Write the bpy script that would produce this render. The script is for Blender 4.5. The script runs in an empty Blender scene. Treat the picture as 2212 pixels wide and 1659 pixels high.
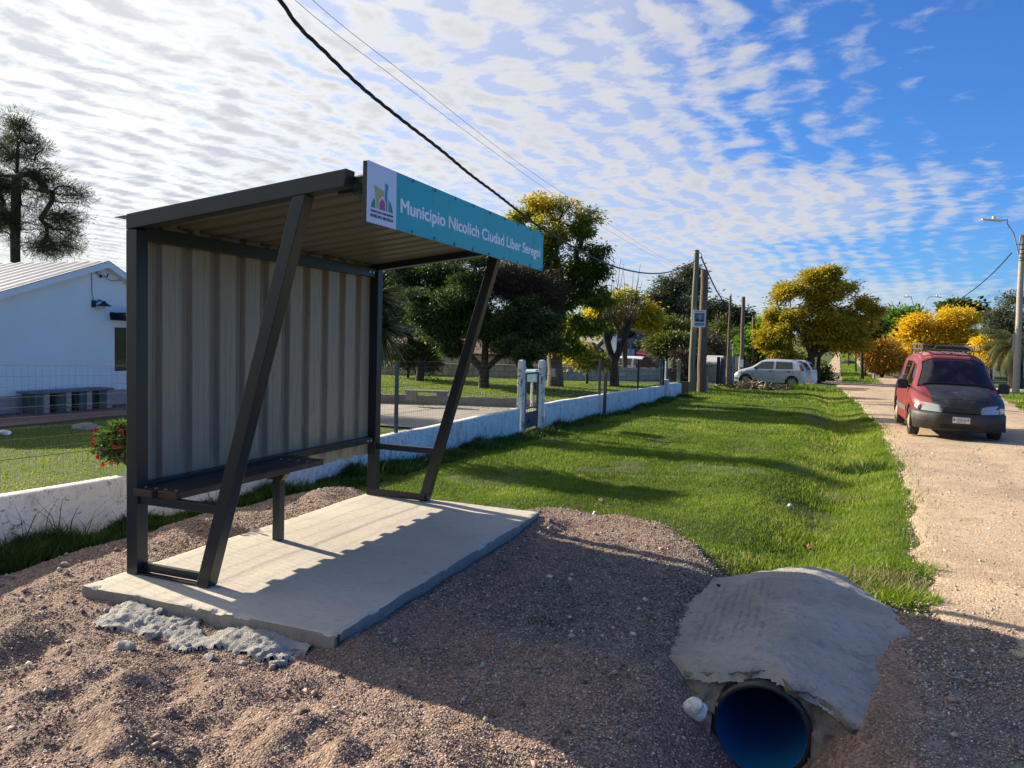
import bpy, math, random
import numpy as np
from mathutils import Vector, Matrix, Euler

# ------------------------------------------------------------------ camera, world, sun, exposure
scn = bpy.context.scene
scn.view_settings.view_transform = 'Standard'
scn.view_settings.look = 'None'
scn.view_settings.exposure = 1.15
scn.view_settings.gamma = 1.0
YAW, PITCH, ROLL, FPX, CAMH = .3765, -.0591, .0281, 1644.0, 1.55
f_ = np.array([-math.sin(YAW)*math.cos(PITCH), math.cos(YAW)*math.cos(PITCH), math.sin(PITCH)])
r0_ = np.array([math.cos(YAW), math.sin(YAW), 0.0])
u0_ = np.cross(r0_, f_)
r_ = r0_*math.cos(ROLL)+u0_*math.sin(ROLL)
u_ = -r0_*math.sin(ROLL)+u0_*math.cos(ROLL)
cd = bpy.data.cameras.new('camera')
cam = bpy.data.objects.new('camera', cd)
scn.collection.objects.link(cam)
cam.matrix_world = Matrix(((r_[0], u_[0], -f_[0], 0), (r_[1], u_[1], -f_[1], 0), (r_[2], u_[2], -f_[2], CAMH), (0, 0, 0, 1)))
cd.sensor_width = 36.0
cd.lens = FPX/2212*36
cd.clip_start = 0.05
cd.clip_end = 5000
scn.camera = cam

SUN_EL = math.radians(22.3)
SUN_AZ = math.radians(-13.5)            # direction in which shadows run, from +X
sdir = np.array([-math.cos(SUN_AZ)*math.cos(SUN_EL), -math.sin(SUN_AZ)*math.cos(SUN_EL), math.sin(SUN_EL)])  # towards the sun
sl = bpy.data.lights.new('sun', 'SUN')
sl.energy = 5.0
sl.angle = math.radians(0.5)
sl.color = (1.0, 0.87, 0.68)
so = bpy.data.objects.new('sun', sl)
scn.collection.objects.link(so)
so.rotation_euler = Vector(sdir).to_track_quat('Z', 'Y').to_euler()
so.location = (-30, 5, 20)

world = bpy.data.worlds.new('World')
scn.world = world
world.use_nodes = True


class NT:
    """tiny node-building helper"""
    def __init__(s, nt):
        s.t = nt
        nt.nodes.clear()

    def n(s, kind, ins=None, **kw):
        nd = s.t.nodes.new(kind)
        for k, v in kw.items():
            setattr(nd, k, v)
        if ins:
            for k, v in ins.items():
                if isinstance(v, bpy.types.NodeSocket):
                    s.t.links.new(v, nd.inputs[k])
                elif v is not None:
                    nd.inputs[k].default_value = v
        return nd

    def m(s, op, a, b=None, c=None, clamp=False):
        nd = s.n('ShaderNodeMath', {0: a, 1: b, 2: c}, operation=op, use_clamp=clamp)
        return nd.outputs[0]

    def vm(s, op, a, b=None, sc=None):
        nd = s.n('ShaderNodeVectorMath', {0: a}, operation=op)
        if b is not None:
            if isinstance(b, bpy.types.NodeSocket):
                s.t.links.new(b, nd.inputs[1])
            else:
                nd.inputs[1].default_value = b
        if sc is not None:
            nd.inputs['Scale'].default_value = sc
        return nd.outputs[0]

    def mix(s, f, a, b, mode='MIX'):
        nd = s.n('ShaderNodeMix', data_type='RGBA', blend_type=mode)
        for i, v in ((0, f), (6, a), (7, b)):
            if isinstance(v, bpy.types.NodeSocket):
                s.t.links.new(v, nd.inputs[i])
            else:
                nd.inputs[i].default_value = v if i == 0 else (tuple(v)+(1,))[:4]
        return nd.outputs[2]

    def smooth(s, v, a, b, lo=0.0, hi=1.0):
        nd = s.n('ShaderNodeMapRange', {0: v, 1: a, 2: b, 3: lo, 4: hi}, interpolation_type='SMOOTHSTEP')
        return nd.outputs[0]

    def noise(s, vec, scale, detail=3.0, rough=.55, dist=0.0, out=0):
        nd = s.n('ShaderNodeTexNoise', {'Scale': scale, 'Detail': detail, 'Roughness': rough, 'Distortion': dist})
        if vec is not None:
            s.t.links.new(vec, nd.inputs['Vector'])
        return nd.outputs[out]

    def ramp(s, fac, stops):
        nd = s.n('ShaderNodeValToRGB', {0: fac})
        cr = nd.color_ramp
        while len(cr.elements) > 1:
            cr.elements.remove(cr.elements[-1])
        cr.elements[0].position = stops[0][0]
        cr.elements[0].color = (tuple(stops[0][1])+(1,))[:4]
        for p, c in stops[1:]:
            e = cr.elements.new(p)
            e.color = (tuple(c)+(1,))[:4]
        return nd.outputs[0]


w = NT(world.node_tree)
sky = w.n('ShaderNodeTexSky', sky_type='NISHITA', sun_disc=False)
sky.sun_elevation = SUN_EL
sky.sun_rotation = math.atan2(sdir[0], sdir[1])
sky.altitude = 50
sky.air_density = 1.0
sky.dust_density = 0.6
sky.ozone_density = 2.5
tc = w.n('ShaderNodeTexCoord').outputs['Generated']
sep = w.n('ShaderNodeSeparateXYZ', {0: tc})
dx, dy, dz = sep.outputs[0], sep.outputs[1], sep.outputs[2]
zc = w.m('MAXIMUM', w.m('ADD', dz, 0.015), 0.02)
u = w.m('DIVIDE', dx, zc)
v = w.m('DIVIDE', dy, zc)
az = w.m('ARCTAN2', dx, dy)               # 0 = +Y, grows towards +X
zt_ = w.m('MAXIMUM', w.m('ADD', dz, 0.055), 0.04)     # the sheet of cloud curves down a little towards the horizon
pl = w.n('ShaderNodeCombineXYZ', {0: w.m('DIVIDE', dx, zt_), 1: w.m('DIVIDE', dy, zt_), 2: 0.0}).outputs[0]
# domain warp
warp = w.noise(pl, 0.5, 2.0, out=1)
pw = w.vm('ADD', pl, w.vm('SCALE', w.vm('SUBTRACT', warp, (.5, .5, .5)), sc=0.55))
warp2 = w.noise(pl, 2.4, 3.0, out=1)
pw = w.vm('ADD', pw, w.vm('SCALE', w.vm('SUBTRACT', warp2, (.5, .5, .5)), sc=0.16))
# rows of small cloudlets: an undulating wave broken up by isotropic cell noise
def bands(rot, sc, dist):
    mpp = w.n('ShaderNodeMapping', {0: pw, 'Rotation': (0, 0, math.radians(rot))}).outputs[0]
    return w.n('ShaderNodeTexWave', {'Vector': mpp, 'Scale': sc, 'Distortion': dist, 'Detail': 2.0, 'Detail Scale': 2.2, 'Detail Roughness': .55}, bands_direction='X').outputs[1]
wv1 = bands(8, 1.9, 2.6)
wv2 = bands(-50, 1.3, 3.0)
cells = w.noise(pw, 7.5, 2.0, .5)
cells2 = w.noise(pw, 2.6, 2.0, .5)
fine = w.noise(pw, 24.0, 4.0, .6)
big = w.noise(pl, .75, 2.0)
lam = w.smooth(v, 6.0, 18.0)              # towards the horizon the cloudlets merge
left = w.smooth(az, -.30, -.95)
cov = w.m('MULTIPLY_ADD', w.m('ADD', az, .165), -3.0, .40)
cov = w.m('ADD', cov, w.m('MULTIPLY', w.smooth(v, 2.9, 3.4), .10))
cov = w.m('ADD', cov, w.m('MULTIPLY', w.smooth(v, 4.0, 4.8), .62))
cov = w.m('ADD', cov, w.m('MULTIPLY', w.smooth(v, 6.0, 7.0), -.36))
cov = w.m('ADD', cov, w.m('MULTIPLY', w.smooth(v, 8.2, 13.0), .55))
cov = w.m('MINIMUM', cov, .66)
cov = w.m('ADD', cov, w.m('MULTIPLY', left, .55))
cov = w.m('ADD', cov, w.m('MULTIPLY', w.m('SUBTRACT', big, .5), .8))
det = w.m('ADD', w.m('MULTIPLY', w.m('SUBTRACT', wv1, .5), .42), w.m('MULTIPLY', w.m('SUBTRACT', wv2, .5), .22))
det = w.m('ADD', det, w.m('MULTIPLY', w.m('SUBTRACT', cells, .5), 1.5))
det = w.m('ADD', det, w.m('MULTIPLY', w.m('SUBTRACT', cells2, .5), 1.0))
det = w.m('ADD', det, w.m('MULTIPLY', w.m('SUBTRACT', fine, .5), 1.0))
det = w.m('MULTIPLY', det, w.m('MULTIPLY_ADD', lam, -.65, 1.0))
dens = w.m('ADD', cov, det)
alpha = w.smooth(dens, -.22, 1.0)
alpha = w.m('MAXIMUM', alpha, w.m('MULTIPLY', w.smooth(cov, .20, .70), .60))
alpha = w.m('MULTIPLY', alpha, .93)
sunx = w.n('ShaderNodeVectorMath', {0: tc}, operation='DOT_PRODUCT')
sunx.inputs[1].default_value = tuple(sdir)
sd = sunx.outputs['Value']
glow = w.m('POWER', w.m('MAXIMUM', sd, 0.0), 4.0)
# thick middles of the cloudlets turn grey-violet on the side towards the sun
thick = w.smooth(w.m('ADD', w.m('MULTIPLY', det, 1.0), w.m('MULTIPLY', left, .30)), -.05, .75)
shade = w.m('MULTIPLY', thick, w.smooth(dz, .85, .15))
shade = w.m('MULTIPLY', shade, w.m('MULTIPLY_ADD', left, .60, .40))
ccol = w.mix(shade, (3.65, 3.65, 3.68), (1.95, 2.08, 2.40))
ccol = w.mix(w.m('MULTIPLY', glow, w.m('MULTIPLY_ADD', shade, -.65, 1.0)), ccol, (6.8, 6.6, 6.0))
lowb = w.smooth(dz, .14, .02)
ccol = w.mix(w.m('MULTIPLY', lowb, .45), ccol, w.mix(left, (2.9, 3.5, 4.1), (4.6, 4.2, 3.5)))
scol = w.mix(1.0, sky.outputs[0], (.27, .53, .92), 'MULTIPLY')
col = w.mix(alpha, scol, ccol)
bg = w.n('ShaderNodeBackground', {0: col, 1: 0.092})
w.n('ShaderNodeOutputWorld', {0: bg.outputs[0]})

# ------------------------------------------------------------------ helpers
rng = np.random.default_rng(7)
random.seed(5)
COL = scn.collection
H0 = np.array([0, 0, CAMH])


def ray(x, y):
    return f_ + r_*(x-1106)/FPX - u_*(y-829.5)/FPX


def on_z(x, y, z):
    d = ray(x, y)
    return H0 + d*((z-CAMH)/d[2])


def on_Y(x, y, Y):
    d = ray(x, y)
    return H0 + d*(Y/d[1])


def on_X(x, y, X):
    d = ray(x, y)
    return H0 + d*(X/d[0])


def setp(o, label=None, cat=None, group=None, kind=None):
    if label:
        o['label'] = label
    if cat:
        o['category'] = cat
    if group:
        o['group'] = group
    if kind:
        o['kind'] = kind
    return o


def empty(name, loc, rz=0.0, rx=0.0, ry=0.0):
    o = bpy.data.objects.new(name, None)
    o.empty_display_size = .2
    o.location = tuple(loc)
    o.rotation_euler = (rx, ry, rz)
    COL.objects.link(o)
    return o


def thing(name, label, cat, loc=(0, 0, 0), rz=0.0, group=None, rx=0.0, ry=0.0):
    return setp(empty(name, loc, rz, rx, ry), label, cat, group)


def npmesh(name, verts, faces, mat, parent=None, attr=None, smooth=False, mat_idx=None):
    """faces: int array (N,3) or (N,4)"""
    verts = np.asarray(verts, dtype=np.float32)
    faces = np.asarray(faces, dtype=np.int32)
    me = bpy.data.meshes.new(name)
    k = faces.shape[1]
    me.vertices.add(len(verts))
    me.vertices.foreach_set('co', verts.ravel())
    me.loops.add(faces.size)
    me.loops.foreach_set('vertex_index', faces.ravel())
    me.polygons.add(len(faces))
    me.polygons.foreach_set('loop_start', np.arange(0, faces.size, k, dtype=np.int32))
    me.polygons.foreach_set('loop_total', np.full(len(faces), k, dtype=np.int32))
    if smooth:
        me.polygons.foreach_set('use_smooth', np.ones(len(faces), dtype=bool))
    if attr is not None:
        for an, av in attr.items():
            a = me.attributes.new(an, 'FLOAT', 'POINT')
            a.data.foreach_set('value', np.asarray(av, dtype=np.float32))
    me.update(calc_edges=True)
    for mm in (mat if isinstance(mat, (list, tuple)) else [mat]):
        me.materials.append(mm)
    o = bpy.data.objects.new(name, me)
    COL.objects.link(o)
    if parent is not None:
        o.parent = parent
    return o


class MB:
    """collects boxes, bars, tubes ...; build() links them as one mesh object"""
    def __init__(s):
        s.v = []
        s.f = []
        s.sm = []
        s.mi = []
        s.cur = 0

    def add(s, vs, fs, smooth=False):
        b = len(s.v)
        s.v += [tuple(float(c) for c in q) for q in vs]
        for q in fs:
            s.f.append(tuple(b+i for i in q))
            s.sm.append(smooth)
            s.mi.append(s.cur)
        return s

    def box(s, x0, x1, y0, y1, z0, z1):
        vs = [(x, y, z) for x in (x0, x1) for y in (y0, y1) for z in (z0, z1)]
        return s.add(vs, [(0, 1, 3, 2), (4, 6, 7, 5), (0, 4, 5, 1), (2, 3, 7, 6), (0, 2, 6, 4), (1, 5, 7, 3)])

    def bar(s, p0, p1, wd, ht, up=(0, 0, 1)):
        p0 = Vector(p0)
        p1 = Vector(p1)
        d = (p1-p0).normalized()
        a = d.cross(Vector(up))
        if a.length < 1e-4:
            a = d.cross(Vector((1, 0, 0)))
        a.normalize()
        b = a.cross(d).normalized()
        vs = [p+a*(sx*wd/2)+b*(sz*ht/2) for p in (p0, p1) for sx in (-1, 1) for sz in (-1, 1)]
        return s.add(vs, [(0, 1, 3, 2), (4, 6, 7, 5), (0, 4, 5, 1), (2, 3, 7, 6), (0, 2, 6, 4), (1, 5, 7, 3)])

    def tube(s, pts, rad, n=8, cap=True):
        pts = [Vector(p) for p in pts]
        if not isinstance(rad, (list, tuple, np.ndarray)):
            rad = [rad]*len(pts)
        ref = Vector((0, 0, 1))
        d0 = (pts[1]-pts[0]).normalized()
        if abs(d0.z) > .9:
            ref = Vector((1, 0, 0))
        vs = []
        a = None
        for i, p in enumerate(pts):
            q0 = pts[max(i-1, 0)]
            q1 = pts[min(i+1, len(pts)-1)]
            d = (q1-q0).normalized()
            if a is None:
                a = d.cross(ref).normalized()
            else:
                a = (a-d*a.dot(d))
                a = a.normalized() if a.length > 1e-6 else d.cross(ref).normalized()
            b = d.cross(a)
            for k in range(n):
                t = 2*math.pi*k/n
                vs.append(p+(a*math.cos(t)+b*math.sin(t))*rad[i])
        fs = []
        for i in range(len(pts)-1):
            for k in range(n):
                k2 = (k+1) % n
                fs.append((i*n+k, i*n+k2, (i+1)*n+k2, (i+1)*n+k))
        s.add(vs, fs, True)
        if cap:
            s.add(vs[:n], [tuple(reversed(range(n)))])
            s.add(vs[-n:], [tuple(range(n))])
        return s

    def poly(s, pts, thick, nrm):
        """extruded flat polygon (pts in order), front towards nrm"""
        nrm = Vector(nrm).normalized()
        n = len(pts)
        a = [Vector(p) for p in pts]
        b = [p-nrm*thick for p in a]
        fs = [tuple(range(n)), tuple(reversed(range(n, 2*n)))]
        for i in range(n):
            j = (i+1) % n
            fs.append((i, n+i, n+j, j))
        return s.add(a+b, fs)

    def disc(s, c, r, th, axis='Y', n=24, r2=None):
        c = Vector(c)
        ax = {'X': Vector((1, 0, 0)), 'Y': Vector((0, 1, 0)), 'Z': Vector((0, 0, 1))}[axis]
        return s.tube([c-ax*th/2, c+ax*th/2], [r, r if r2 is None else r2], n)

    def build(s, name, mat, parent=None, bevel=0.0, fix=True):
        me = bpy.data.meshes.new(name)
        me.from_pydata(s.v, [], s.f)
        me.polygons.foreach_set('use_smooth', s.sm)
        me.polygons.foreach_set('material_index', s.mi)
        me.update()
        for mm in (mat if isinstance(mat, (list, tuple)) else [mat]):
            me.materials.append(mm)
        if fix:
            import bmesh
            bm = bmesh.new()
            bm.from_mesh(me)
            bmesh.ops.recalc_face_normals(bm, faces=bm.faces)
            bm.to_mesh(me)
            bm.free()
        o = bpy.data.objects.new(name, me)
        COL.objects.link(o)
        if parent is not None:
            o.parent = parent
        if bevel > 0:
            b = o.modifiers.new('bevel', 'BEVEL')
            b.width = bevel
            b.segments = 2
            b.limit_method = 'ANGLE'
            b.angle_limit = math.radians(50)
        return o


def copy_tree(o, parent=None):
    c = o.copy()
    COL.objects.link(c)
    c.parent = parent
    for ch in list(o.children):
        copy_tree(ch, c)
    return c


# numpy value noise
_perm = np.random.default_rng(3).random((256, 256)).astype(np.float64)


def vnoise(x, y):
    xi = np.floor(x).astype(int)
    yi = np.floor(y).astype(int)
    fx = x-xi
    fy = y-yi
    fx = fx*fx*(3-2*fx)
    fy = fy*fy*(3-2*fy)
    g = lambda a, b: _perm[a % 256, b % 256]
    return (g(xi, yi)*(1-fx)*(1-fy)+g(xi+1, yi)*fx*(1-fy)+g(xi, yi+1)*(1-fx)*fy+g(xi+1, yi+1)*fx*fy)*2-1


def fbm(x, y, oct=4, gain=.5):
    t = 0
    a = 1.0
    for i in range(oct):
        t = t+a*vnoise(x*2**i+17.3*i, y*2**i+5.7*i)
        a *= gain
    return t


def sst(x, a, b):
    t = np.clip((x-a)/(b-a), 0, 1)
    return t*t*(3-2*t)


# ------------------------------------------------------------------ materials
def newmat(name):
    m = bpy.data.materials.new(name)
    m.use_nodes = True
    return m, NT(m.node_tree)


def surf(name, base, rough=.6, metal=0.0, var=None, vscale=6.0, vstretch=(1, 1, 1), bump=0.0, bscale=40.0, spec=.5, var2=None, v2scale=2.0, v2range=(.5, .75), coat=0.0, detail=5.0):
    m, t = newmat(name)
    obj = t.n('ShaderNodeTexCoord').outputs['Object']
    mp = t.n('ShaderNodeMapping', {0: obj, 'Scale': vstretch}).outputs[0]
    col = None
    c0 = (tuple(base)+(1,))[:4]
    if var is not None:
        nz = t.noise(mp, vscale, detail, .6)
        col = t.mix(t.smooth(nz, .32, .68), base, var)
    if var2 is not None:
        nz2 = t.noise(mp, v2scale, 6, .65, .4)
        col = t.mix(t.smooth(nz2, *v2range), col if col is not None else c0, var2)
    bs = t.n('ShaderNodeBsdfPrincipled', {'Base Color': col if col is not None else c0, 'Roughness': rough, 'Metallic': metal,
                                         'Specular IOR Level': spec, 'Coat Weight': coat})
    if bump > 0:
        nb = t.noise(mp, bscale, 6, .65)
        b = t.n('ShaderNodeBump', {'Strength': 1.0, 'Distance': bump, 'Height': nb})
        t.t.links.new(b.outputs[0], bs.inputs['Normal'])
    t.n('ShaderNodeOutputMaterial', {0: bs.outputs[0]})
    return m


def leafmat(name, stops, trans=.42, rough=.55, spec=.3):
    m, t = newmat(name)
    a = t.n('ShaderNodeAttribute', attribute_name='rnd').outputs['Fac']
    col = t.ramp(a, stops)
    bs = t.n('ShaderNodeBsdfPrincipled', {'Base Color': col, 'Roughness': rough, 'Specular IOR Level': spec})
    tr = t.n('ShaderNodeBsdfTranslucent', {0: t.mix(1.0, col, (1.25, 1.25, .75), 'MULTIPLY')})
    mx = t.n('ShaderNodeMixShader', {0: trans, 1: bs.outputs[0], 2: tr.outputs[0]})
    t.n('ShaderNodeOutputMaterial', {0: mx.outputs[0]})
    return m


def glassmat(name, col=(.02, .025, .03), rough=.06):
    m, t = newmat(name)
    bs = t.n('ShaderNodeBsdfPrincipled', {'Base Color': col+(1,), 'Roughness': rough, 'Specular IOR Level': .6, 'Coat Weight': .3})
    t.n('ShaderNodeOutputMaterial', {0: bs.outputs[0]})
    return m


M = {}
M['steel'] = surf('painted_steel', (.010, .015, .020), .36, 0, var=(.014, .020, .026), vscale=3, bump=.0006, bscale=30)
M['bolt'] = surf('zinc_bolt', (.55, .56, .58), .3, .9)
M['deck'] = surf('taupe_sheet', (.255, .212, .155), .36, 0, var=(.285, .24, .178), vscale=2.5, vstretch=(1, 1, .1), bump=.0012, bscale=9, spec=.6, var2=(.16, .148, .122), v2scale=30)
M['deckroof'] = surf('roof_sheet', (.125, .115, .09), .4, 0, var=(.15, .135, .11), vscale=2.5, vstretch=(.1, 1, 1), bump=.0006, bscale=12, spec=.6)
M['plank'] = surf('stained_wood', (.060, .024, .014), .5, 0, var=(.032, .013, .009), vscale=9, vstretch=(6, .35, 6), bump=.0015, bscale=30, var2=(.085, .04, .024), v2scale=22)
M['gatepanel'] = surf('gate_sheet', (.07, .085, .105), .5, 0, var=(.05, .06, .075), vscale=4, var2=(.03, .035, .045), v2scale=9)
M['bluepost'] = surf('blue_steel', (.035, .06, .10), .5, 0, var=(.05, .08, .12), vscale=8, var2=(.06, .035, .02), v2scale=12, v2range=(.62, .72))
M['wire'] = surf('galvanised_wire', (.16, .15, .13), .5, .5)
M['dark'] = surf('black_metal', (.008, .009, .011), .5)
M['rust'] = surf('rusty_bar', (.09, .035, .018), .8)
M['pipe_out'] = surf('black_plastic', (.010, .014, .02), .38, bump=.0008, bscale=60, var=(.03, .032, .033), vscale=9)
M['pipe_in'] = surf('blue_plastic', (.012, .13, .36), .34, var=(.016, .17, .36), vscale=3)
M['pillar'] = surf('chipped_whitewash', (.74, .74, .71), .9, var=(.60, .61, .58), vscale=4, bump=.02, bscale=14, var2=(.12, .11, .09), v2scale=7, v2range=(.56, .62))
M['white'] = surf('white_plastic', (.72, .74, .74), .5, var=(.5, .5, .47), vscale=14, bump=.004, bscale=30)
M['metal_grey'] = surf('grey_metal', (.33, .34, .35), .45, .6, var=(.26, .27, .28), vscale=8)


def concrete(name, a, b, c, streak=(1, 1, 1), bump=.003):
    m, t = newmat(name)
    obj = t.n('ShaderNodeTexCoord').outputs['Object']
    mp = t.n('ShaderNodeMapping', {0: obj, 'Scale': streak}).outputs[0]
    n1 = t.noise(obj, 1.7, 5, .6)
    n2 = t.noise(mp, 14, 6, .65)
    n3 = t.noise(obj, 120, 3, .6)
    n4 = t.noise(mp, 5, 6, .7, .6)
    col = t.mix(t.smooth(n1, .35, .65), a, b)
    col = t.mix(t.m('MULTIPLY', t.smooth(n2, .48, .72), .6), col, c)
    col = t.mix(t.m('MULTIPLY', t.smooth(n4, .60, .72), .45), col, tuple(q*.62 for q in c))
    sp = t.n('ShaderNodeTexVoronoi', {'Vector': obj, 'Scale': 26.0}).outputs['Distance']
    col = t.mix(t.m('MULTIPLY', t.smooth(sp, .10, .05), .7), col, tuple(q*.35 for q in c))
    bs = t.n('ShaderNodeBsdfPrincipled', {'Base Color': col, 'Roughness': .9, 'Specular IOR Level': .25})
    h = t.m('ADD', t.m('MULTIPLY', n2, 1.0), t.m('MULTIPLY', n3, .4))
    bb = t.n('ShaderNodeBump', {'Strength': 1.0, 'Distance': bump, 'Height': h})
    t.t.links.new(bb.outputs[0], bs.inputs['Normal'])
    t.n('ShaderNodeOutputMaterial', {0: bs.outputs[0]})
    return m


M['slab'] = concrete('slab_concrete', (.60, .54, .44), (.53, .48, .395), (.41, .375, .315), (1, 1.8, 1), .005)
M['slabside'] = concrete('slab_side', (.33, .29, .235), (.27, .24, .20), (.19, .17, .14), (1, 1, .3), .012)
M['cover'] = concrete('trowelled_concrete', (.31, .305, .29), (.40, .39, .365), (.19, .185, .175), (1, 1.3, 1), .03)
M['spill'] = concrete('spilled_mortar', (.42, .41, .38), (.34, .33, .31), (.22, .215, .20), (1, 1, 1), .03)
M['patio'] = concrete('patio_concrete', (.36, .32, .27), (.30, .27, .23), (.22, .2, .17))
M['oldwall'] = concrete('old_render', (.26, .24, .20), (.20, .185, .155), (.12, .11, .09), (1, 1, 1), .02)
M['bark'] = surf('bark', (.045, .034, .026), .9, var=(.022, .017, .014), vscale=9, vstretch=(3, 3, .5), bump=.02, bscale=9)
M['bark_light'] = surf('bark_light', (.13, .10, .075), .9, var=(.07, .052, .04), vscale=9, vstretch=(3, 3, .5), bump=.015, bscale=9)
M['pole_green'] = surf('treated_wood', (.12, .13, .095), .85, var=(.16, .155, .12), vscale=5, vstretch=(4, 4, .3), bump=.006, bscale=12, var2=(.08, .082, .065), v2scale=9)
M['pole_wood'] = surf('weathered_wood', (.16, .115, .085), .9, var=(.08, .056, .042), vscale=6, vstretch=(5, 5, .35), bump=.02, bscale=10)
M['pole_conc'] = surf('concrete_pole', (.36, .32, .28), .85, var=(.29, .26, .23), vscale=4)

# white lime-washed wall with brown water lines
m, t = newmat('whitewashed_wall')
obj = t.n('ShaderNodeTexCoord').outputs['Object']
n1 = t.noise(obj, 1.4, 6, .65)
n2 = t.noise(t.n('ShaderNodeMapping', {0: obj, 'Scale': (1, 1, .35)}).outputs[0], 9, 7, .75, .8)
n3 = t.noise(t.n('ShaderNodeMapping', {0: obj, 'Scale': (1, 1, 1.8)}).outputs[0], 16, 6, .7, 1.2)
col = t.mix(t.smooth(n1, .3, .7), (.78, .78, .75), (.62, .635, .61))
col = t.mix(t.m('MULTIPLY', t.smooth(n2, .50, .62), .70), col, (.44, .38, .28))
col = t.mix(t.m('MULTIPLY', t.smooth(n3, .585, .61), .8), col, (.18, .16, .12))
sp = t.n('ShaderNodeSeparateXYZ', {0: obj})
crk = t.noise(t.n('ShaderNodeMapping', {0: obj, 'Scale': (1, 1, .02)}).outputs[0], 2.2, 5, .6)
line = t.m('ABSOLUTE', t.m('SUBTRACT', sp.outputs[2], t.m('MULTIPLY_ADD', crk, .10, .30)))
col = t.mix(t.m('MULTIPLY', t.smooth(line, .007, .001), .55), col, (.33, .25, .16))
stn = t.noise(t.n('ShaderNodeMapping', {0: obj, 'Scale': (1, 1, .03)}).outputs[0], 3.3, 4, .6)
col = t.mix(t.m('MULTIPLY', t.smooth(stn, .62, .7), .35), col, (.40, .35, .27))
bs = t.n('ShaderNodeBsdfPrincipled', {'Base Color': col, 'Roughness': .9, 'Specular IOR Level': .2})
bb = t.n('ShaderNodeBump', {'Strength': 1.0, 'Distance': .012, 'Height': t.noise(obj, 13, 7, .7)})
t.t.links.new(bb.outputs[0], bs.inputs['Normal'])
t.n('ShaderNodeOutputMaterial', {0: bs.outputs[0]})
M['whitewall'] = m

# concrete-block wall
m, t = newmat('block_wall')
obj = t.n('ShaderNodeTexCoord').outputs['Object']
br = t.n('ShaderNodeTexBrick', {'Vector': t.n('ShaderNodeMapping', {0: obj, 'Rotation': (math.radians(90), 0, 0)}).outputs[0], 'Color1': (.60, .50, .35, 1), 'Color2': (.47, .39, .27, 1), 'Mortar': (.24, .20, .14, 1), 'Scale': 1.0,
                                'Mortar Size': .012, 'Brick Width': .42, 'Row Height': .21})
col = t.mix(t.m('MULTIPLY', t.smooth(t.noise(obj, 2.2, 6, .7), .42, .66), .7), br.outputs[0], (.24, .21, .16))
bs = t.n('ShaderNodeBsdfPrincipled', {'Base Color': col, 'Roughness': .95})
t.n('ShaderNodeOutputMaterial', {0: bs.outputs[0]})
M['blocks'] = m


def groundmat(name, cols, scales, bump, bscale, vor=None):
    m, t = newmat(name)
    obj = t.n('ShaderNodeTexCoord').outputs['Object']
    col = cols[0]
    for c, sc, rg, am in zip(cols[1:], scales, ((.42, .60), (.50, .66), (.57, .68)), (1.0, .8, .8)):
        col = t.mix(t.m('MULTIPLY', t.smooth(t.noise(obj, sc, 6, .68, .3), *rg), am), col, c)
    h = t.noise(obj, bscale, 6, .7)
    if vor:
        vn = t.n('ShaderNodeTexVoronoi', {'Vector': obj, 'Scale': vor})
        tint = t.n('ShaderNodeSeparateColor', {0: vn.outputs['Color']})
        col = t.mix(.55, col, t.mix(1.0, col, t.ramp(tint.outputs[0], [(0, (.45, .42, .42)), (.5, (1, 1, 1)), (1, (1.7, 1.62, 1.6))]), 'MULTIPLY'))
        vn2 = t.n('ShaderNodeTexVoronoi', {'Vector': obj, 'Scale': vor*2.3})
        h = t.m('ADD', t.m('MULTIPLY', t.m('SUBTRACT', .6, vn.outputs['Distance']), 1.0), t.m('MULTIPLY', t.m('SUBTRACT', .6, vn2.outputs['Distance']), .5))
    bs = t.n('ShaderNodeBsdfPrincipled', {'Base Color': col, 'Roughness': .93, 'Specular IOR Level': .25})
    bb = t.n('ShaderNodeBump', {'Strength': 1.0, 'Distance': bump, 'Height': h})
    t.t.links.new(bb.outputs[0], bs.inputs['Normal'])
    t.n('ShaderNodeOutputMaterial', {0: bs.outputs[0]})
    return m


M['turf'] = groundmat('turf', [(.055, .085, .016), (.085, .115, .022), (.10, .115, .04), (.12, .10, .06)], (3.0, 7.0, 1.3), .03, 30)
M['road'] = groundmat('dirt_road', [(.47, .365, .25), (.40, .305, .205), (.52, .41, .295), (.33, .25, .175)], (.8, 3.5, 1.6), .006, 60, vor=85)
M['gravel'] = groundmat('gravel_bed', [(.25, .17, .13), (.21, .145, .11), (.28, .20, .155), (.155, .125, .105)], (2.0, 6.0, 1.1), .008, 60, vor=95)
M['crush'] = groundmat('crushed_stone', [(.13, .125, .12), (.16, .14, .125), (.10, .098, .095), (.19, .15, .13)], (2.0, 6.0, 2.0), .012, 60, vor=75)
M['stone'] = leafmat('stone_chips', [(0, (.09, .072, .06)), (.2, (.22, .158, .12)), (.45, (.35, .25, .19)), (.7, (.45, .335, .255)), (.88, (.40, .36, .31)), (1, (.74, .67, .58))], trans=0.0, rough=.8)
M['stone_grey'] = leafmat('stone_chips_grey', [(0, (.07, .068, .065)), (.5, (.17, .16, .15)), (.8, (.26, .24, .22)), (1, (.45, .42, .39))], trans=0.0, rough=.85)
M['blade'] = leafmat('grass_blade', [(0, (.055, .090, .012)), (.35, (.105, .180, .016)), (.7, (.180, .275, .025)), (.9, (.28, .33, .05)), (1, (.42, .37, .15))], trans=.4)
M['blade_dry'] = leafmat('grass_straw', [(0, (.06, .09, .02)), (.4, (.16, .17, .06)), (1, (.40, .33, .19))], trans=.35)
M['weed'] = leafmat('weed_blade', [(0, (.015, .038, .008)), (.6, (.035, .085, .012)), (1, (.09, .16, .025))], trans=.35)
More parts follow.
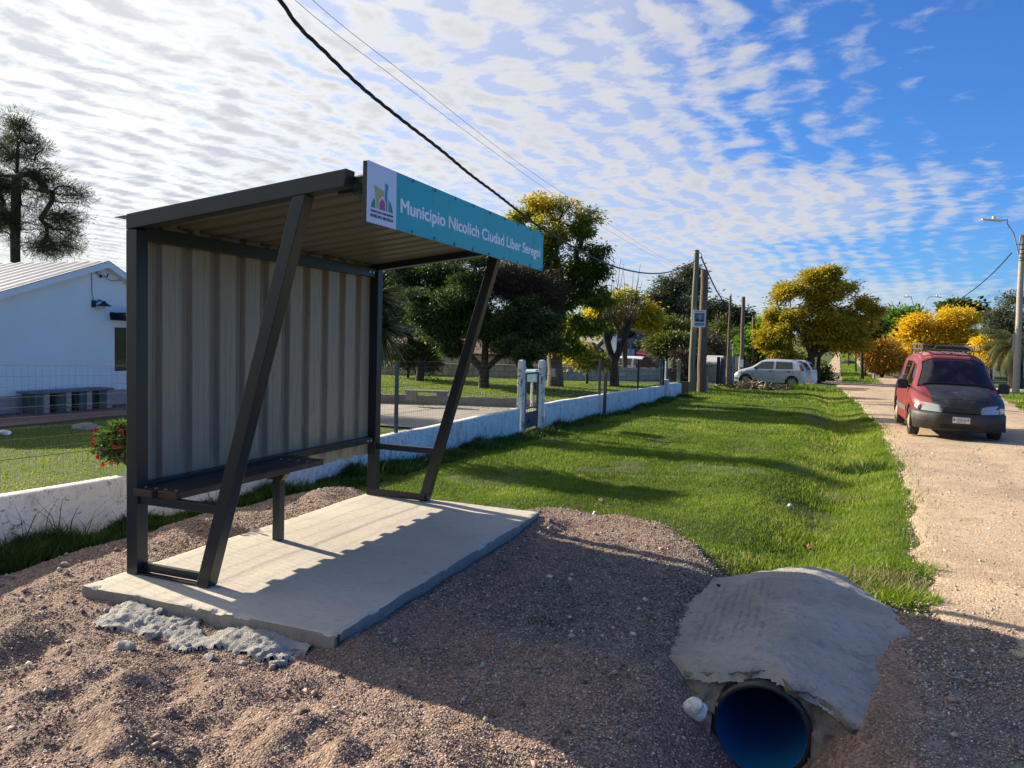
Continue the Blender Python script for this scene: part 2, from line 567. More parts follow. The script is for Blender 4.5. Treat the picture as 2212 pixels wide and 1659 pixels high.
M['yellow'] = leafmat('yellow_leaves', [(0, (.07, .10, .012)), (.25, (.19, .20, .018)), (.55, (.34, .28, .022)), (.85, (.48, .34, .026)), (1, (.40, .20, .02))], trans=.5)
M['yellowgreen'] = leafmat('autumn_ash_leaves', [(0, (.035, .075, .010)), (.35, (.08, .15, .014)), (.62, (.20, .24, .018)), (.85, (.48, .36, .018)), (1, (.62, .42, .02))], trans=.5)
M['gold'] = leafmat('gold_leaves', [(0, (.30, .26, .018)), (.4, (.58, .42, .02)), (.8, (.72, .47, .022)), (1, (.50, .24, .02))], trans=.5)
M['orange'] = leafmat('orange_leaves', [(0, (.22, .15, .03)), (.4, (.45, .26, .035)), (.8, (.55, .32, .05)), (1, (.30, .13, .03))], trans=.45)
M['green'] = leafmat('green_leaves', [(0, (.04, .10, .012)), (.5, (.09, .20, .02)), (1, (.22, .32, .03))], trans=.45)
M['evergreen'] = leafmat('evergreen_leaves', [(0, (.012, .028, .009)), (.5, (.030, .060, .016)), (.80, (.06, .11, .025)), (1, (.16, .21, .05))], trans=.4)
M['browntwig'] = leafmat('dry_twigs', [(0, (.025, .02, .014)), (.6, (.05, .038, .026)), (1, (.09, .07, .04))], trans=.1)
M['euca'] = leafmat('eucalyptus_leaves', [(0, (.022, .035, .018)), (.5, (.05, .068, .035)), (.85, (.085, .10, .055)), (1, (.14, .15, .09))], trans=.3)
M['needle'] = leafmat('pine_needles', [(0, (.020, .032, .016)), (.5, (.045, .066, .030)), (1, (.10, .125, .05))], trans=.3)
M['olive'] = leafmat('shrub_leaves', [(0, (.035, .05, .012)), (.5, (.085, .11, .022)), (1, (.19, .21, .05))], trans=.35)
M['sword'] = leafmat('sword_leaves', [(0, (.012, .032, .012)), (.5, (.022, .055, .016)), (.85, (.05, .09, .02)), (.93, (.20, .16, .03)), (1, (.32, .22, .04))], trans=.25, rough=.4, spec=.5)
M['frond'] = leafmat('palm_fronds', [(0, (.04, .035, .018)), (.4, (.06, .07, .025)), (.8, (.12, .14, .04)), (1, (.2, .2, .07))], trans=.3)
M['redflower'] = leafmat('red_petals', [(0, (.55, .012, .008)), (1, (.75, .03, .02))], trans=.35)
M['brush'] = leafmat('brush_sticks', [(0, (.06, .045, .03)), (.5, (.15, .11, .075)), (1, (.30, .23, .16))], trans=0.0)
# ------------------------------------------------------------------ terrain
_py = [-60, 4, 45, 60, 80, 110, 150, 200, 260, 400, 700, 3000]
_pz = [-.10, -.12, -.645, -.85, -1.03, -.66, .36, 2.0, 4.2, 6.5, 8.0, 9.0]


def base(Y):
    return np.interp(Y, _py, _pz)


ROADL = ([-20, 0, 3, 5.2, 8, 11.8, 19, 31, 45, 61], [1.1, 1.0, .95, .66, .92, 1.2, 1.48, 1.5, 1.25, 1.42])
ROADR = ([-20, 31, 45, 50, 56, 70], [6.3, 6.9, 8.9, 10.5, 12.5, 15])


def roadl(Y):
    return np.interp(Y, *ROADL)


def ditch(X, Y):
    xc = np.where(Y < 5.8, -.13, roadl(Y)-.78)
    xc = np.interp(np.clip(Y, 5.6, 7.5), [5.6, 7.5], [0, 1])*(xc+.13)-.13
    dep = np.interp(Y, [-20, 5.3, 6.2, 8, 30, 45], [.46, .46, .15, .17, .14, 0])
    wid = np.interp(Y, [3.9, 7], [.29, .50])
    return dep*np.exp(-((X-xc)/wid)**2)


def wallx(Y):
    return -5.45+.033*(Y-4)


def ground_fn(X, Y):
    z = base(Y)+0*X
    near = sst(60-Y, 0, 30)
    z = z-ditch(X, Y)
    z = z+near*(.03*fbm(X*.45, Y*.45, 3)+.010*fbm(X*2.1+9, Y*2.1, 2))
    z = z-np.where(X > wallx(Y), .05*sst(X, -4.2, -5.2)*sst(Y, 2, 4), 0)
    # low bank of the verge beside the ditch, garden behind the wall
    z = z+.05*np.exp(-((X-(roadl(Y)-1.7))/.6)**2)*sst(Y, 6.5, 9)*near
    gard = (X < wallx(Y)-.05) & (Y < 29.3)
    z = np.where(gard, np.where(Y < 60, np.maximum(base(np.clip(Y, 4, 12))+.0, -.26)-.02 + .015*fbm(X*.5, Y*.5, 2), z), z)
    far = sst(Y, 75, 160)
    return z+far*1.0*fbm(X*.015, Y*.01, 3)*sst(np.abs(X-4), 12, 60)*3


def grow(a, b, s0, g):
    out = [a]
    s = s0
    while out[-1] < b:
        out.append(out[-1]+s)
        s *= g
    return out


gx_ = sorted([-q for q in grow(12, 900, 1.0, 1.12)])+list(np.arange(-11.8, -6, .2))+list(np.arange(-6, 3, .06))+list(np.arange(3, 14, .3))+grow(14, 900, .6, 1.12)
gy_ = sorted([-q for q in grow(0, 300, .6, 1.25)])+list(np.arange(.3, 8.2, .06))+list(np.arange(8.2, 32, .2))+list(np.arange(32, 110, 1.0))+grow(110, 3500, 4, 1.1)
gx_ = np.array(gx_)
gy_ = np.array(gy_)
GXX, GYY = np.meshgrid(gx_, gy_, indexing='ij')
GZ = ground_fn(GXX, GYY)
LOWER = True


def gz_(X, Y):
    X = np.asarray(X, float)
    Y = np.asarray(Y, float)
    i = np.clip(np.searchsorted(gx_, X)-1, 0, len(gx_)-2)
    j = np.clip(np.searchsorted(gy_, Y)-1, 0, len(gy_)-2)
    a = (X-gx_[i])/(gx_[i+1]-gx_[i])
    b = (Y-gy_[j])/(gy_[j+1]-gy_[j])
    return GZ[i, j]*(1-a)*(1-b)+GZ[i+1, j]*a*(1-b)+GZ[i, j+1]*(1-a)*b+GZ[i+1, j+1]*a*b


def gz1(X, Y):
    return float(gz_(np.array([X]), np.array([Y]))[0])


def gridmesh(name, XX, YY, ZZ, mat, keep=None, parent=None, smooth=True):
    nx, ny = XX.shape
    idx = np.arange(nx*ny).reshape(nx, ny)
    f = np.stack([idx[:-1, :-1], idx[1:, :-1], idx[1:, 1:], idx[:-1, 1:]], -1).reshape(-1, 4)
    V = np.stack([XX, YY, ZZ], -1).reshape(-1, 3)
    if keep is not None:
        k = keep.ravel()[f].all(axis=1) if keep.shape == XX.shape else keep.ravel()
        f = f[k]
    return npmesh(name, V, f, mat, parent, smooth=smooth)




def ghit(x, y, zoff=0.0, y0=2.0, y1=400.0):
    """first point where the view ray through a photo pixel meets the terrain profile"""
    d = ray(x, y)
    Ys = np.concatenate([np.arange(y0, 60, .05), np.arange(60, y1, .5)])
    t = Ys/d[1]
    X = d[0]*t
    Z = CAMH+d[2]*t
    g = gz_(X, Ys)+zoff
    k = np.where(Z <= g)[0]
    k = k[0] if len(k) else len(Ys)-1
    return np.array([X[k], Ys[k], g[k]])


def strip(name, ys, xl, xr, mat, off, nx=40, rough=.0):
    ys = np.asarray(ys)
    s = np.linspace(0, 1, nx)
    XL = xl(ys)+rough*fbm(ys*1.7, ys*0+3.1, 4)
    XR = xr(ys)+rough*fbm(ys*1.3, ys*0+8.1, 4)
    XX = XL[None, :]*(1-s[:, None])+XR[None, :]*s[:, None]
    YY = np.repeat(ys[None, :], nx, 0)
    ZZ = gz_(XX, YY)+off(YY)
    return XX, YY, ZZ


ys = np.concatenate([np.arange(-8, 2, .25), np.arange(2, 30, .1), np.arange(30, 58, .4)])
XX, YY, ZZ = strip('road', ys, lambda y: roadl(y), lambda y: np.interp(y, *ROADR), M['road'], lambda y: .012+.0012*np.maximum(y-20, 0), 70, .07)
# crown of the road and wheel ruts
s = np.linspace(0, 1, 70)[:, None]
ZZ = ZZ+.045*np.sin(np.pi*s)**.8-.018*np.exp(-((s-.28)/.05)**2)-.018*np.exp(-((s-.60)/.05)**2)
ZZ[0, :] -= .05
ZZ[-1, :] -= .05
XR_, YR_, ZR_ = XX, YY, ZZ
o = gridmesh('road', XX, YY, ZZ, M['road'])
setp(o, kind='structure')


def px_road(name, rows, off):
    P = []
    for (y, xa, xb) in rows:
        a = ghit(xa, y, 0, 40)
        b = ghit(xb, y, 0, 40)
        P.append((a, b))
    ys = np.array([p[0][1] for p in P])
    o_ = np.argsort(ys)
    ys = ys[o_]
    xa = np.array([p[0][0] for p in P])[o_]
    xb = np.array([p[1][0] for p in P])[o_]
    yy = np.linspace(ys[0], ys[-1], 120)
    XX, YY, ZZ = strip(name, yy, lambda y: np.interp(y, ys, xa), lambda y: np.interp(y, ys, xb), None, lambda y: off+0*y, 8, .05)
    return setp(gridmesh(name, XX, YY, ZZ, M['road']), kind='structure')


px_road('road', [(830, 1779, 1835), (822, 1784, 1819), (805, 1786, 1815), (790, 1789, 1814), (772, 1800, 1814), (760, 1807, 1818), (752, 1812, 1826), (744, 1818, 1834), (737, 1822, 1838)], .07)
px_road('road', [(836, 1900, 1985), (826, 1893, 1945), (814, 1880, 1925), (800, 1862, 1906), (785, 1850, 1888), (772, 1845, 1875), (760, 1843, 1862), (750, 1838, 1853)], .08)

# ------------------------------------------------------------------ gravel bed (raised fill round the slab and down into the ditch)
FAR = ([-5.6, -5.3, -5.0, -4.6, -4.2, -3.95, -2.6, -2.4, -1.65, -1.1, -.65, -.3, .5, .8, 4], [5.5, 6.0, 6.75, 7.05, 6.8, 6.36, 6.40, 7.1, 7.3, 6.85, 6.15, 5.7, 5.5, 5.35, 5.3])


def gmask(X, Y):
    e = .10*fbm(X*2.2, Y*2.2, 4)
    s1 = np.interp(X, *FAR)-Y
    s2 = X-np.interp(Y, [0, 3.6, 5, 6.2, 7], [-5.25, -5.15, -5.2, -5.2, -4.9])
    s3 = np.interp(Y, [-9, 0, 3, 5.5], [1.5, 1.5, 1.4, 1.3])-X
    return sst(np.minimum(np.minimum(s1, s2), s3)+e, -.05, .22)


def gravel_fn(X, Y, fine=True):
    m = gmask(X, Y)
    g = gz_(X, Y)
    left = sst(-1.0-X, 0, 1.2)
    h = .045+.03*np.exp(-((X+2.15)/.14)**2)*sst(Y, 3.1, 3.5)*sst(6.6-Y, 0, .3)
    h = h+.07*np.exp(-(((X+4.55)/.35)**2+((Y-6.5)/.5)**2))+.05*np.exp(-(((X+4.6)/.35)**2+((Y-4.9)/.8)**2))
    h = h+.05*np.exp(-(((X+1.75)/.9)**2+((Y-6.6)/.4)**2))
    # raked, trampled heaps towards the camera
    k = sst(3.25-Y, 0, .7)*sst(-.7-X, 0, .9)
    q = X*.62+Y*.92+.35*fbm(X*.9, Y*.9, 2)
    h = h+k*(.075*(.5-np.abs(vnoise(q*2.3, (X*.92-Y*.62)*.8)))+.035*fbm(X*1.3+3, Y*1.3, 3)+.036*(.4-np.abs(vnoise(X*4.2+.5*Y, Y*4.2)))+.016*vnoise(X*10, Y*10)+.008*vnoise(X*19, Y*19)-.01)
    h = h-.04*sst(3.3-Y, 0, .3)*sst(-1.2-X, 0, .5)*sst(Y, 2.2, 3)
    h = h+.012*fbm(X*3.3, Y*3.3, 3)
    if fine:
        h = h+.004*fbm(X*23, Y*23, 2)
    z = g-.07+m*(.07+h)
    return z, m


gob = gridmesh('ground', GXX, GYY, np.where((np.abs(GXX+.15) < .22) & (GYY > 3.72) & (GYY < 5.6), -.60, GZ-.16*sst(gmask(GXX, GYY), .55, .95)*(GYY > .5)), M['turf'])
setp(gob, kind='structure')

gxs = np.arange(-5.9, 1.9, .022)
gys = np.arange(.5, 7.8, .022)
XX, YY = np.meshgrid(gxs, gys, indexing='ij')
ZZ, MM = gravel_fn(XX, YY)
keep = MM > .02
# inside the slab footprint and under the pipe cover the bed is not needed above the concrete
ins = (XX > -3.9) & (XX < -2.36) & (YY > 3.4) & (YY < 6.2)
ZZ = np.where(ins, np.minimum(ZZ, -.06), ZZ)
bore = (np.abs(XX+.15) < .226) & (YY > 3.705) & (YY < 5.62)
ZZ = np.where(bore, np.minimum(ZZ, -.54), ZZ)
XG, YG, ZG = XX, YY, ZZ


def grz(X, Y):
    i = np.clip(((X-gxs[0])/.022).astype(int), 0, len(gxs)-2)
    j = np.clip(((Y-gys[0])/.022).astype(int), 0, len(gys)-2)
    return ZG[i, j]


# crushed grey stone and mortar dust lie between the slab and the pipe: same bed, second material by world position
m, t = newmat('gravel_fill')
obj = t.n('ShaderNodeTexCoord').outputs['Object']
sp = t.n('ShaderNodeSeparateXYZ', {0: obj})
n1 = t.noise(obj, 1.6, 6, .68)
n2 = t.noise(obj, 7, 6, .7)
d1 = t.m('SUBTRACT', 1.0, t.smooth(t.m('ABSOLUTE', t.m('ADD', sp.outputs[0], .95)), .35, 1.15))
d2 = t.m('SUBTRACT', 1.0, t.smooth(t.m('ABSOLUTE', t.m('ADD', sp.outputs[1], -4.75)), .6, 1.4))
gm = t.m('MULTIPLY', d1, d2)
gm2 = t.m('MULTIPLY', t.smooth(sp.outputs[0], .25, .75), t.smooth(sp.outputs[1], 5.6, 4.6))
gm = t.m('MAXIMUM', gm, t.m('MULTIPLY', gm2, .7))
gm = t.smooth(t.m('ADD', gm, t.m('MULTIPLY', t.m('SUBTRACT', n1, .5), 1.4)), .30, .62)
pink = t.mix(t.smooth(n1, .38, .62), (.27, .19, .148), (.205, .145, .112))
pink = t.mix(t.m('MULTIPLY', t.smooth(n2, .5, .7), .7), pink, (.34, .25, .19))
grey = t.mix(t.smooth(n2, .35, .65), (.125, .123, .12), (.20, .19, .175))
col = t.mix(gm, pink, grey)
vn = t.n('ShaderNodeTexVoronoi', {'Vector': obj, 'Scale': 90.0})
vn2 = t.n('ShaderNodeTexVoronoi', {'Vector': obj, 'Scale': 190.0})
tint = t.n('ShaderNodeSeparateColor', {0: vn.outputs['Color']}).outputs[0]
col = t.mix(.75, col, t.mix(1.0, col, t.ramp(tint, [(0, (.40, .38, .38)), (.5, (.95, .95, .95)), (.9, (1.5, 1.5, 1.5)), (1, (2.1, 2.1, 2.2))]), 'MULTIPLY'))
h = t.m('ADD', t.m('SUBTRACT', .6, vn.outputs['Distance']), t.m('MULTIPLY', t.m('SUBTRACT', .6, vn2.outputs['Distance']), .5))
bs = t.n('ShaderNodeBsdfPrincipled', {'Base Color': col, 'Roughness': .92, 'Specular IOR Level': .3})
bb = t.n('ShaderNodeBump', {'Strength': 1.0, 'Distance': .009, 'Height': h})
t.t.links.new(bb.outputs[0], bs.inputs['Normal'])
t.n('ShaderNodeOutputMaterial', {0: bs.outputs[0]})
M['fill'] = m
o = gridmesh('gravel_ground', XX, YY, ZZ, M['fill'], keep)
setp(o, kind='structure')

# loose stones over the bed
OCT = np.array([(1, 0, 0), (-1, 0, 0), (0, 1, 0), (0, -1, 0), (0, 0, 1), (0, 0, -1)], float)
OCTF = np.array([(0, 2, 4), (2, 1, 4), (1, 3, 4), (3, 0, 4), (2, 0, 5), (1, 2, 5), (3, 1, 5), (0, 3, 5)])


def stones(name, P, size, mat, label, cat, flat=.6, grey=None):
    n = len(P)
    V = OCT[None]*(1+.35*rng.normal(size=(n, 6, 1)).clip(-1, 1))
    V = V+rng.normal(size=(n, 6, 3))*.22
    sc = size[:, None]*np.stack([1+.3*rng.random(n), .7+.4*rng.random(n), flat+.3*rng.random(n)], 1)
    V = V*sc[:, None, :]*.5
    a = rng.random(n)*2*np.pi
    c, s_ = np.cos(a), np.sin(a)
    x = V[:, :, 0]*c[:, None]-V[:, :, 1]*s_[:, None]
    y = V[:, :, 0]*s_[:, None]+V[:, :, 1]*c[:, None]
    V = np.stack([x, y, V[:, :, 2]], -1)+P[:, None, :]
    F = OCTF[None]+(np.arange(n)*6)[:, None, None]
    rr = rng.random(n) if grey is None else grey
    o = npmesh(name, V.reshape(-1, 3), F.reshape(-1, 3), mat, attr={'rnd': np.repeat(rr, 6)})
    return setp(o, label, cat, kind='stuff')


def sample_bed(n, x0, x1, y0, y1, dens):
    X = x0+(x1-x0)*rng.random(n)
    Y = y0+(y1-y0)*rng.random(n)
    z, m = gravel_fn(X, Y, False)
    k = (m > .35) & (rng.random(n) < dens(X, Y))
    k &= ~((X > -4.03) & (X < -2.22) & (Y > 3.22) & (Y < 6.44))
    k &= ~((X > -.62) & (X < .52) & (Y > 3.72) & (Y < 5.66))
    k &= ~((np.abs(X+.15) < .25) & (Y > 3.60) & (Y < 5.8))
    X, Y = X[k], Y[k]
    return X, Y, grz(X, Y)


X, Y, Z = sample_bed(230000, -5.5, 1.6, 1.2, 7.4, lambda X, Y: np.clip(1.35-.16*Y, .18, 1))
gz0 = np.exp(-((X+.95)/.8)**2-((Y-4.75)/1.0)**2)
pinkm = rng.random(len(X)) > gz0*1.1
size = .0085*(1+.5*rng.random(len(X))**3)*np.where(Y > 4, 1.25, 1)
stones('gravel_chips', np.stack([X, Y, Z+size*.18], 1)[pinkm], size[pinkm], M['stone'], 'loose pinkish gravel chips spread around the concrete pad', 'gravel')
stones('crushed_stone', np.stack([X, Y, Z+size*.18], 1)[~pinkm], size[~pinkm]*1.15, M['stone_grey'], 'loose grey crushed stone between the pad and the drain pipe', 'gravel')
X, Y, Z = sample_bed(2600, -5.4, 1.5, 1.3, 7.2, lambda X, Y: .8+0*X)
size = .016+.030*rng.random(len(X))**3
stones('gravel_pebbles', np.stack([X, Y, Z+size*.2], 1), size, M['stone'], 'larger pebbles scattered over the gravel fill', 'gravel')
# chips strayed over the rim of the bed into the grass
n = 60000
X = -5.6+7.2*rng.random(n)
Y = 3.0+5.0*rng.random(n)
m_ = gmask(X, Y)
k = (m_ < .5) & (gmask(X+.22*(rng.random(n)-.5), Y-.30*rng.random(n)) > .3) & (X > wallx(Y)+.05)
X, Y = X[k], Y[k]
size = .010+.014*rng.random(len(X))**3
stones('gravel_strays', np.stack([X, Y, np.maximum(gz_(X, Y), gravel_fn(X, Y, False)[0])+size*.3], 1), size, M['stone'], 'stray gravel chips scattered along the rim of the gravel in the grass', 'gravel')
# loose grit on the road surface
n = 16000
Yq = 3.0+14*rng.random(n)**1.6
Xq = roadl(Yq)+.0+5*rng.random(n)**1.5
ii = np.clip(((Yq-2)/.1).astype(int)+40, 0, XR_.shape[1]-1)
fr = np.clip((Xq-XR_[0, ii])/(XR_[-1, ii]-XR_[0, ii])*69, 1, 68)
Zq = ZR_[fr.astype(int), ii]
size = (.006+.012*rng.random(n)**4)*(1+Yq/14)
stones('road_grit', np.stack([Xq, Yq, Zq+.001], 1), size, M['stone'], 'loose grit and small stones on the dirt road', 'gravel', grey=.35+.65*rng.random(n))

# ------------------------------------------------------------------ single stones and lumps


def rock(name, loc, dims, mat, label, cat, seed=1, rough=.25, group=None, rz=0.0, sub=3, sink=.35):
    import bmesh
    bm = bmesh.new()
    bmesh.ops.create_icosphere(bm, subdivisions=sub, radius=.5)
    for vv in bm.verts:
        c = vv.co
        q = 1+rough*float(fbm(np.array([c.x*2.2+seed*7.1+c.z]), np.array([c.y*2.2+seed*3.3-c.z*1.7]), 3)[0])
        vv.co = Vector((c.x*q*dims[0], c.y*q*dims[1], c.z*q*dims[2]))
    me = bpy.data.meshes.new(name)
    bm.to_mesh(me)
    bm.free()
    me.materials.append(mat)
    o = bpy.data.objects.new(name, me)
    COL.objects.link(o)
    o.location = (loc[0], loc[1], loc[2]+dims[2]*(.5-sink))
    o.rotation_euler = (0, 0, rz)
    return setp(o, label, cat, group)


def gl(x, y):
    """photo pixel -> point on the gravel bed"""
    d = ray(x, y)
    Ys = np.arange(1.2, 7.6, .01)
    X = d[0]*Ys/d[1]
    Z = CAMH+d[2]*Ys/d[1]
    g = np.maximum(grz(X, Ys), gz_(X, Ys))
    k = np.where(Z <= g)[0]
    k = k[0] if len(k) else -1
    return np.array([X[k], Ys[k], g[k]])


M['rock_tan'] = surf('tan_rock', (.36, .28, .22), .9, var=(.28, .21, .17), vscale=12, bump=.004, bscale=30)
M['rock_grey'] = surf('grey_rock', (.24, .235, .225), .9, var=(.16, .155, .15), vscale=14, bump=.006, bscale=40)
rock('stone', gl(138, 1224), (.085, .06, .05), M['rock_tan'], 'smooth tan stone on the gravel edge beside the white wall', 'stone', 2, .15)
rock('concrete_lump', gl(272, 1402), (.12, .075, .06), M['spill'], 'pale lump of hardened concrete lying on the gravel near the pad', 'concrete lump', 5, .35)
rock('stone', gl(1040, 1197), (.075, .06, .04), M['rock_grey'], 'grey rounded stone in the shade right of the concrete pad', 'stone', 7, .2)
rock('stone', gl(1012, 1196), (.06, .045, .035), M['rock_tan'], 'brown stone in the shade between the pad edge and the grey rounded stone', 'stone', 9, .3)
rock('stone', gl(1188, 1128), (.05, .04, .045), M['rock_grey'], 'small grey stone on the sunlit gravel just past the pad corner', 'stone', 11, .3)
rock('stone', gl(1242, 1166), (.07, .05, .04), M['rock_grey'], 'dark stone on the shadow line of the gravel beyond the pad', 'stone', 12, .3)

for k_, (px_, py_, sz_) in enumerate(((330, 1372, .05), (402, 1398, .045), (452, 1424, .06), (520, 1436, .05), (602, 1436, .06), (655, 1412, .04), (376, 1345, .06), (300, 1350, .05), (560, 1415, .06), (230, 1320, .035), (345, 1325, .05))):
    rock('mortar_chunk', gl(px_, py_), (sz_*1.2, sz_, sz_*.7), M['spill'], 'one of the small mortar chunks broken off below the rough spilled mortar', 'mortar chunk', 70+k_, .75, group='mortar chunks below the spill', sub=2)
# spilled mortar along the near edge of the slab
sx = np.arange(-3.85, -2.35, .012)
sy = np.arange(2.88, 3.32, .012)
XX, YY = np.meshgrid(sx, sy, indexing='ij')
cen = np.interp(XX, [-3.85, -3.4, -2.9, -2.35], [3.17, 3.12, 3.12, 3.18])
wd = .105*np.clip(1-np.abs((XX+3.06)/.72)**4, 0, 1)+.075*fbm(XX*5, YY*5, 5)
mm = sst(wd-np.abs(YY-cen), -.005, .02)
pit = sst(fbm(XX*6+3, YY*6, 3), .25, .5)
ZZ = grz(XX, YY)-.012+mm*(.026-.020*pit+.006*fbm(XX*5, YY*5, 2)+.010*np.abs(fbm(XX*20, YY*20, 4))+.005*fbm(XX*60, YY*60, 2))
o = gridmesh('mortar_spill', XX, YY, ZZ, M['spill'], mm > .03)
setp(o, 'rough spilled mortar hardened along the near edge of the pad', 'concrete spill')

# ------------------------------------------------------------------ slab
slab = thing('concrete_slab', 'pale rectangular concrete pad carrying the bus shelter', 'concrete pad', (-3.1, 4.8, 0))
xs = np.linspace(-4.02, -2.235, 120)
ys = np.linspace(3.25, 6.42, 200)
rings = []
# rounded, slightly ragged rim: a top grid plus a skirt
XX, YY = np.meshgrid(xs, ys, indexing='ij')
rag = .004*fbm(XX*5, YY*5, 4)
XX2 = XX+np.where((XX < -4.01) | (XX > -2.24), rag*1.6, 0)
YY2 = YY+np.where((YY < 3.26) | (YY > 6.41), rag*1.6, 0)
# the far left corner is clipped in the cast
YY2 = np.where((YY > 6.2) & (XX < -3.93), YY2-.06*(-3.93-XX)/.09, YY2)
edge = np.minimum(np.minimum(XX+4.02, -2.235-XX), np.minimum(YY-3.25, 6.42-YY))
ZZ = .0025*fbm(XX*2, YY*2, 3)-.006*(1-sst(edge, 0, .014))**2-.012*sst(fbm(XX*11, YY*11, 3), .5, .7)*(edge < .02)
top = np.stack([XX2, YY2, ZZ], -1)-np.array([-3.1, 4.8, 0])
nx, ny = XX.shape
idx = np.arange(nx*ny).reshape(nx, ny)
F = np.stack([idx[:-1, :-1], idx[1:, :-1], idx[1:, 1:], idx[:-1, 1:]], -1).reshape(-1, 4)
loop = list(idx[:, 0])+list(idx[-1, 1:])+list(idx[-2::-1, -1])+list(idx[0, -2:0:-1])
V = top.reshape(-1, 3)
L = len(loop)
lv = V[loop]
vs = [V]
fs = [F]
prev = np.array(loop)
base_i = len(V)
for dz_, k in ((-.03, .004), (-.075, -.002), (-.13, .0)):
    q = lv.copy()
    q[:, 2] = dz_
    q[:, 0] *= 1+k
    q[:, 1] *= 1+k*.6
    q[:, :2] += .003*rng.normal(size=(L, 2))
    cur = np.arange(base_i, base_i+L)
    vs.append(q)
    fs.append(np.stack([prev, cur, np.roll(cur, -1), np.roll(prev, -1)], 1))
    prev = cur
    base_i += L
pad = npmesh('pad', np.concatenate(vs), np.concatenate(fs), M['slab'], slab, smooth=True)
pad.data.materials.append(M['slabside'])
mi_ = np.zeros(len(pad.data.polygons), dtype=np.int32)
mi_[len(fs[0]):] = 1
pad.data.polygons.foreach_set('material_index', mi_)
md_ = pad.modifiers.new('edge', 'EDGE_SPLIT')
md_.split_angle = math.radians(42)
rb = MB()
q = on_z(721, 1376, -.03)
rb.tube([(q[0]+.03, q[1]+.0, -.01), (q[0]+.035, q[1]-.005, -.17)], .006, 6)
o = rb.build('reinforcing_bar', M['rust'])
setp(o, 'rusty steel bar standing in the gravel at the pad corner', 'steel bar')

# ------------------------------------------------------------------ culvert: pipe and trowelled cover
PC = np.array([-.15, 3.69, -.262])
PR = .232
pipe = thing('drain_pipe', 'black plastic drain pipe with a bright blue inside under the concrete hump', 'pipe', tuple(PC))
mb = MB()
n = 64
prof = [(0, PR-.026), (-.006, PR-.016), (0, PR-.002), (.012, PR), (.045, PR), (.052, PR-.016), (.075, PR-.016), (.082, PR), (.125, PR), (.132, PR-.016), (.155, PR-.016), (.162, PR)]
prof += [(.2+.08*k+d, PR-(0 if d < .05 else .016)) for k in range(20) for d in (0, .045, .052, .072)]
vs = []
for (yy, rr) in prof:
    for k in range(n):
        a = 2*math.pi*k/n
        vs.append((rr*math.cos(a), yy, rr*math.sin(a)))
fs = [(i*n+k, i*n+(k+1) % n, (i+1)*n+(k+1) % n, (i+1)*n+k) for i in range(len(prof)-1) for k in range(n)]
mb.add(vs, fs, True)
mb.build('shell', M['pipe_out'], pipe)
mb = MB()
vs = []
rows = [(0.0, PR-.026), (.3, PR-.028), (.8, PR-.028), (1.85, PR-.028)]
for (yy, rr) in rows:
    for k in range(n):
        a = 2*math.pi*k/n
        vs.append((rr*math.cos(a), yy, rr*math.sin(a)))
mb.add(vs, [(i*n+k, (i+1)*n+k, (i+1)*n+(k+1) % n, i*n+(k+1) % n) for i in range(len(rows)-1) for k in range(n)], True)
mb.build('lining', M['pipe_in'], pipe, fix=False)
mb = MB()
mb.disc((0, 1.8, -.02), PR-.03, .02, 'Y', 40)
mb.build('bore_shade_disc', M['dark'], pipe)  # black disc deep in the pipe, standing in for the darkness inside it

cx = np.arange(-.86, .80, .012)
cy = np.arange(3.36, 5.86, .012)
XX, YY = np.meshgrid(cx, cy, indexing='ij')


def cover_h(X, Y):
    ridge = np.interp(Y, [3.7, 4.2, 5, 5.75], [.018, .05, .045, .02])
    rx = np.interp(Y, [3.7, 4.6, 5.8], [-.12, -.03, .03])
    wl = .52
    wr = .44
    wdt = np.where(X < rx, wl, wr)
    g0 = np.interp(Y, [3.5, 4.2, 5.8], [-.22, -.15, -.12])
    s = np.exp(-(np.abs(X-rx)/wdt)**1.75)
    return g0+(ridge-g0)*s


left = np.interp(YY, [3.7, 4.05, 4.6, 5.2, 5.6, 5.8], [-.54, -.77, -.77, -.68, -.62, -.5])+.03*fbm(YY*3, XX*3, 3)
right = np.interp(YY, [3.45, 4.2, 5.0, 5.4, 5.8], [.58, .66, .68, .58, .18])+.035*fbm(YY*4+3, XX*3, 3)
front = np.interp(XX, [-.75, -.5, -.3, -.1, .1, .25, .5], [4.02, 3.80, 3.73, 3.73, 3.72, 3.62, 3.44])+.025*fbm(XX*5, XX*0, 3)
back = np.interp(XX, [-.7, -.5, -.2, .1, .3, .55], [5.35, 5.52, 5.62, 5.74, 5.66, 5.35])+.02*fbm(XX*5, XX*0+4, 3)
sgn = np.minimum(np.minimum(XX-left, right-XX), np.minimum(YY-front, back-YY))
ZZ = cover_h(XX, YY)+.010*fbm(XX*4, YY*4, 3)-.055*(1-sst(sgn, 0, .06))**1.5+.008*fbm(XX*24, YY*24, 2)*(sgn < .06)
# rake marks along the left flank, trowel strokes elsewhere
rk = sst(-.12-XX, 0, .1)*sst(XX+.62, 0, .1)*sst(YY, 4.0, 4.2)*sst(5.45-YY, 0, .3)
ZZ = ZZ-.010*rk*(np.sin(XX*130+.6*fbm(YY*2, XX*0, 2)) > .45)*(vnoise(XX*30, YY*6) > -.35)
ZZ = ZZ+.005*fbm(XX*9, YY*28, 3)
bm_ = sgn > -.012
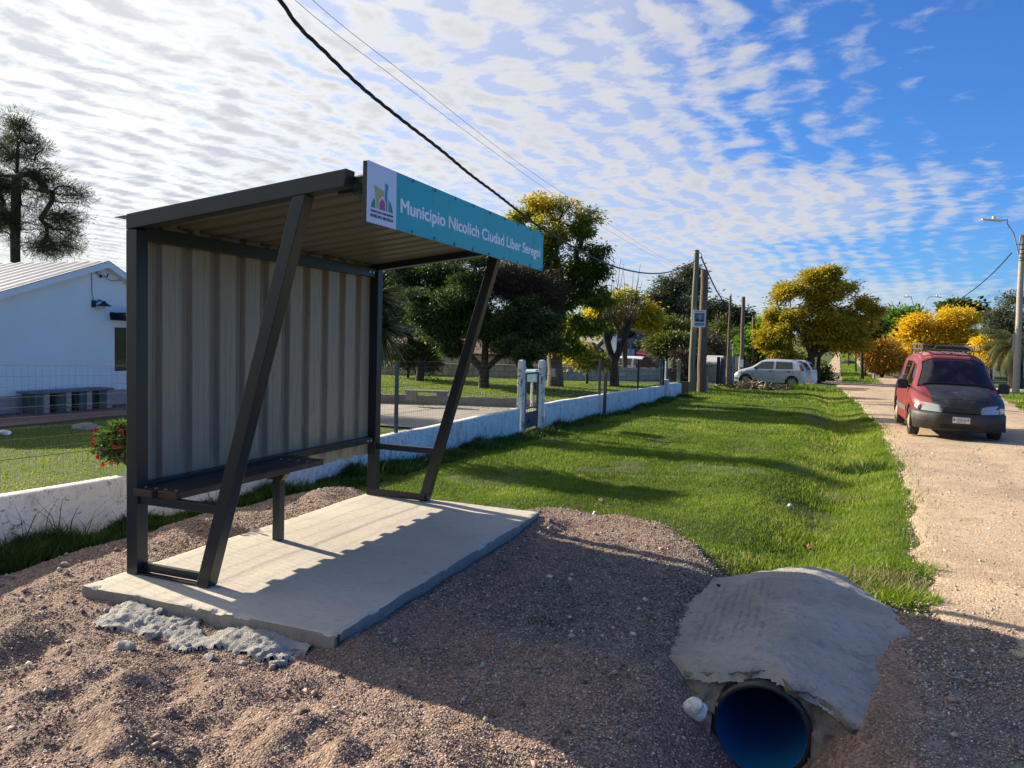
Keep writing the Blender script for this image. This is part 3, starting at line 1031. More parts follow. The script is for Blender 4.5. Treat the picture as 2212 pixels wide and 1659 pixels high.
# front face below the cover
nx, ny = XX.shape
idx = np.arange(nx*ny).reshape(nx, ny)
F = np.stack([idx[:-1, :-1], idx[1:, :-1], idx[1:, 1:], idx[:-1, 1:]], -1).reshape(-1, 4)
F = F[bm_.ravel()[F].all(axis=1)]
V = np.stack([XX, YY, ZZ], -1).reshape(-1, 3)
cov = thing('culvert_cover', 'humped trowelled concrete cover with rake marks over the drain pipe', 'concrete cover', (0, 0, 0))
npmesh('hump', V, F, M['cover'], cov, smooth=True)
# rough mortar headwall wrapping the pipe mouth
hx = np.arange(-.78, .60, .012)
hz = np.arange(0, 1.001, .03)
XX, TT = np.meshgrid(hx, hz, indexing='ij')
fr = np.interp(XX, [-.75, -.5, -.3, -.1, .1, .25, .5], [4.02, 3.80, 3.73, 3.73, 3.72, 3.62, 3.44])+.025*fbm(XX*5, XX*0, 3)
ztop = cover_h(XX, fr)-.018
zb = ztop-np.interp(XX, [-.78, -.5, -.2, .15, .35, .60], [.08, .18, .44, .40, .24, .10])
ZZ = ztop+(zb-ztop)*TT
YY = fr+.02-.11*TT+.05*fbm(XX*8, ZZ*8, 4)+.02*fbm(XX*26, ZZ*26, 3)
rad = np.hypot(XX-PC[0], ZZ-PC[2])
M['headwall'] = concrete('earthy_mortar', (.24, .215, .19), (.17, .15, .13), (.11, .10, .085), (1, 1, 1), .02)
gridmesh('headwall', XX, YY, ZZ, M['headwall'], rad > PR*.93, cov)
q = on_Y(1508, 1530, 3.56)
rock('plastic_bag', (q[0]-.01, q[1], q[2]-.03), (.105, .07, .085), M['white'], 'crumpled white plastic lump wedged left of the pipe mouth', 'plastic bag', 21, .5, sink=.1)
q = on_Y(1450, 1508, 3.75)
rock('stone', (q[0], q[1], q[2]-.03), (.07, .06, .06), M['rock_grey'], 'dark earthy stone left of the crumpled white plastic', 'stone', 22, .3, sink=.2)
rock('stone', on_z(1600, 1474, .0)+np.array([0, .02, -.01]), (.028, .022, .02), M['rock_tan'], 'small pale stone resting on top of the pipe rim', 'stone', 23, .3, sink=.1)
rock('mud_clod', on_z(1552, 1268, -.09), (.03, .025, .025), M['bark'], 'small dark clod on the back of the concrete hump', 'clod', 24, .3, sink=.2)

# litter on the grass
lt = ghit(1282, 1122)
cup = thing('paper_cup', 'crushed white and green paper cup on the gravel edge by the grass', 'litter', (lt[0], lt[1], lt[2]+.02), .5)
mb = MB()
mb.poly([(-.055, 0, 0), (.05, .01, .0), (.06, .0, .02), (.035, 0, .055), (.01, 0, .06), (-.01, 0, .025), (-.05, 0, .012)], .045, (0, -1, .2))
mb.build('cup_body', M['white'], cup, bevel=.006)
mb = MB()
mb.poly([(.012, -.004, .028), (.045, -.004, .02), (.036, -.004, .05), (.014, -.004, .054)], .004, (0, -1, .2))
mb.build('printed_patch', surf('lime_print', (.25, .45, .12), .5), cup)


def leaf_litter(x, y, col, label, s=.05):
    p = ghit(x, y)
    mb = MB()
    pts = []
    for k in range(10):
        a = 2*math.pi*k/10
        r = s*(1 if k % 2 == 0 else .5)
        pts.append((p[0]+r*math.cos(a), p[1]+r*math.sin(a), p[2]+.045+.018*math.sin(2*a)))
    c = (p[0], p[1], p[2]+.03)
    mb.add(pts+[c], [(k, (k+1) % 10, 10) for k in range(10)])
    o = mb.build('fallen_leaf', col, fix=False)
    setp(o, label, 'leaf')


M['dryleaf'] = surf('dry_leaf', (.24, .15, .10), .8)
leaf_litter(1293, 1088, M['dryleaf'], 'curled brown leaf on the shaded grass above the paper cup', .055)
leaf_litter(1742, 1192, surf('red_leaf', (.32, .10, .06), .8), 'reddish dry leaf in the grass dip beyond the concrete hump', .05)
q = ghit(1672, 880)
rock('plastic_scrap', (q[0], q[1], q[2]+.03), (.17, .1, .07), M['white'], 'small white scrap lying on the far lawn towards the road', 'litter', 31, .2, sink=.2)
q = ghit(1706, 1098)
rock('stone', (q[0], q[1], q[2]+.02), (.05, .05, .04), M['white'], 'white pebble in the grass dip short of the dirt road', 'stone', 32, .2, sink=.2)
# ------------------------------------------------------------------ bus shelter
X0, Y0, Y1 = -3.98, 3.52, 6.393
W = .088
HR, SL = 2.252, .1187
BH = .095
XE = X0+1.595


def ztop(x):
    return HR+SL*(x-X0)


shel = thing('bus_shelter', 'dark steel bus shelter with slanted front legs, ribbed taupe panels and a teal name board', 'bus shelter', (X0, Y0, 0))
L_ = Matrix.Translation((-X0, -Y0, 0))


def part(mb, name, mat, parent, bevel=.004):
    """geometry given in world coordinates, parented with a local offset"""
    o = mb.build(name, mat, None, bevel)
    o.parent = parent
    o.matrix_parent_inverse = Matrix.Identity(4)
    loc = parent.location
    rz = parent.rotation_euler
    inv = (Matrix.Translation(loc) @ rz.to_matrix().to_4x4()).inverted()
    o.data.transform(inv)
    return o


def prism(mb, pts, y0, y1):
    n = len(pts)
    vs = [(x, y0, z) for x, z in pts]+[(x, y1, z) for x, z in pts]
    fs = [tuple(range(n)), tuple(reversed(range(n, 2*n)))]+[(i, n+i, n+(i+1) % n, (i+1) % n) for i in range(n)]
    mb.add(vs, fs)


XB0, XT0 = X0+.562, X0+1.243
for ya in (Y0, Y1-W):
    mb = MB()
    mb.box(X0, X0+W, ya, ya+W, .0, ztop(X0)-BH-.001)
    part(mb, 'post', M['steel'], shel)
    mb = MB()
    prism(mb, [(XB0, .0), (XB0+W, .0), (XT0+W, ztop(XT0+W)-BH-.001), (XT0, ztop(XT0)-BH-.001)], ya+.001, ya+W-.001)
    part(mb, 'slanted_leg', M['steel'], shel)
    mb = MB()
    prism(mb, [(X0, ztop(X0)-BH), (XE-.012, ztop(XE)-BH), (XE, ztop(XE)), (X0, ztop(X0))], ya, ya+W)
    part(mb, 'roof_beam', M['steel'], shel)
    mb = MB()
    yy = ya+.025 if ya == Y0 else ya-.004
    if ya == Y0:
        mb.box(X0+W, XB0+.01, ya+W-.034, ya+W-.004, .012, .062)
        mb.box(X0+W, XB0+.01, ya+.006, ya+W-.04, .004, .012)
    else:
        mb.box(X0+.002, XB0+W-.01, ya-.012, ya-.001, .004, .072)
    part(mb, 'floor_bar', M['steel'], shel, .002)
    mb = MB()
    zz = .475
    xl = XB0+(zz)/2.3*(XT0-XB0)
    mb.box(X0+W, xl+.012, ya+.02, ya+W-.02, zz-.025, zz+.030)
    part(mb, 'cross_bar', M['steel'], shel, .003)
# girts, purlins
mb = MB()
mb.box(X0+.004, X0+.064, Y0+W, Y1-W, 2.10, 2.185)
part(mb, 'top_rail', M['steel'], shel)
mb = MB()
mb.box(X0+.004, X0+.064, Y0+W, Y1-W, .515, .572)
part(mb, 'lower_rail', M['steel'], shel)
mb = MB()
mb.box(XE-.075, XE-.012, Y0+W+.001, Y1-W-.001, ztop(XE)-.092, ztop(XE)-.022)
part(mb, 'front_purlin', M['steel'], shel)
for yy, zz in ((Y0+W+.07, .543), (Y1-W-.05, .543), (Y1-W-.11, .543), (Y1-W-.06, 2.14), (Y1-W-.12, 2.14)):
    mb = MB()
    mb.disc((X0+.070, yy, zz), .010, .012, 'X', 8)
    part(mb, 'bolt', M['bolt'], shel, 0)


# trapezoidal sheets
def trap(s, pitch=.262, top=.150, bev=.016, h=.055):
    """depth profile of the sheet: 0 on the wide pan, h on the raised rib, with two shallow stiffening grooves"""
    q = s % pitch
    a = pitch-top-2*bev
    z = np.where(q < a, 0, np.where(q < a+bev, (q-a)/bev*h, np.where(q < a+bev+top, h, (pitch-q)/bev*h)))
    for c in (a+bev+top*.33, a+bev+top*.67):
        z = z-.004*np.exp(-((q-c)/.0035)**2)
    z = z+.003*np.exp(-((q-a*.3)/.0035)**2)+.003*np.exp(-((q-a*.7)/.0035)**2)
    return z


yy = np.arange(Y0+W-.012, Y1-.01, .0035)
pz = trap(yy-Y0-.02+.088)
zs = np.array([.40, .6, 1.2, 1.8, 2.235])
YY, ZZ = np.meshgrid(yy, zs, indexing='ij')
PX = X0-.055+np.repeat(pz[:, None], len(zs), 1)*1.0
PX = PX+.0015*fbm(YY*2.5, ZZ*.8, 2)
V = np.stack([PX-X0, YY-Y0, ZZ], -1)
nx, ny = YY.shape
idx = np.arange(nx*ny).reshape(nx, ny)
F = np.stack([idx[:-1, :-1], idx[1:, :-1], idx[1:, 1:], idx[:-1, 1:]], -1).reshape(-1, 4)
back = npmesh('back_panel', V.reshape(-1, 3), F, M['deck'], shel)
back['label'] = 'ribbed taupe metal back panel'
xx = np.array([X0-.02, X0+.3, X0+.8, X0+1.3, XE+.12])
yy = np.arange(Y0+W-.006, Y1-W+.006, .0035)
XX, YY = np.meshgrid(xx, yy, indexing='ij')
pz = trap(yy-Y0, .205, .045, .02, .03)
ZZ = ztop(XX)-.036+pz[None, :]
V = np.stack([XX-X0, YY-Y0, ZZ], -1)
nx, ny = YY.shape
idx = np.arange(nx*ny).reshape(nx, ny)
F = np.stack([idx[:-1, :-1], idx[1:, :-1], idx[1:, 1:], idx[:-1, 1:]], -1).reshape(-1, 4)
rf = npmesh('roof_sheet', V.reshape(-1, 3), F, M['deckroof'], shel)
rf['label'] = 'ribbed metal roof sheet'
mb = MB()
prism(mb, [(X0-.10, ztop(X0-.10)-.006), (X0-.0, ztop(X0)-.008), (X0, ztop(X0)-.005), (X0-.10, ztop(X0-.10)-.003)], Y0+.004, Y1)
part(mb, 'drip_flashing', M['metal_grey'], shel, 0)

# bench of the shelter
for k, (xa, xb) in enumerate(((X0+.075, X0+.225), (X0+.240, X0+.395))):
    mb = MB()
    mb.box(xa, xb, Y0-.015+.03*k, Y0+1.555-.05*k+.02, .507, .553)
    pl_ = part(mb, 'seat_plank', M['plank'], shel, .006)
    for yb in (Y0+.055, Y0+1.36):
        for xo in (.03, .115):
            mb = MB()
            mb.disc((xa+xo, yb, .5545), .010, .006, 'Z', 10)
            o = part(mb, 'bolt', M['bolt'], shel, 0)
            o.parent = pl_
mb = MB()
LX, LY = -3.70, 4.57
mb.box(LX, LX+.062, LY, LY+.062, 0, .455)
part(mb, 'bench_leg', M['steel'], shel, .003)
mb = MB()
prism(mb, [(X0+.065, .456), (X0+.36, .456), (X0+.395, .506), (X0+.065, .506)], LY-.005, LY+.062)
part(mb, 'bench_bracket', M['steel'], shel, .003)

# name board
SX = -2.248
SZ0, SZ1 = 2.153, 2.476
SY0, SY1 = Y0-.004, 6.33
board = empty('name_board', (0, 0, 0))
board.parent = shel
board['label'] = 'teal and white name board along the roof edge'
M['teal'] = surf('teal_vinyl', (.028, .37, .40), .42, 0, var=(.030, .40, .43), vscale=2, var2=(.016, .30, .29), v2scale=5, v2range=(.58, .66), vstretch=(1, 1.6, .35))
M['vinyl'] = surf('white_vinyl', (.66, .70, .82), .45)
M['letter'] = surf('white_lettering', (.90, .91, .94), .5)
MY = SY0+.30


def bpart(mb, name, mat, bevel=0.0):
    o = mb.build(name, mat, None, bevel)
    o.data.transform(L_)
    o.parent = board
    return o


board.location = (0, 0, 0)
mb = MB()
mb.box(SX-.030, SX-.001, SY0, SY0+.028, SZ0+.002, SZ1-.002)
mb.box(SX-.030, SX-.001, SY1-.028, SY1, SZ0+.002, SZ1-.002)
mb.box(SX-.030, SX-.001, SY0+.028, SY1-.028, SZ0+.002, SZ0+.026)
mb.box(SX-.030, SX-.001, SY0+.028, SY1-.028, SZ1-.026, SZ1-.002)
bpart(mb, 'board_frame', M['steel'], .002)
mb = MB()
mb.box(SX-.001, SX+.002, SY0-.001, MY, SZ0, SZ1)
bpart(mb, 'emblem_field', M['vinyl'])
mb = MB()
mb.box(SX-.001, SX+.002, MY, SY1+.001, SZ0, SZ1)
tp = bpart(mb, 'teal_field', M['teal'])
tr_ = surf('teal_rivet', (.01, .16, .19), .5)
for k in range(9):
    for zz in (SZ0+.012, SZ1-.014):
        mb = MB()
        yb = MY+.18+k*(SY1-MY-.22)/8
        mb.tube([(SX+.004, yb, zz+.010), (SX+.006, yb+.006, zz+.004), (SX+.006, yb+.004, zz-.004), (SX+.004, yb-.001, zz-.008)], .0035, 5)
        bpart(mb, 'rivet', tr_)
mb = MB()
mb.poly([(SX-.01, SY1-.30, SZ1+.001), (SX-.01, SY1-.12, SZ1+.001), (SX-.01, SY1-.10, SZ1+.016), (SX-.01, SY1-.16, SZ1+.012)], .05, (1, 0, 0))
bpart(mb, 'lifted_flap', surf('pale_teal', (.25, .5, .5), .5))


def sign_pt(s, z, off=.0026):
    return (SX+off, SY0+s, SZ0+z)


def emblem(pts, mat, name, off=.0026):
    mb = MB()
    mb.poly([sign_pt(a, b, off) for a, b in pts], .0012, (1, 0, 0))
    return bpart(mb, name, mat)


# emblem coordinates: s across (0..0.30 m), z up (0..0.323 m), from the board in the photograph
cY = surf('emblem_yellow', (.47, .43, .16), .5)
cB = surf('emblem_blue', (.05, .22, .45), .5)
cG = surf('emblem_green', (.04, .26, .18), .5)
cR = surf('emblem_red', (.50, .06, .16), .5)
cT = surf('emblem_text', (.10, .11, .16), .5)
emblem([(.063, .207), (.171, .189), (.171, .154), (.148, .160), (.113, .128), (.109, .083), (.090, .083)], cY, 'yellow_quad')
emblem([(.174, .232), (.190, .235), (.208, .230), (.212, .218), (.201, .188), (.205, .083), (.189, .083), (.188, .128), (.174, .143), (.178, .182)], cB, 'blue_tower')
emblem([(.032, .083), (.082, .083), (.069, .137), (.056, .128), (.043, .108)], cG, 'green_hill')
emblem([(.215, .083), (.264, .083), (.255, .112), (.240, .134), (.213, .152)], cG, 'green_hill')
emblem([(.120, .083), (.180, .083), (.180, .126), (.149, .147), (.120, .119)], cR, 'red_house')


def textmesh(body, size, mat, name, origin, wid=None, bold=.0):
    cu = bpy.data.curves.new('txt', 'FONT')
    cu.body = body
    cu.size = size
    cu.extrude = .0006
    cu.space_character = 1.0
    o = bpy.data.objects.new('txt', cu)
    COL.objects.link(o)
    bpy.context.view_layer.update()
    dg = bpy.context.evaluated_depsgraph_get()
    me = bpy.data.meshes.new_from_object(o.evaluated_get(dg))
    bpy.data.objects.remove(o)
    xs = [v.co.x for v in me.vertices]
    w0 = max(xs)-min(xs)
    k = wid/w0 if wid else 1.0
    me.transform(Matrix.Translation((-min(xs), 0, 0)))
    me.transform(Matrix.Scale(k, 4, (1, 0, 0)))
    if bold:
        import bmesh
        bm = bmesh.new()
        for k_, (ax_, ay_) in enumerate(((-bold, 0), (bold, 0), (0, bold*.6), (0, -bold*.6), (0, 0))):
            m2 = me.copy()
            m2.transform(Matrix.Translation((ax_, ay_, .00025*k_)))
            bm.from_mesh(m2)
            bpy.data.meshes.remove(m2)
        bm.to_mesh(me)
        bm.free()
    me.transform(origin)
    me.name = name
    me.materials.clear()
    me.materials.append(mat)
    ob = bpy.data.objects.new(name, me)
    COL.objects.link(ob)
    return ob


def on_board(s, z, off=.0032):
    # text x -> +Y, text y -> +Z, normal -> +X
    return L_ @ Matrix(((0, 0, 1, SX+off), (1, 0, 0, SY0+s), (0, 1, 0, SZ0+z), (0, 0, 0, 1)))


o = textmesh('Municipio Nicolich Ciudad Líber Seregni', .112, M['letter'], 'lettering', on_board(.348, .106), 2.385, .0044)
o.parent = board
o = textmesh('CIUDAD GRAL. LÍBER SEREGNI', .0165, cT, 'small_lettering', on_board(.031, .060), .232, .0003)
o.parent = board
o = textmesh('MUNICIPIO NICOLICH', .0225, cT, 'small_lettering', on_board(.031, .033), .232, .0006)
o.parent = board
for ya in (Y0+W+.002, Y1-W-.006):
    mb = MB()
    mb.bar((XE-.11, ya, ztop(XE)-.108), (XE-.02, ya, ztop(XE)-.100), .004, .022)
    mb.bar((XE-.02, ya, ztop(XE)-.100), (SX-.03, ya, SZ0+.11), .004, .022)
    mb.bar((XE-.02, ya, ztop(XE)-.045), (SX-.028, ya, ztop(XE)-.055), .03, .03)
    part(mb, 'board_bracket', M['steel'], shel, 0)
# ------------------------------------------------------------------ grass and weeds
def blades(name, X, Y, Z, hgt, wid, mat, label, cat='grass', lean=.45, rnd=None, curve=True):
    n = len(X)
    a = rng.random(n)*2*np.pi
    la = rng.random(n)*2*np.pi
    l = lean*hgt*(.3+rng.random(n))
    cx_, cy_ = np.cos(a)*wid/2, np.sin(a)*wid/2
    dx_, dy_ = np.cos(la)*l, np.sin(la)*l
    B = np.stack([X, Y, Z-.01], 1)
    v0 = B+np.stack([cx_, cy_, 0*cx_], 1)
    v1 = B-np.stack([cx_, cy_, 0*cx_], 1)
    mid = B+np.stack([dx_*.35, dy_*.35, hgt*.6], 1)
    v2 = mid-np.stack([cx_, cy_, 0*cx_], 1)*.75
    v3 = mid+np.stack([cx_, cy_, 0*cx_], 1)*.75
    tip = B+np.stack([dx_, dy_, hgt*.97], 1)
    V = np.stack([v0, v1, v2, v3, tip], 1).reshape(-1, 3)
    o5 = (np.arange(n)*5)[:, None]
    F = np.concatenate([o5+np.array([[0, 1, 2]]), o5+np.array([[0, 2, 3]]), o5+np.array([[3, 2, 4]])])
    rr = rng.random(n) if rnd is None else rnd
    o = npmesh(name, V, F, mat, attr={'rnd': np.repeat(rr, 5)})
    return setp(o, label, cat, kind='stuff')


def lawn_pts(n, x0, x1, y0, y1):
    X = x0+(x1-x0)*rng.random(n)
    Y = y0+(y1-y0)*rng.random(n)
    return X, Y


def verge_mask(X, Y):
    e = .10*fbm(X*3+5, Y*3, 3)
    return (X > wallx(Y)+.02) & (X < roadl(Y)+.07*fbm(Y*1.7, Y*0+3.1, 4)+.02+e*.5+.40*rng.random(X.shape)**5) & (gmask(X, Y) < .35)


GX, GY, GH, GW, GR = [], [], [], [], []
for (n, y0, y1, h, wdt) in ((150000, 4.9, 9.5, .034, .0065), (130000, 9.5, 16, .042, .009), (80000, 16, 28, .05, .015), (45000, 28, 46, .06, .028)):
    X, Y = lawn_pts(n, -5.6, 2.0, y0, y1)
    k = verge_mask(X, Y)
    if y1 > 40:
        k &= ~((X > -5) & (Y > 41.5) & (X < 1.0) & (Y < 47))
    # worn, bare strips let soil through
    bare = fbm(X*1.1+40, Y*1.1, 3)+.55*np.exp(-((X-(roadl(Y)-1.25+.3*np.sin(Y*.9)))/.28)**2)*sst(Y, 7.5, 9)
    k &= ~((bare > .55) & (rng.random(n) < .8))
    X, Y = X[k], Y[k]
    d = roadl(Y)-X
    dit = ditch(X, Y)
    tall = 1+.9*sst(dit, .05, .13)*(rng.random(len(X)) < .25)+.6*sst(.35-d, 0, .3)*(rng.random(len(X)) < .35)+1.1*sst(X, -4.2, wallx(Y)+0)*0
    wallk = sst(.45-(X-wallx(Y)), 0, .4)
    tall = tall+2.2*wallk*rng.random(len(X))
    GX.append(X)
    GY.append(Y)
    GH.append(h*tall*(.6+.8*rng.random(len(X))))
    GW.append(wdt*(.7+.6*rng.random(len(X))))
    patch = .5+.30*fbm(X*.9, Y*.9, 3)
    dry = .24*sst(.9-np.abs(d-.75), 0, .6)+.25*sst(fbm(X*1.7+9, Y*1.7, 3), .2, .7)
    GR.append(np.clip(patch*.7+dry+.45*(rng.random(len(X))-.45)-.25*wallk, 0, 1))
X, Y, Hh, Ww, Rr = [np.concatenate(q) for q in (GX, GY, GH, GW, GR)]
blades('verge_grass', X, Y, gz_(X, Y), Hh, Ww, M['blade'], 'short green grass of the roadside verge between wall and dirt road', rnd=Rr)

# darker, taller weeds along the foot of the white wall
n = 52000
Yw = 2.0+10*rng.random(n)**1.0
Xw = wallx(Yw)+.02+.62*rng.random(n)**1.7
k = (gmask(Xw, Yw) < .8)
Xw, Yw = Xw[k], Yw[k]
clump = np.clip(.55+.8*fbm(Xw*2.5, Yw*2.5, 3), .15, 1.5)
hh = .13*clump*(.5+.9*rng.random(len(Xw)))
tallk = rng.random(len(Xw)) < .010
hh = np.where(tallk, hh*2.4, hh)
blades('wall_weeds', Xw, Yw, gz_(Xw, Yw)-.005, hh, .009*(.7+.6*rng.random(len(Xw))), M['weed'], 'dark tall weeds growing along the foot of the white wall', 'weeds', lean=.7)
n = 14000
Yw = 12+17*rng.random(n)
Xw = wallx(Yw)+.02+.5*rng.random(n)**1.7
clump = np.clip(.5+.8*fbm(Xw*2.0, Yw*2.0, 3), .15, 1.5)
blades('wall_weeds', Xw, Yw, gz_(Xw, Yw)-.005, .15*clump*(.5+.9*rng.random(n)), .014+0*Xw, M['weed'], 'dark weeds at the foot of the far end of the white wall', 'weeds', lean=.6)


def tuft(px, py, n, h, spread, mat=None, label='', w=.009, lean=.8, gravel=False, dz=0.0):
    p = gl(px, py) if gravel else ghit(px, py)
    r = spread*np.sqrt(rng.random(n))
    a = rng.random(n)*2*np.pi
    X = p[0]+r*np.cos(a)
    Y = p[1]+r*np.sin(a)*.8
    blades('grass_tuft', X, Y, (grz(X, Y) if gravel else gz_(X, Y))+dz, h*(.4+.8*rng.random(n)), w*(.7+.6*rng.random(n)), mat or M['blade'], label, 'grass', lean=lean, rnd=np.clip(.35+.5*rng.random(n), 0, 1))


tuft(1850, 1020, 700, .17, .42, M['weed'], 'tall dark tuft of grass in the ditch beside the dirt road')
tuft(1890, 985, 260, .12, .22, None, 'bright grass tuft on the ditch bank at the road edge')
tuft(1815, 1085, 420, .09, .30, M['blade_dry'], 'withered straw-coloured grass patch in the ditch')
tuft(1860, 1260, 900, .08, .45, M['blade_dry'], 'half-dry long grass on the bank beyond the concrete hump')
tuft(1950, 1230, 420, .09, .26, None, 'green tuft spilling onto the dirt road beyond the hump', w=.011)
tuft(1955, 1300, 500, .085, .24, None, 'green tuft at the road corner right of the concrete hump', w=.011)
tuft(1790, 1180, 700, .10, .40, None, 'grass in the shaded dip short of the concrete hump')
tuft(1375, 975, 110, .09, .16, None, 'broad-leaved weed cluster in the middle of the lawn', w=.016)
tuft(1170, 1345, 90, .03, .10, M['weed'], 'faint green sprouts in the shaded gravel', gravel=True)
tuft(1430, 1350, 60, .03, .12, M['weed'], 'sparse sprouts in the gravel left of the concrete hump', gravel=True)
for q in ((1700, 822), (1745, 842), (1775, 846)):
    tuft(q[0], q[1], 260, .35, .8, None, {1700: 'tall grass before the rear wheel of the silver car', 1745: 'tall grass clump at the foot of the big yellow tree', 1775: 'tall grass at the corner where the verge meets the road'}[q[0]], w=.03, lean=.4)

# garden lawn behind the wall
n = 75000
X = -13.2+7.7*rng.random(n)
Y = 4.5+12.4*rng.random(n)
k = (X < wallx(Y)-.2) & ~((X > -11.4) & (Y > 12.6))
k &= (rng.random(n) < np.clip(12/(Y+2), .4, 1))
X, Y = X[k], Y[k]
blades('garden_grass', X, Y, gz_(X, Y), .03*(.6+.8*rng.random(len(X))), .012+0*X, M['blade'], 'bright mown lawn in the garden behind the white wall', rnd=np.clip(.62+.3*fbm(X, Y, 2)+.3*(rng.random(len(X))-.5), 0, 1))
n = 30000
X = -15+9.5*rng.random(n)
Y = 17+14*rng.random(n)
k = (X < wallx(Y)-.3)
X, Y = X[k], Y[k]
blades('garden_grass', X, Y, gz_(X, Y)+.0, .06*(.6+.8*rng.random(len(X))), .022+0*X, M['blade'], 'lawn under the trees at the back of the garden', rnd=np.clip(.6+.3*(rng.random(len(X))-.5), 0, 1))
# grass across the road
n = 60000
Y = 22+45*rng.random(n)
X = np.interp(Y, *ROADR)+10*rng.random(n)**1.3
X = X+.25*fbm(Y*1.2, X*0, 3)
k = ~((Y > 50) & (X < 13))
X, Y = X[k], Y[k]
blades('roadside_grass', X, Y, gz_(X, Y), .08*(.5+rng.random(len(X))), .035+0*X, M['blade'], 'rough grass on the far side of the road round the lamp post', rnd=np.clip(.55+.3*fbm(X*.7, Y*.7, 2)+.4*(rng.random(len(X))-.5), 0, 1))
# grass island between the two far tracks
isl = []
for (py, xa, xb) in ((828, 1819, 1898), (815, 1820, 1880), (800, 1817, 1860), (785, 1817, 1848), (772, 1816, 1842), (760, 1818, 1840), (750, 1828, 1837)):
    isl.append((ghit(xa, py, 0, 40), ghit(xb, py, 0, 40)))
yi = np.array([p[0][1] for p in isl])
o_ = np.argsort(yi)
xa = np.array([p[0][0] for p in isl])[o_]
xb = np.array([p[1][0] for p in isl])[o_]
yi = yi[o_]
n = 16000
Y = yi[0]+(yi[-1]-yi[0])*rng.random(n)
X = np.interp(Y, yi, xa)+(np.interp(Y, yi, xb)-np.interp(Y, yi, xa))*rng.random(n)
blades('island_grass', X, Y, gz_(X, Y), .18*(.5+rng.random(n)), .07+0*X, M['blade'], 'grass island between the two tracks climbing the far slope', rnd=np.clip(.55+.4*(rng.random(n)-.5), 0, 1))

# ------------------------------------------------------------------ white wall, fence, gate


def on_wall(px, py, off=0.0):
    d = ray(px, py)
    t_ = (-5.45-.132+off)/(d[0]-.033*d[1])
    return H0+d*t_


def wall_seg(name, pxs, label, th=.15, ext0=None):
    pts = [on_wall(*q) for q in pxs]
    if ext0 is not None:
        pts = [np.array([wallx(ext0), ext0, pts[0][2]+.05])]+pts
    Ys = np.arange(pts[0][1], pts[-1][1], .12)
    Ys = np.append(Ys, pts[-1][1])
    Zt = np.interp(Ys, [p[1] for p in pts], [p[2] for p in pts])+.006*fbm(Ys*1.7, Ys*0, 3)
    org = np.array([wallx(Ys[0]), Ys[0], 0])
    rows = []
    for Yq, zt in zip(Ys, Zt):
        g = float(gz_(np.array([wallx(Yq)+.1]), np.array([Yq]))[0])-.25
        xw = wallx(Yq)
        prof = [(0, g), (.0, g+(zt-g)*.5), (0, zt-.015), (-.012, zt-.002), (-th+.012, zt), (-th, zt-.015), (-th, g)]
        rows.append([(xw+a+.004*float(vnoise(np.array([Yq*2.]), np.array([b*3.]))[0]), Yq, b) for a, b in prof])
    R_ = np.array(rows)-org
    a, b = R_.shape[:2]
    idx = np.arange(a*b).reshape(a, b)
    F = np.stack([idx[:-1, :-1], idx[1:, :-1], idx[1:, 1:], idx[:-1, 1:]], -1).reshape(-1, 4)
    V = R_.reshape(-1, 3)
    # end caps as quads
    caps = []
    for r_i in (idx[0], idx[-1]):
        caps += [[r_i[0], r_i[1], r_i[5], r_i[6]], [r_i[1], r_i[2], r_i[4], r_i[5]], [r_i[2], r_i[3], r_i[3], r_i[4]]]
    caps = [c for c in caps if len(set(c)) == 4]
    F = np.concatenate([F, np.array(caps)])
    o = npmesh(name, V, F, M['whitewall'])
    o.location = tuple(org)
    setp(o, label, 'wall')
    return Ys, Zt


YsA, ZtA = wall_seg('white_wall', [(0, 1075), (271, 1032), (820, 945), (950, 919), (1123, 883)], 'low whitewashed garden wall running behind the bus shelter up to the gate', ext0=1.0)
YsB, ZtB = wall_seg('white_wall', [(1180, 872), (1330, 848), (1436, 833)], 'low whitewashed wall between the gate and the white pier')
p = on_wall(1438, 833)
YsC, ZtC = wall_seg('white_wall', [(1447, 828), (1472, 827)], 'short far end piece of whitewashed wall past the white pier')
WT = lambda Yq: float(np.interp(Yq, np.concatenate([YsA, YsB, YsC]), np.concatenate([ZtA, ZtB, ZtC])))


def post(name, px, ptop, pbot, wd, dp, mat, label, cat, off=-.075, cap=None, group=None, onw=True):
    b = on_wall(px, pbot, off)
    tz = on_wall(px, ptop, off)[2]
    o = thing(name, label, cat, (b[0], b[1], 0), group=group)
    return o, b, tz


def simple_post(name, px, ptop, wd, dp, mat, label, cat, off=-.075, zb=None, group=None, tube_=False, cap=None):
    b = on_wall(px, ptop, off)
    z0 = WT(b[1])-.05 if zb is None else zb
    mb = MB()
    if tube_:
        mb.tube([(0, 0, 0), (0, 0, b[2]-z0)], wd/2, 10)
    else:
        mb.box(-wd/2, wd/2, -dp/2, dp/2, 0, b[2]-z0)
    if cap == 'round':
        mb.tube([(0, 0, b[2]-z0), (0, 0, b[2]-z0+.03), (0, 0, b[2]-z0+.045)], [wd/2, wd/2.4, wd/6], 10)
    o = mb.build(name, mat, None, .006 if not tube_ else 0)
    o.location = (b[0], b[1], z0)
    return setp(o, label, cat, group)


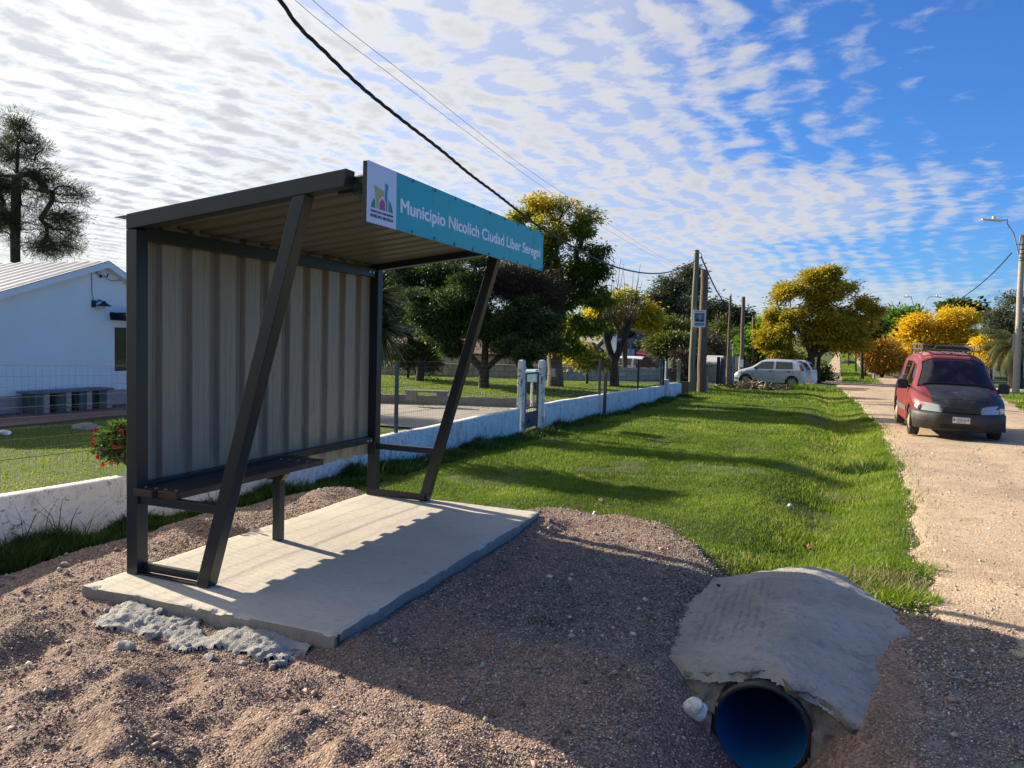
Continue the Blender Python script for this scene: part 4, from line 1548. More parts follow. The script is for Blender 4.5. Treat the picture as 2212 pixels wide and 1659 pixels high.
gf = 'steel posts of the wire fence'
simple_post('fence_post', 858, 783, .045, .045, M['bluepost'], 'blue-grey steel fence post on the wall just right of the shelter', 'fence post', group=gf)
simple_post('fence_post', 1297, 776, .06, .06, M['bluepost'], 'blue-grey steel fence post near the pollarded tree', 'fence post', group=gf)
simple_post('fence_post', 1380, 777, .055, .055, M['dark'], 'dark steel fence post midway between pollarded tree and white pier', 'fence post', group=gf)
simple_post('fence_post', 1429, 776, .07, .07, M['bluepost'], 'left of the two dark posts by the white pier', 'fence post', group=gf)
simple_post('fence_post', 1434.5, 777, .06, .06, M['dark'], 'right of the two dark posts by the white pier', 'fence post', group=gf)
simple_post('white_pipe_post', 1439, 780, .05, .05, M['white'], 'thin white tubular post standing at the white pier', 'post', tube_=True)
simple_post('concrete_post', 1467.5, 778, .12, .12, M['oldwall'], 'weathered concrete post with a rounded cap at the wall end', 'post', cap='round')
q = on_wall(1308, 884, .22)
simple_post('wooden_post', 1308.5, 804, .075, .075, M['pole_wood'], 'weathered wooden post standing in front of the white wall', 'post', off=.12, zb=gz1(wallx(q[1])+.15, q[1])-.1)
# white pier
b = on_wall(1441, 833)
mb = MB()
mb.box(-.17, .03, -.16, .22, -.3, on_wall(1441, 820)[2])
o = mb.build('wall_pier', M['whitewall'], None, .01)
o.location = (b[0], b[1], 0)
setp(o, 'squat white pier between the two far pieces of the white wall', 'pier')

# wire mesh


def wire_fence(Y0_, Y1_, toppx, label, step=.055, hstep=.085, off=-.075, rad=.0009):
    tp = [on_wall(*q, off) for q in toppx]
    o = thing('wire_fence', label, 'fence', (wallx(Y0_)+off, Y0_, 0))
    org = np.array([wallx(Y0_)+off, Y0_, 0])
    zt = lambda Yq: float(np.interp(Yq, [p[1] for p in tp], [p[2] for p in tp]))
    V = []
    F = []

    def wire(pts, r):
        n0 = len(V)
        for p_ in pts:
            for k in range(3):
                a = 2*math.pi*k/3
                dirv = np.array(pts[-1])-np.array(pts[0])
                if abs(dirv[2]) > abs(dirv[1]):
                    V.append((p_[0]-org[0]+r*math.cos(a), p_[1]-org[1]+r*math.sin(a), p_[2]))
                else:
                    V.append((p_[0]-org[0]+r*math.cos(a), p_[1]-org[1], p_[2]+r*math.sin(a)))
        for i in range(len(pts)-1):
            for k in range(3):
                F.append((n0+i*3+k, n0+i*3+(k+1) % 3, n0+(i+1)*3+(k+1) % 3, n0+(i+1)*3+k))
    Yq = Y0_
    while Yq < Y1_:
        rr = rad*(1+.018*max(Yq-8, 0))
        a0, a1 = zt(Yq), WT(Yq)-.01
        x = wallx(Yq)+off
        w0 = .003*math.sin(Yq*57.1)
        wire([(x, Yq, a1), (x+.003, Yq+w0, a1*.6+a0*.4), (x, Yq-w0*.6, a1*.25+a0*.75), (x, Yq, a0)], rr)
        Yq += step*(1.0 if Yq < 12 else 1.25)
    nh = int(round(1.0/hstep))
    Ys = np.arange(Y0_, Y1_+.2, .5)
    for h in range(nh+1):
        f = h/nh
        wire([(wallx(y_)+off, y_, (zt(y_)-.003)*(1-f)+(WT(y_)+.01)*f+.004*math.sin(y_*2.3+h)) for y_ in Ys], rad*(1.3 if h else 1.9)*(1+.012*max(Y0_-8, 0)))
    npmesh('wire_mesh', V, F, M['wire'], o)
    # two plain tension wires
    for f in (.34, .72):
        mb = MB()
        mb.tube([(wallx(y_)+off+.006-org[0], y_-org[1], zt(y_)*(1-f)+WT(y_)*f+.012*math.sin(y_*1.1)) for y_ in np.arange(Y0_, Y1_, .7)], .0024*(1+.02*max(Y0_-8, 0)), 4, False)
        mb.build('tension_wire', M['dark'], o)
    return o


g1 = on_wall(1121, 883)
g2 = on_wall(1181, 872)
g3 = on_wall(1434, 830)
g4 = on_wall(1466, 827)
wire_fence(1.2, float(g1[1]), [(0, 788), (271, 789), (830, 781), (1130, 779)], 'welded wire fence standing on the white wall behind the shelter')
wire_fence(float(g2[1]), float(g3[1]), [(1183, 779), (1300, 778), (1434, 777)], 'welded wire fence on the wall between gate and white pier', .07, .11)
wire_fence(float(g3[1])+.3, float(g4[1]), [(1438, 777), (1470, 777)], 'short run of wire fence at the far end of the wall', .1, .13)
# gate
for px, lab, extra in ((1130.5, 'white lime-washed gate pillar with chipped top, left of the metal gate', True), (1173.5, 'white lime-washed gate pillar with mossy top, right of the metal gate', False)):
    b = on_wall(px, 930)
    g = gz1(b[0]+.2, b[1])
    top_z = on_wall(px, 778)[2]
    mb = MB()
    wv = .054
    zz = [g-.1, g+.4, g+.8, top_z-.05, top_z-.015, top_z]
    vs = []
    for z_, k in zip(zz, (1, 1, .97, .97, .9, .6)):
        vs += [(-wv*k*1.0-.07, -wv*k*1.5, z_), (wv*k-.07, -wv*k*1.5, z_), (wv*k-.07, wv*k*1.5, z_), (-wv*k-.07, wv*k*1.5, z_)]
    fs = [(i*4+k, i*4+(k+1) % 4, (i+1)*4+(k+1) % 4, (i+1)*4+k) for i in range(5) for k in range(4)]+[(20, 21, 22, 23)]
    mb.add(vs, fs)
    o = mb.build('gate_pillar', M['pillar'], None, .012)
    o.location = (b[0], b[1], 0)
    setp(o, lab, 'gate pillar')
a = on_wall(1137.5, 930)
b = on_wall(1167, 930)
g = gz1(a[0]+.2, a[1])
gate = thing('metal_gate', 'narrow blue-grey metal garden gate with open top and sheet lower panel', 'gate', (a[0]-.05, a[1], g))
gw = b[1]-a[1]
zt = on_wall(1150, 805)[2]-g
zm = on_wall(1150, 881)[2]-g
zp0 = on_wall(1150, 890)[2]-g
zp1 = on_wall(1150, 924)[2]-g
mb = MB()
mb.box(-.018, .018, 0, .03, .03, zt)
mb.box(-.018, .018, gw-.03, gw, .03, zt)
mb.box(-.018, .018, .03, gw-.03, zt-.035, zt)
mb.box(-.018, .018, .03, gw-.03, zm-.015, zm+.015)
mb.box(-.018, .018, .03, gw-.03, .02, .045)
mb.build('gate_frame', M['bluepost'], gate)
mb = MB()
mb.box(-.008, .008, .035, gw-.035, zp1, zp0)
mb.build('lower_panel', M['gatepanel'], gate)
for k in range(5):
    yk = .03+(gw-.06)*(k+1)/6
    mb = MB()
    mb.tube([(0, yk, zp0), (0, yk, zm+.06)], .006, 5)
    mb.build('short_bar', M['dark'], gate)
mb = MB()
for h in range(8):
    z_ = zm+.08+(zt-zm-.12)*h/8
    mb.bar((0, .03, z_), (0, gw-.03, z_), .004, .004)
for h in range(9):
    yk = .03+(gw-.06)*h/9
    mb.bar((0, yk, zm+.03), (0, yk, zt-.03), .004, .004, up=(1, 0, 0))
mb.build('gate_mesh', M['wire'], gate)
mb = MB()
mb.bar((.012, .10, zp1+.11), (.012, .18, zp1+.16), .003, .02, up=(1, 0, 0))
mb.bar((.012, .20, zp1+.10), (.012, .26, zp1+.17), .003, .015, up=(1, 0, 0))
mb.bar((.012, .12, zp1+.19), (.012, .30, zp1+.20), .003, .012, up=(1, 0, 0))
mb.build('scratched_emblem', M['dark'], gate)
q = on_wall(1166, 811, -.35)
mbx = thing('mailbox', 'pale turquoise mailbox on a white post behind the gate', 'mailbox', (q[0], q[1], q[2]))
cm = surf('pale_turquoise', (.42, .66, .66), .5)
mb = MB()
mb.poly([(0, -.30, -.13), (0, .26, -.15), (0, .30, .05), (0, .22, .12), (0, -.22, .13), (0, -.29, .09)], .22, (1, 0, 0))
mb.build('box', cm, mbx, bevel=.01)
mb = MB()
mb.tube([(-.1, -.20, -.12), (-.1, -.20, gz1(q[0], q[1])-q[2]-.1)], .025, 8)
mb.build('pole', M['white'], mbx)
q = on_wall(857, 790)

# inner retaining wall, patio, bench, block wall
iw = [on_z(700, 871, -.28), on_z(823, 875, -.28), on_z(962, 879, -.28), on_z(1137, 886, -.28), on_z(1200, 892, -.28)]
mb = MB()
for a, b in zip(iw[:-1], iw[1:]):
    n_ = 14
    for k in range(n_):
        p0 = a+(b-a)*k/n_
        p1 = a+(b-a)*(k+1)/n_
        za = -.28+.29+.015*float(vnoise(np.array([p0[0]*6]), np.array([p0[1]]))[0])
        d = (b-a)/np.linalg.norm(b-a)
        nn = np.array([-d[1], d[0], 0])*.12
        vs = [(p0[0], p0[1], -.5), (p1[0], p1[1], -.5), (p1[0], p1[1], za), (p0[0], p0[1], za), (p0[0]+nn[0], p0[1]+nn[1], -.5), (p1[0]+nn[0], p1[1]+nn[1], -.5), (p1[0]+nn[0], p1[1]+nn[1], za), (p0[0]+nn[0], p0[1]+nn[1], za)]
        mb.add(vs, [(0, 1, 2, 3), (5, 4, 7, 6), (3, 2, 6, 7)]+([(0, 3, 7, 4)] if k == 0 else [])+([(1, 5, 6, 2)] if k == n_-1 else []))
o = mb.build('retaining_wall', M['oldwall'])
setp(o, 'low stained retaining wall across the garden beyond the concrete patio', 'low wall')
xs_ = np.linspace(-11.6, -5.9, 30)
ys_ = np.linspace(12.6, 19.2, 30)
XX, YY = np.meshgrid(xs_, ys_, indexing='ij')
lim = np.interp(XX, [p[0] for p in iw], [p[1] for p in iw])-.02
YY = np.minimum(YY, lim)
YY = np.maximum(YY, 12.9-.25*(XX+11.6)*-1*0)
ZZ = gz_(XX, YY)+.035
o = gridmesh('patio', XX, YY, ZZ, M['patio'], XX < wallx(YY)-.18)
setp(o, kind='structure')
# raised lawn behind the retaining wall
xs_ = np.linspace(-19, -5.6, 60)
XX, TT = np.meshgrid(xs_, np.linspace(0, 1, 30), indexing='ij')
lim = np.interp(XX, [p[0] for p in iw], [p[1] for p in iw])+.10
YY = lim+TT*22
ZZ = -.03+.02*fbm(XX, YY, 2)-.25*sst(YY, 26, 40)
o = gridmesh('back_lawn', XX, YY, ZZ, M['turf'], XX < wallx(YY)-.16)
setp(o, kind='structure')
n = 26000
X = -15+9.4*rng.random(n)
T = rng.random(n)
Y = np.interp(X, [p[0] for p in iw], [p[1] for p in iw])+.2+11*T
k = X < wallx(Y)-.25
X, Y = X[k], Y[k]
blades('back_garden_grass', X, Y, -.03+.02*fbm(X, Y, 2)-.25*sst(Y, 26, 40), .04*(.6+.8*rng.random(len(X))), .022+0*X, M['blade'], 'sunlit lawn beyond the low stained retaining wall', rnd=np.clip(.65+.3*(rng.random(len(X))-.5), 0, 1))

q = on_z(922, 860, 0)
sb = thing('stone_bench', 'low grey stone bench on the lawn beyond the retaining wall', 'bench', (q[0], q[1], 0), .37)
mb = MB()
mb.box(-.55, .55, -.14, .14, .15, .20)
mb.build('bench_top', M['oldwall'], sb, .01)
for s_ in (-1, 1):
    mb = MB()
    mb.box(s_*.38-.13, s_*.38+.13, -.12, .12, -.06, .149)
    mb.build('bench_support', M['oldwall'], sb, .01)

pa = on_z(700, 846, -.02)
pb = on_z(1215, 845, -.10)
pc = on_z(1472, 818, -.12)
# boundary wall of concrete blocks, two straight runs


def block_wall(a, b, ha, hb, label, th=.14, m=None, name='block_wall'):
    d = np.array(b)-np.array(a)
    ln = float(np.hypot(d[0], d[1]))
    o = thing(name, label, 'wall', (a[0], a[1], 0), math.atan2(d[1], d[0]))
    mb = MB()
    n_ = max(int(ln/.5), 1)
    vs = []
    for k in range(n_+1):
        x = ln*k/n_
        zt_ = ha+(hb-ha)*k/n_+.02*float(vnoise(np.array([x*2.]), np.array([1.]))[0])
        vs += [(x, 0, -.8), (x, 0, zt_), (x, th, zt_), (x, th, -.8)]
    fs = []
    for k in range(n_):
        i = k*4
        fs += [(i, i+4, i+5, i+1), (i+1, i+5, i+6, i+2), (i+2, i+6, i+7, i+3)]
    fs += [(0, 1, 2, 3), (n_*4+3, n_*4+2, n_*4+1, n_*4)]
    mb.add(vs, fs)
    mb.build('masonry', m or M['blocks'], o)
    return o


wa = on_Y(700, 800, 26)
wb = on_Y(1180, 800, 29.5)
block_wall((wa[0], 26), (wb[0], 29.5), on_Y(861, 785, 27)[2], on_Y(1170, 790, 29)[2], 'old grey block wall across the back of the garden behind the dark trees')
wc = on_Y(1475, 800, 38)
block_wall((wb[0]+.02, 29.5), (wc[0], 38), on_Y(1190, 791, 29.5)[2], on_Y(1475, 796, 38)[2], 'beige block wall behind the pollarded tree and wire fence')
# ------------------------------------------------------------------ trees


def tubes_np(segs, n=6):
    """segs: list of (p0, p1, r0, r1) -> vertices, quads"""
    P0 = np.array([s[0] for s in segs], float)
    P1 = np.array([s[1] for s in segs], float)
    R0 = np.array([s[2] for s in segs])
    R1 = np.array([s[3] for s in segs])
    D = P1-P0
    D /= np.linalg.norm(D, axis=1)[:, None]+1e-9
    ref = np.where(np.abs(D[:, 2:3]) > .9, np.array([[1., 0, 0]]), np.array([[0, 0, 1.]]))
    A = np.cross(D, ref)
    A /= np.linalg.norm(A, axis=1)[:, None]
    B = np.cross(D, A)
    ang = 2*np.pi*np.arange(n)/n
    C = A[:, None]*np.cos(ang)[None, :, None]+B[:, None]*np.sin(ang)[None, :, None]
    V = np.concatenate([P0[:, None]+C*R0[:, None, None], P1[:, None]+C*R1[:, None, None]], 1)
    m_ = len(segs)
    k = np.arange(n)
    q = np.stack([k, (k+1) % n, n+(k+1) % n, n+k], 1)
    F = q[None]+(np.arange(m_)*2*n)[:, None, None]
    return V.reshape(-1, 3), F.reshape(-1, 4)


def skeleton(base_pts, clumps, rtrunk, step=.5, rtip=.012, power=.45, sag=.12):
    """base_pts: trunk polyline; every clump is joined to the nearest suitable node"""
    nodes = [np.array(p, float) for p in base_pts]
    par = [-1]+list(range(len(base_pts)-1))
    dist = [0.0]
    for i in range(1, len(nodes)):
        dist.append(dist[-1]+np.linalg.norm(nodes[i]-nodes[i-1]))
    top = nodes[-1]
    order = np.argsort([np.linalg.norm(c-top) for c in clumps])
    ends = []
    first_ok = max(1, len(base_pts)-2)
    for ci in order:
        c = clumps[ci]
        N = np.array(nodes)
        d = np.linalg.norm(N-c, axis=1)
        cost = d+.30*np.array(dist)+np.where(N[:, 2] > c[2]+.1, (N[:, 2]-c[2])*1.2, 0)
        cost[:first_ok] += 50
        j = int(np.argmin(cost))
        L = d[j]
        m_ = max(1, int(L/step))
        prev = j
        for k in range(1, m_+1):
            f = k/m_
            q = N[j]*(1-f)+c*f
            q = q+np.array([0, 0, sag*L*math.sin(math.pi*f)*.5])
            if k < m_:
                q = q+rng.normal(size=3)*.07*min(L, 1.2)*step*2
            nodes.append(q)
            par.append(prev)
            dist.append(dist[prev]+L/m_)
            prev = len(nodes)-1
        ends.append(prev)
    cnt = np.zeros(len(nodes))
    for e in ends:
        cnt[e] += 1
    for i in range(len(nodes)-1, 0, -1):
        cnt[par[i]] += cnt[i]
    rad = np.maximum(rtip, rtrunk*(np.maximum(cnt, .5)/max(cnt[0], 1))**power)
    segs = [(nodes[par[i]], nodes[i], rad[par[i]] if cnt[par[i]] < cnt[i]*1.8+1 else rad[i]*1.15, rad[i]) for i in range(1, len(nodes))]
    return segs, nodes, rad


def leaf_quads(P, D, Ln, Wd, droop=.2):
    n = len(P)
    D = D/(np.linalg.norm(D, axis=1)[:, None]+1e-9)
    D[:, 2] -= droop
    D = D/(np.linalg.norm(D, axis=1)[:, None]+1e-9)
    R = rng.normal(size=(n, 3))
    Wv = np.cross(D, R)
    Wv /= np.linalg.norm(Wv, axis=1)[:, None]+1e-9
    a = P
    b = P+D*(Ln*.5)[:, None]+Wv*(Wd*.5)[:, None]
    c = P+D*Ln[:, None]
    d = P+D*(Ln*.5)[:, None]-Wv*(Wd*.5)[:, None]
    return np.stack([a, b, c, d], 1).reshape(-1, 3)


def blob_pts(blobs, Y, n, flat=.85, shell=.55, depth=.85, jit=0.0):
    """clump centres inside blobs given in photo pixels (x, y, rx, ry[, dY])"""
    out = []
    vol = np.array([b[2]*b[3] for b in blobs], float)
    cnt = np.maximum(1, (n*vol/vol.sum()).astype(int))
    for b, m_ in zip(blobs, cnt):
        Yb = Y+(b[4] if len(b) > 4 else 0)
        c = on_Y(b[0], b[1], Yb)
        t_ = Yb/ray(b[0], b[1])[1]
        rx, rz = b[2]*t_/FPX, b[3]*t_/FPX
        u_r = rng.normal(size=(m_, 3))
        u_r /= np.linalg.norm(u_r, axis=1)[:, None]
        rr = (shell+(1-shell)*rng.random(m_))[:, None]
        rr = np.where(rng.random((m_, 1)) < .35, rng.random((m_, 1))**.5, rr)
        e = u_r*rr*(.95+.42*vnoise(u_r[:, 0]*2.3+b[0], u_r[:, 2]*2.3+b[1]))[:, None]
        # ellipsoid axes: sideways in the view, towards the view, up
        side = np.array([math.cos(YAW), math.sin(YAW), 0])
        fwd = np.array([-math.sin(YAW), math.cos(YAW), 0])
        rd = (rx+rz)/2*depth
        out.append(c+e[:, :1]*side*rx+e[:, 1:2]*fwd*rd+np.array([0, 0, 1])*e[:, 2:3]*rz)
    return np.concatenate(out)


def tree(name, label, cat, basept, trunk_pts, blobs, Y, nclump, leaves, lsize, mat, bark, rtrunk, clump_r=.35, group=None, droop=.25, aspect=.4, rtip=.012, flat=.6, shell=.55, depth=.85, rbias=None, outward=.5, sag=.12, power=.45, step=.5, gap=.26):
    base_ = np.array(basept, float)
    root = thing(name, label, cat, tuple(base_), group=group)
    cl = blob_pts(blobs, Y, int(nclump*1.25), shell=shell, depth=depth)
    sc_ = 1.6/(clump_r*4)
    g_ = vnoise(cl[:, 0]*sc_+31, cl[:, 2]*sc_*1.3)+vnoise(cl[:, 1]*sc_+7, cl[:, 2]*sc_*1.3+50)
    cl = cl[g_ > np.quantile(g_, gap)]
    tp = [base_-np.array([0, 0, .15])]+[np.array(p, float) for p in trunk_pts]
    segs, nodes, rad = skeleton(tp, cl, rtrunk, rtip=rtip, sag=sag, power=power, step=step)
    # a flared foot
    segs[0] = (segs[0][0], segs[0][1], rtrunk*1.25, segs[0][3])
    V, F = tubes_np(segs, 7)
    npmesh('trunk', V-base_, F, bark, root, smooth=True)
    cen = cl.mean(axis=0)
    per = max(1, leaves//len(cl))
    C = np.repeat(cl, per, 0)
    csz = np.repeat(clump_r*(.6+.8*rng.random(len(cl))), per)
    off = rng.normal(size=C.shape)*csz[:, None]*np.array([1, 1, flat])*.6
    P = C+off
    D = off/(csz[:, None]+1e-6)+outward*(P-cen)/(np.linalg.norm(P-cen, axis=1)[:, None]+1e-6)+rng.normal(size=P.shape)*.7
    Ln = lsize*(.6+.8*rng.random(len(P)))
    V = leaf_quads(P, D, Ln, Ln*aspect, droop)
    hue = np.repeat(rng.random(len(cl))*.5+.25, per)
    if rbias is not None:
        hue = hue+rbias(C)
    r = np.clip(hue+.32*(rng.random(len(P))-.5)*1.6, 0, 1)
    F = np.arange(len(P)*4).reshape(-1, 4)
    npmesh('crown', V-base_, F, mat, root, attr={'rnd': np.repeat(r, 4)})
    return root


def at(px, py, Y):
    return on_Y(px, py, Y)


def gat(px, Y, dz=0.0):
    """ground point at depth Y in the pixel column px"""
    d = ray(px, 829)
    X = d[0]/d[1]*Y
    return np.array([X, Y, gz1(X, Y)+dz])


# pine behind the left house
b = gat(35, 17.5)
tree('pine_tree', 'tall open pine with dark needle tufts behind the white house', 'pine tree', (b[0], 17.5, -.2), [at(35, 760, 17.5), at(35, 640, 17.5), at(33, 540, 17.5), at(34, 460, 17.5), at(36, 380, 17.5), at(40, 300, 17.5)],
     [(35, 275, 32, 24), (20, 330, 34, 34), (75, 325, 34, 30), (10, 400, 40, 34), (90, 385, 42, 30), (150, 425, 46, 26), (60, 430, 40, 30), (130, 475, 60, 26), (30, 490, 60, 40), (100, 530, 70, 30), (165, 520, 28, 26), (-30, 430, 60, 90)], 17.5, 360, 46000, .16, M['needle'], M['bark'], .15, clump_r=.21, droop=-.12, aspect=.085, flat=.75, outward=.2, rtip=.009, sag=.04, step=.5, gap=.15)

# yucca heads beside the shelter
b = gat(800, 13.5)
yu = thing('yucca', 'big dark yucca with spiky sword leaves right of the shelter back post', 'yucca', tuple(b))
mb = MB()
hc = [at(806, 640, 13.5), at(815, 705, 13.3), at(790, 570, 13.7), at(770, 680, 13.6)]
for h_ in hc:
    mb.tube([(0, 0, -.1), ((h_-b)*.4+np.array([0, 0, .1])), (h_-b)], [.14, .11, .09], 8)
mb.build('stem', M['bark'], yu)
PP, DD, LL = [], [], []
for h_, nn, up in zip(hc, (300, 260, 240, 200), (.25, -.25, .6, 0)):
    d = rng.normal(size=(nn, 3))
    d[:, 2] += up
    d /= np.linalg.norm(d, axis=1)[:, None]
    PP.append(np.repeat((h_-b)[None], nn, 0)+d*.05)
    DD.append(d)
    LL.append(.82*(.75+.35*rng.random(nn)))
PP, DD, LL = np.concatenate(PP), np.concatenate(DD), np.concatenate(LL)
S = 6
nn = len(PP)
side = np.cross(DD, np.array([0, 0, 1.])+rng.normal(size=(nn, 3))*.3)
side /= np.linalg.norm(side, axis=1)[:, None]
V = np.zeros((nn, S*2, 3))
for k in range(S):
    f = k/(S-1)
    c = PP+DD*(LL*f)[:, None]-np.array([0, 0, 1.])*(LL*.22*f*f)[:, None]
    wv = .030*(1-f**2.2)+.001
    V[:, 2*k] = c+side*wv
    V[:, 2*k+1] = c-side*wv
F = np.concatenate([(np.arange(nn)*S*2)[:, None]+np.array([[2*k, 2*k+1, 2*k+3, 2*k+2]]) for k in range(S-1)])
rr = np.clip(rng.random(nn)*.8+np.where(DD[:, 2] < -.45, .28, 0), 0, 1)
npmesh('sword_leaves', V.reshape(-1, 3), F, M['sword'], yu, attr={'rnd': np.repeat(rr, S*2)})

# a small round tree stands behind the shelter's back panel and throws its long shadow over the verge
hb = np.array([-7.6, 10.1, -.2])
tree('garden_tree', 'small round garden tree behind the ribbed back panel of the shelter', 'tree', hb, [hb+np.array([0, 0, .8]), hb+np.array([.05, .05, 1.5])],
     [(640, 640, 80, 60), (590, 660, 60, 45), (690, 660, 60, 45), (640, 700, 80, 30)], 10.1, 150, 14000, .08, M['evergreen'], M['bark'], .07, clump_r=.22, aspect=.4)
# dark evergreen trees in the garden
b = at(1045, 858, 22.0)
gb = (b[0], b[1], -.08)
tree('evergreen_tree', 'dense dark evergreen with a forked trunk in the middle of the garden', 'tree', gb, [at(1045, 825, 22), at(1046, 800, 22)],
     [(1000, 640, 62, 60), (960, 700, 60, 46), (1060, 690, 60, 50), (1110, 700, 50, 48), (1145, 735, 40, 28), (1030, 600, 50, 38), (930, 640, 48, 46), (985, 752, 50, 16), (1080, 752, 50, 15), (1165, 700, 44, 34), (1185, 745, 34, 16), (1020, 570, 60, 26), (1100, 640, 60, 40), (950, 660, 70, 60)], 22, 560, 76000, .10, M['evergreen'], M['bark'], .17, clump_r=.27, gap=.36, flat=.5, rtip=.014, aspect=.34, droop=.3, sag=.05)
b2 = at(905, 846, 24.0)
tree('evergreen_tree', 'dark evergreen with several stems nearest the yucca', 'tree', (b2[0], 24.0, -.12), [at(907, 815, 24), at(909, 792, 24)],
     [(900, 620, 50, 50), (880, 690, 52, 42), (925, 580, 45, 30), (860, 640, 36, 60), (950, 590, 50, 34), (905, 735, 42, 18), (880, 755, 50, 14), (950, 748, 40, 14), (985, 610, 40, 40), (870, 580, 40, 20)], 24, 460, 62000, .10, M['evergreen'], M['bark'], .15, clump_r=.28, gap=.36, flat=.5, rtip=.014, aspect=.34, droop=.3, sag=.05)
tree('broom_shrub', 'sprawling yellow-green climbing shrub on the block wall left of the leg', 'shrub', (at(880, 846, 25)[0], 25, -.1), [at(882, 800, 25)],
     [(890, 770, 36, 22), (855, 775, 20, 18), (930, 782, 18, 12)], 25, 60, 5000, .13, M['olive'], M['bark'], .05, clump_r=.3, aspect=.45)
# tree(dummy)
b3 = at(1165, 850, 23.0)
tree('twiggy_tree', 'leafless brown twiggy tree tangled between the evergreen and the ash', 'tree', (b3[0], 23.0, -.08), [at(1150, 800, 23), at(1120, 760, 23), at(1110, 720, 23)],
     [(1120, 620, 60, 44), (1160, 640, 46, 40), (1090, 600, 40, 26), (1180, 600, 30, 30)], 23, 240, 34000, .22, M['browntwig'], M['bark'], .09, clump_r=.34, aspect=.05, droop=-.1, rtip=.008)
tree('bent_tree', 'small dark bent tree with a curved leaning trunk behind the gate', 'tree', (at(1145, 850, 21)[0], 21, -.08), [at(1138, 820, 21), at(1122, 790, 21), at(1112, 765, 21), at(1120, 750, 21)],
     [(1140, 765, 26, 12), (1100, 745, 22, 14), (1160, 752, 22, 12)], 21, 36, 4600, .10, M['evergreen'], M['bark'], .09, clump_r=.24, aspect=.36)

# ash, green with golden top
b4 = at(1200, 850, 24.5)


def ashhue(C):
    top = sst(C[:, 2], 3.6, 6.4)
    return top*.30-.30*sst(C[:, 0], b4[0]+.1, b4[0]+1.6)-.06+.12*np.sign(vnoise(C[:, 0]*1.5, C[:, 2]*1.5))


tree('ash_tree', 'tall ash, golden on top and green below, rising behind the name board', 'tree', (b4[0], 24.5, -.1), [at(1200, 800, 24.5), at(1197, 755, 24.5), at(1200, 725, 24.5)],
     [(1175, 445, 44, 22), (1125, 468, 34, 18), (1225, 450, 34, 20), (1262, 478, 34, 26), (1292, 545, 40, 28), (1205, 500, 76, 30), (1150, 530, 56, 34), (1275, 585, 48, 26), (1200, 570, 70, 36), (1290, 640, 36, 30), (1215, 640, 66, 40), (1265, 700, 52, 30), (1215, 745, 52, 24), (1140, 600, 40, 50), (1310, 575, 22, 14), (1250, 520, 50, 26)], 24.5, 860, 44000, .125, M['yellowgreen'], M['bark_light'], .26, clump_r=.21, gap=.30, flat=.5, rtip=.009, aspect=.30, droop=.5, rbias=ashhue, sag=.15)

# pollarded tree
b5 = at(1328, 842, 26.5)
Yp = 26.5
b5 = np.array([b5[0], Yp, -.15])
pol = thing('pollarded_tree', 'pollarded tree with a forked dark trunk and long bare upright shoots', 'tree', tuple(b5))
mb = MB()
rel = lambda px, py, y=Yp: tuple(np.array(at(px, py, y))-b5)
mb.tube([(0, 0, -.2), rel(1327, 810), rel(1326, 780), rel(1324, 765)], [.19, .155, .15, .15], 10)
mb.tube([rel(1326, 785), rel(1316, 755), rel(1308, 725), rel(1309, 700), rel(1306, 688)], [.13, .125, .12, .11, .14], 9)
mb.tube([rel(1326, 785), rel(1337, 758), rel(1349, 733), rel(1352, 712), rel(1358, 703)], [.13, .12, .11, .12, .15], 9)
mb.tube([rel(1312, 745), rel(1322, 720), rel(1321, 695)], [.07, .08, .09], 8)
mb.build('trunk', M['bark'], pol)
mb = MB()
for (hx, hy, n_) in ((1308, 690, 20), (1355, 704, 26), (1321, 697, 8), (1340, 712, 6)):
    for k in range(n_):
        a0 = random.uniform(-1, 1)
        ln_ = random.uniform(50, 160)*(1-.35*abs(a0))
        p0 = rel(hx+random.uniform(-6, 6), hy+random.uniform(-6, 6))
        ex = hx+a0*.55*ln_+random.uniform(-6, 6)
        ey = hy-ln_*math.cos(a0*.6)
        mid = rel((hx*.55+ex*.45)+a0*9, hy*.55+ey*.45, Yp+random.uniform(-.4, .4))
        mb.tube([p0, mid, rel(ex, ey, Yp+random.uniform(-.9, .9))], [.018, .012, .006], 4, False)
mb.build('shoots', M['bark_light'], pol)
tree('ash_tree', 'small golden ash crown showing behind the pollarded tree', 'tree', gat(1350, 36), [at(1350, 740, 36), at(1350, 710, 36)],
     [(1335, 670, 42, 26), (1375, 675, 34, 24), (1400, 690, 18, 18), (1300, 690, 26, 30), (1360, 650, 30, 16)], 36, 130, 15000, .2, M['yellowgreen'], M['bark'], .12, clump_r=.42, aspect=.35, droop=.4, rbias=lambda C: .25)
tree('shrub', 'autumn yellow low branches hanging over the block wall by the ash trunk', 'shrub', (at(1268, 842, 27)[0], 27, -.2), [at(1268, 800, 27)],
     [(1265, 778, 34, 12), (1300, 782, 24, 9), (1232, 745, 24, 14)], 27, 50, 4200, .15, M['yellowgreen'], M['bark'], .05, clump_r=.3, aspect=.35, rbias=lambda C: .12)
tree('flower_bush', 'small bush with white blossom at the foot of the block wall', 'bush', (at(925, 846, 25.5)[0], 25.0, -.05), [at(925, 838, 25.0)],
     [(926, 832, 18, 11)], 25.0, 26, 3000, .10, M['evergreen'], M['bark'], .03, clump_r=.2, aspect=.5)

M['hib'] = leafmat('hibiscus_leaves', [(0, (.02, .045, .01)), (.6, (.05, .11, .018)), (.9, (.14, .24, .03)), (1, (.3, .42, .08))], trans=.35, rough=.3, spec=.6)
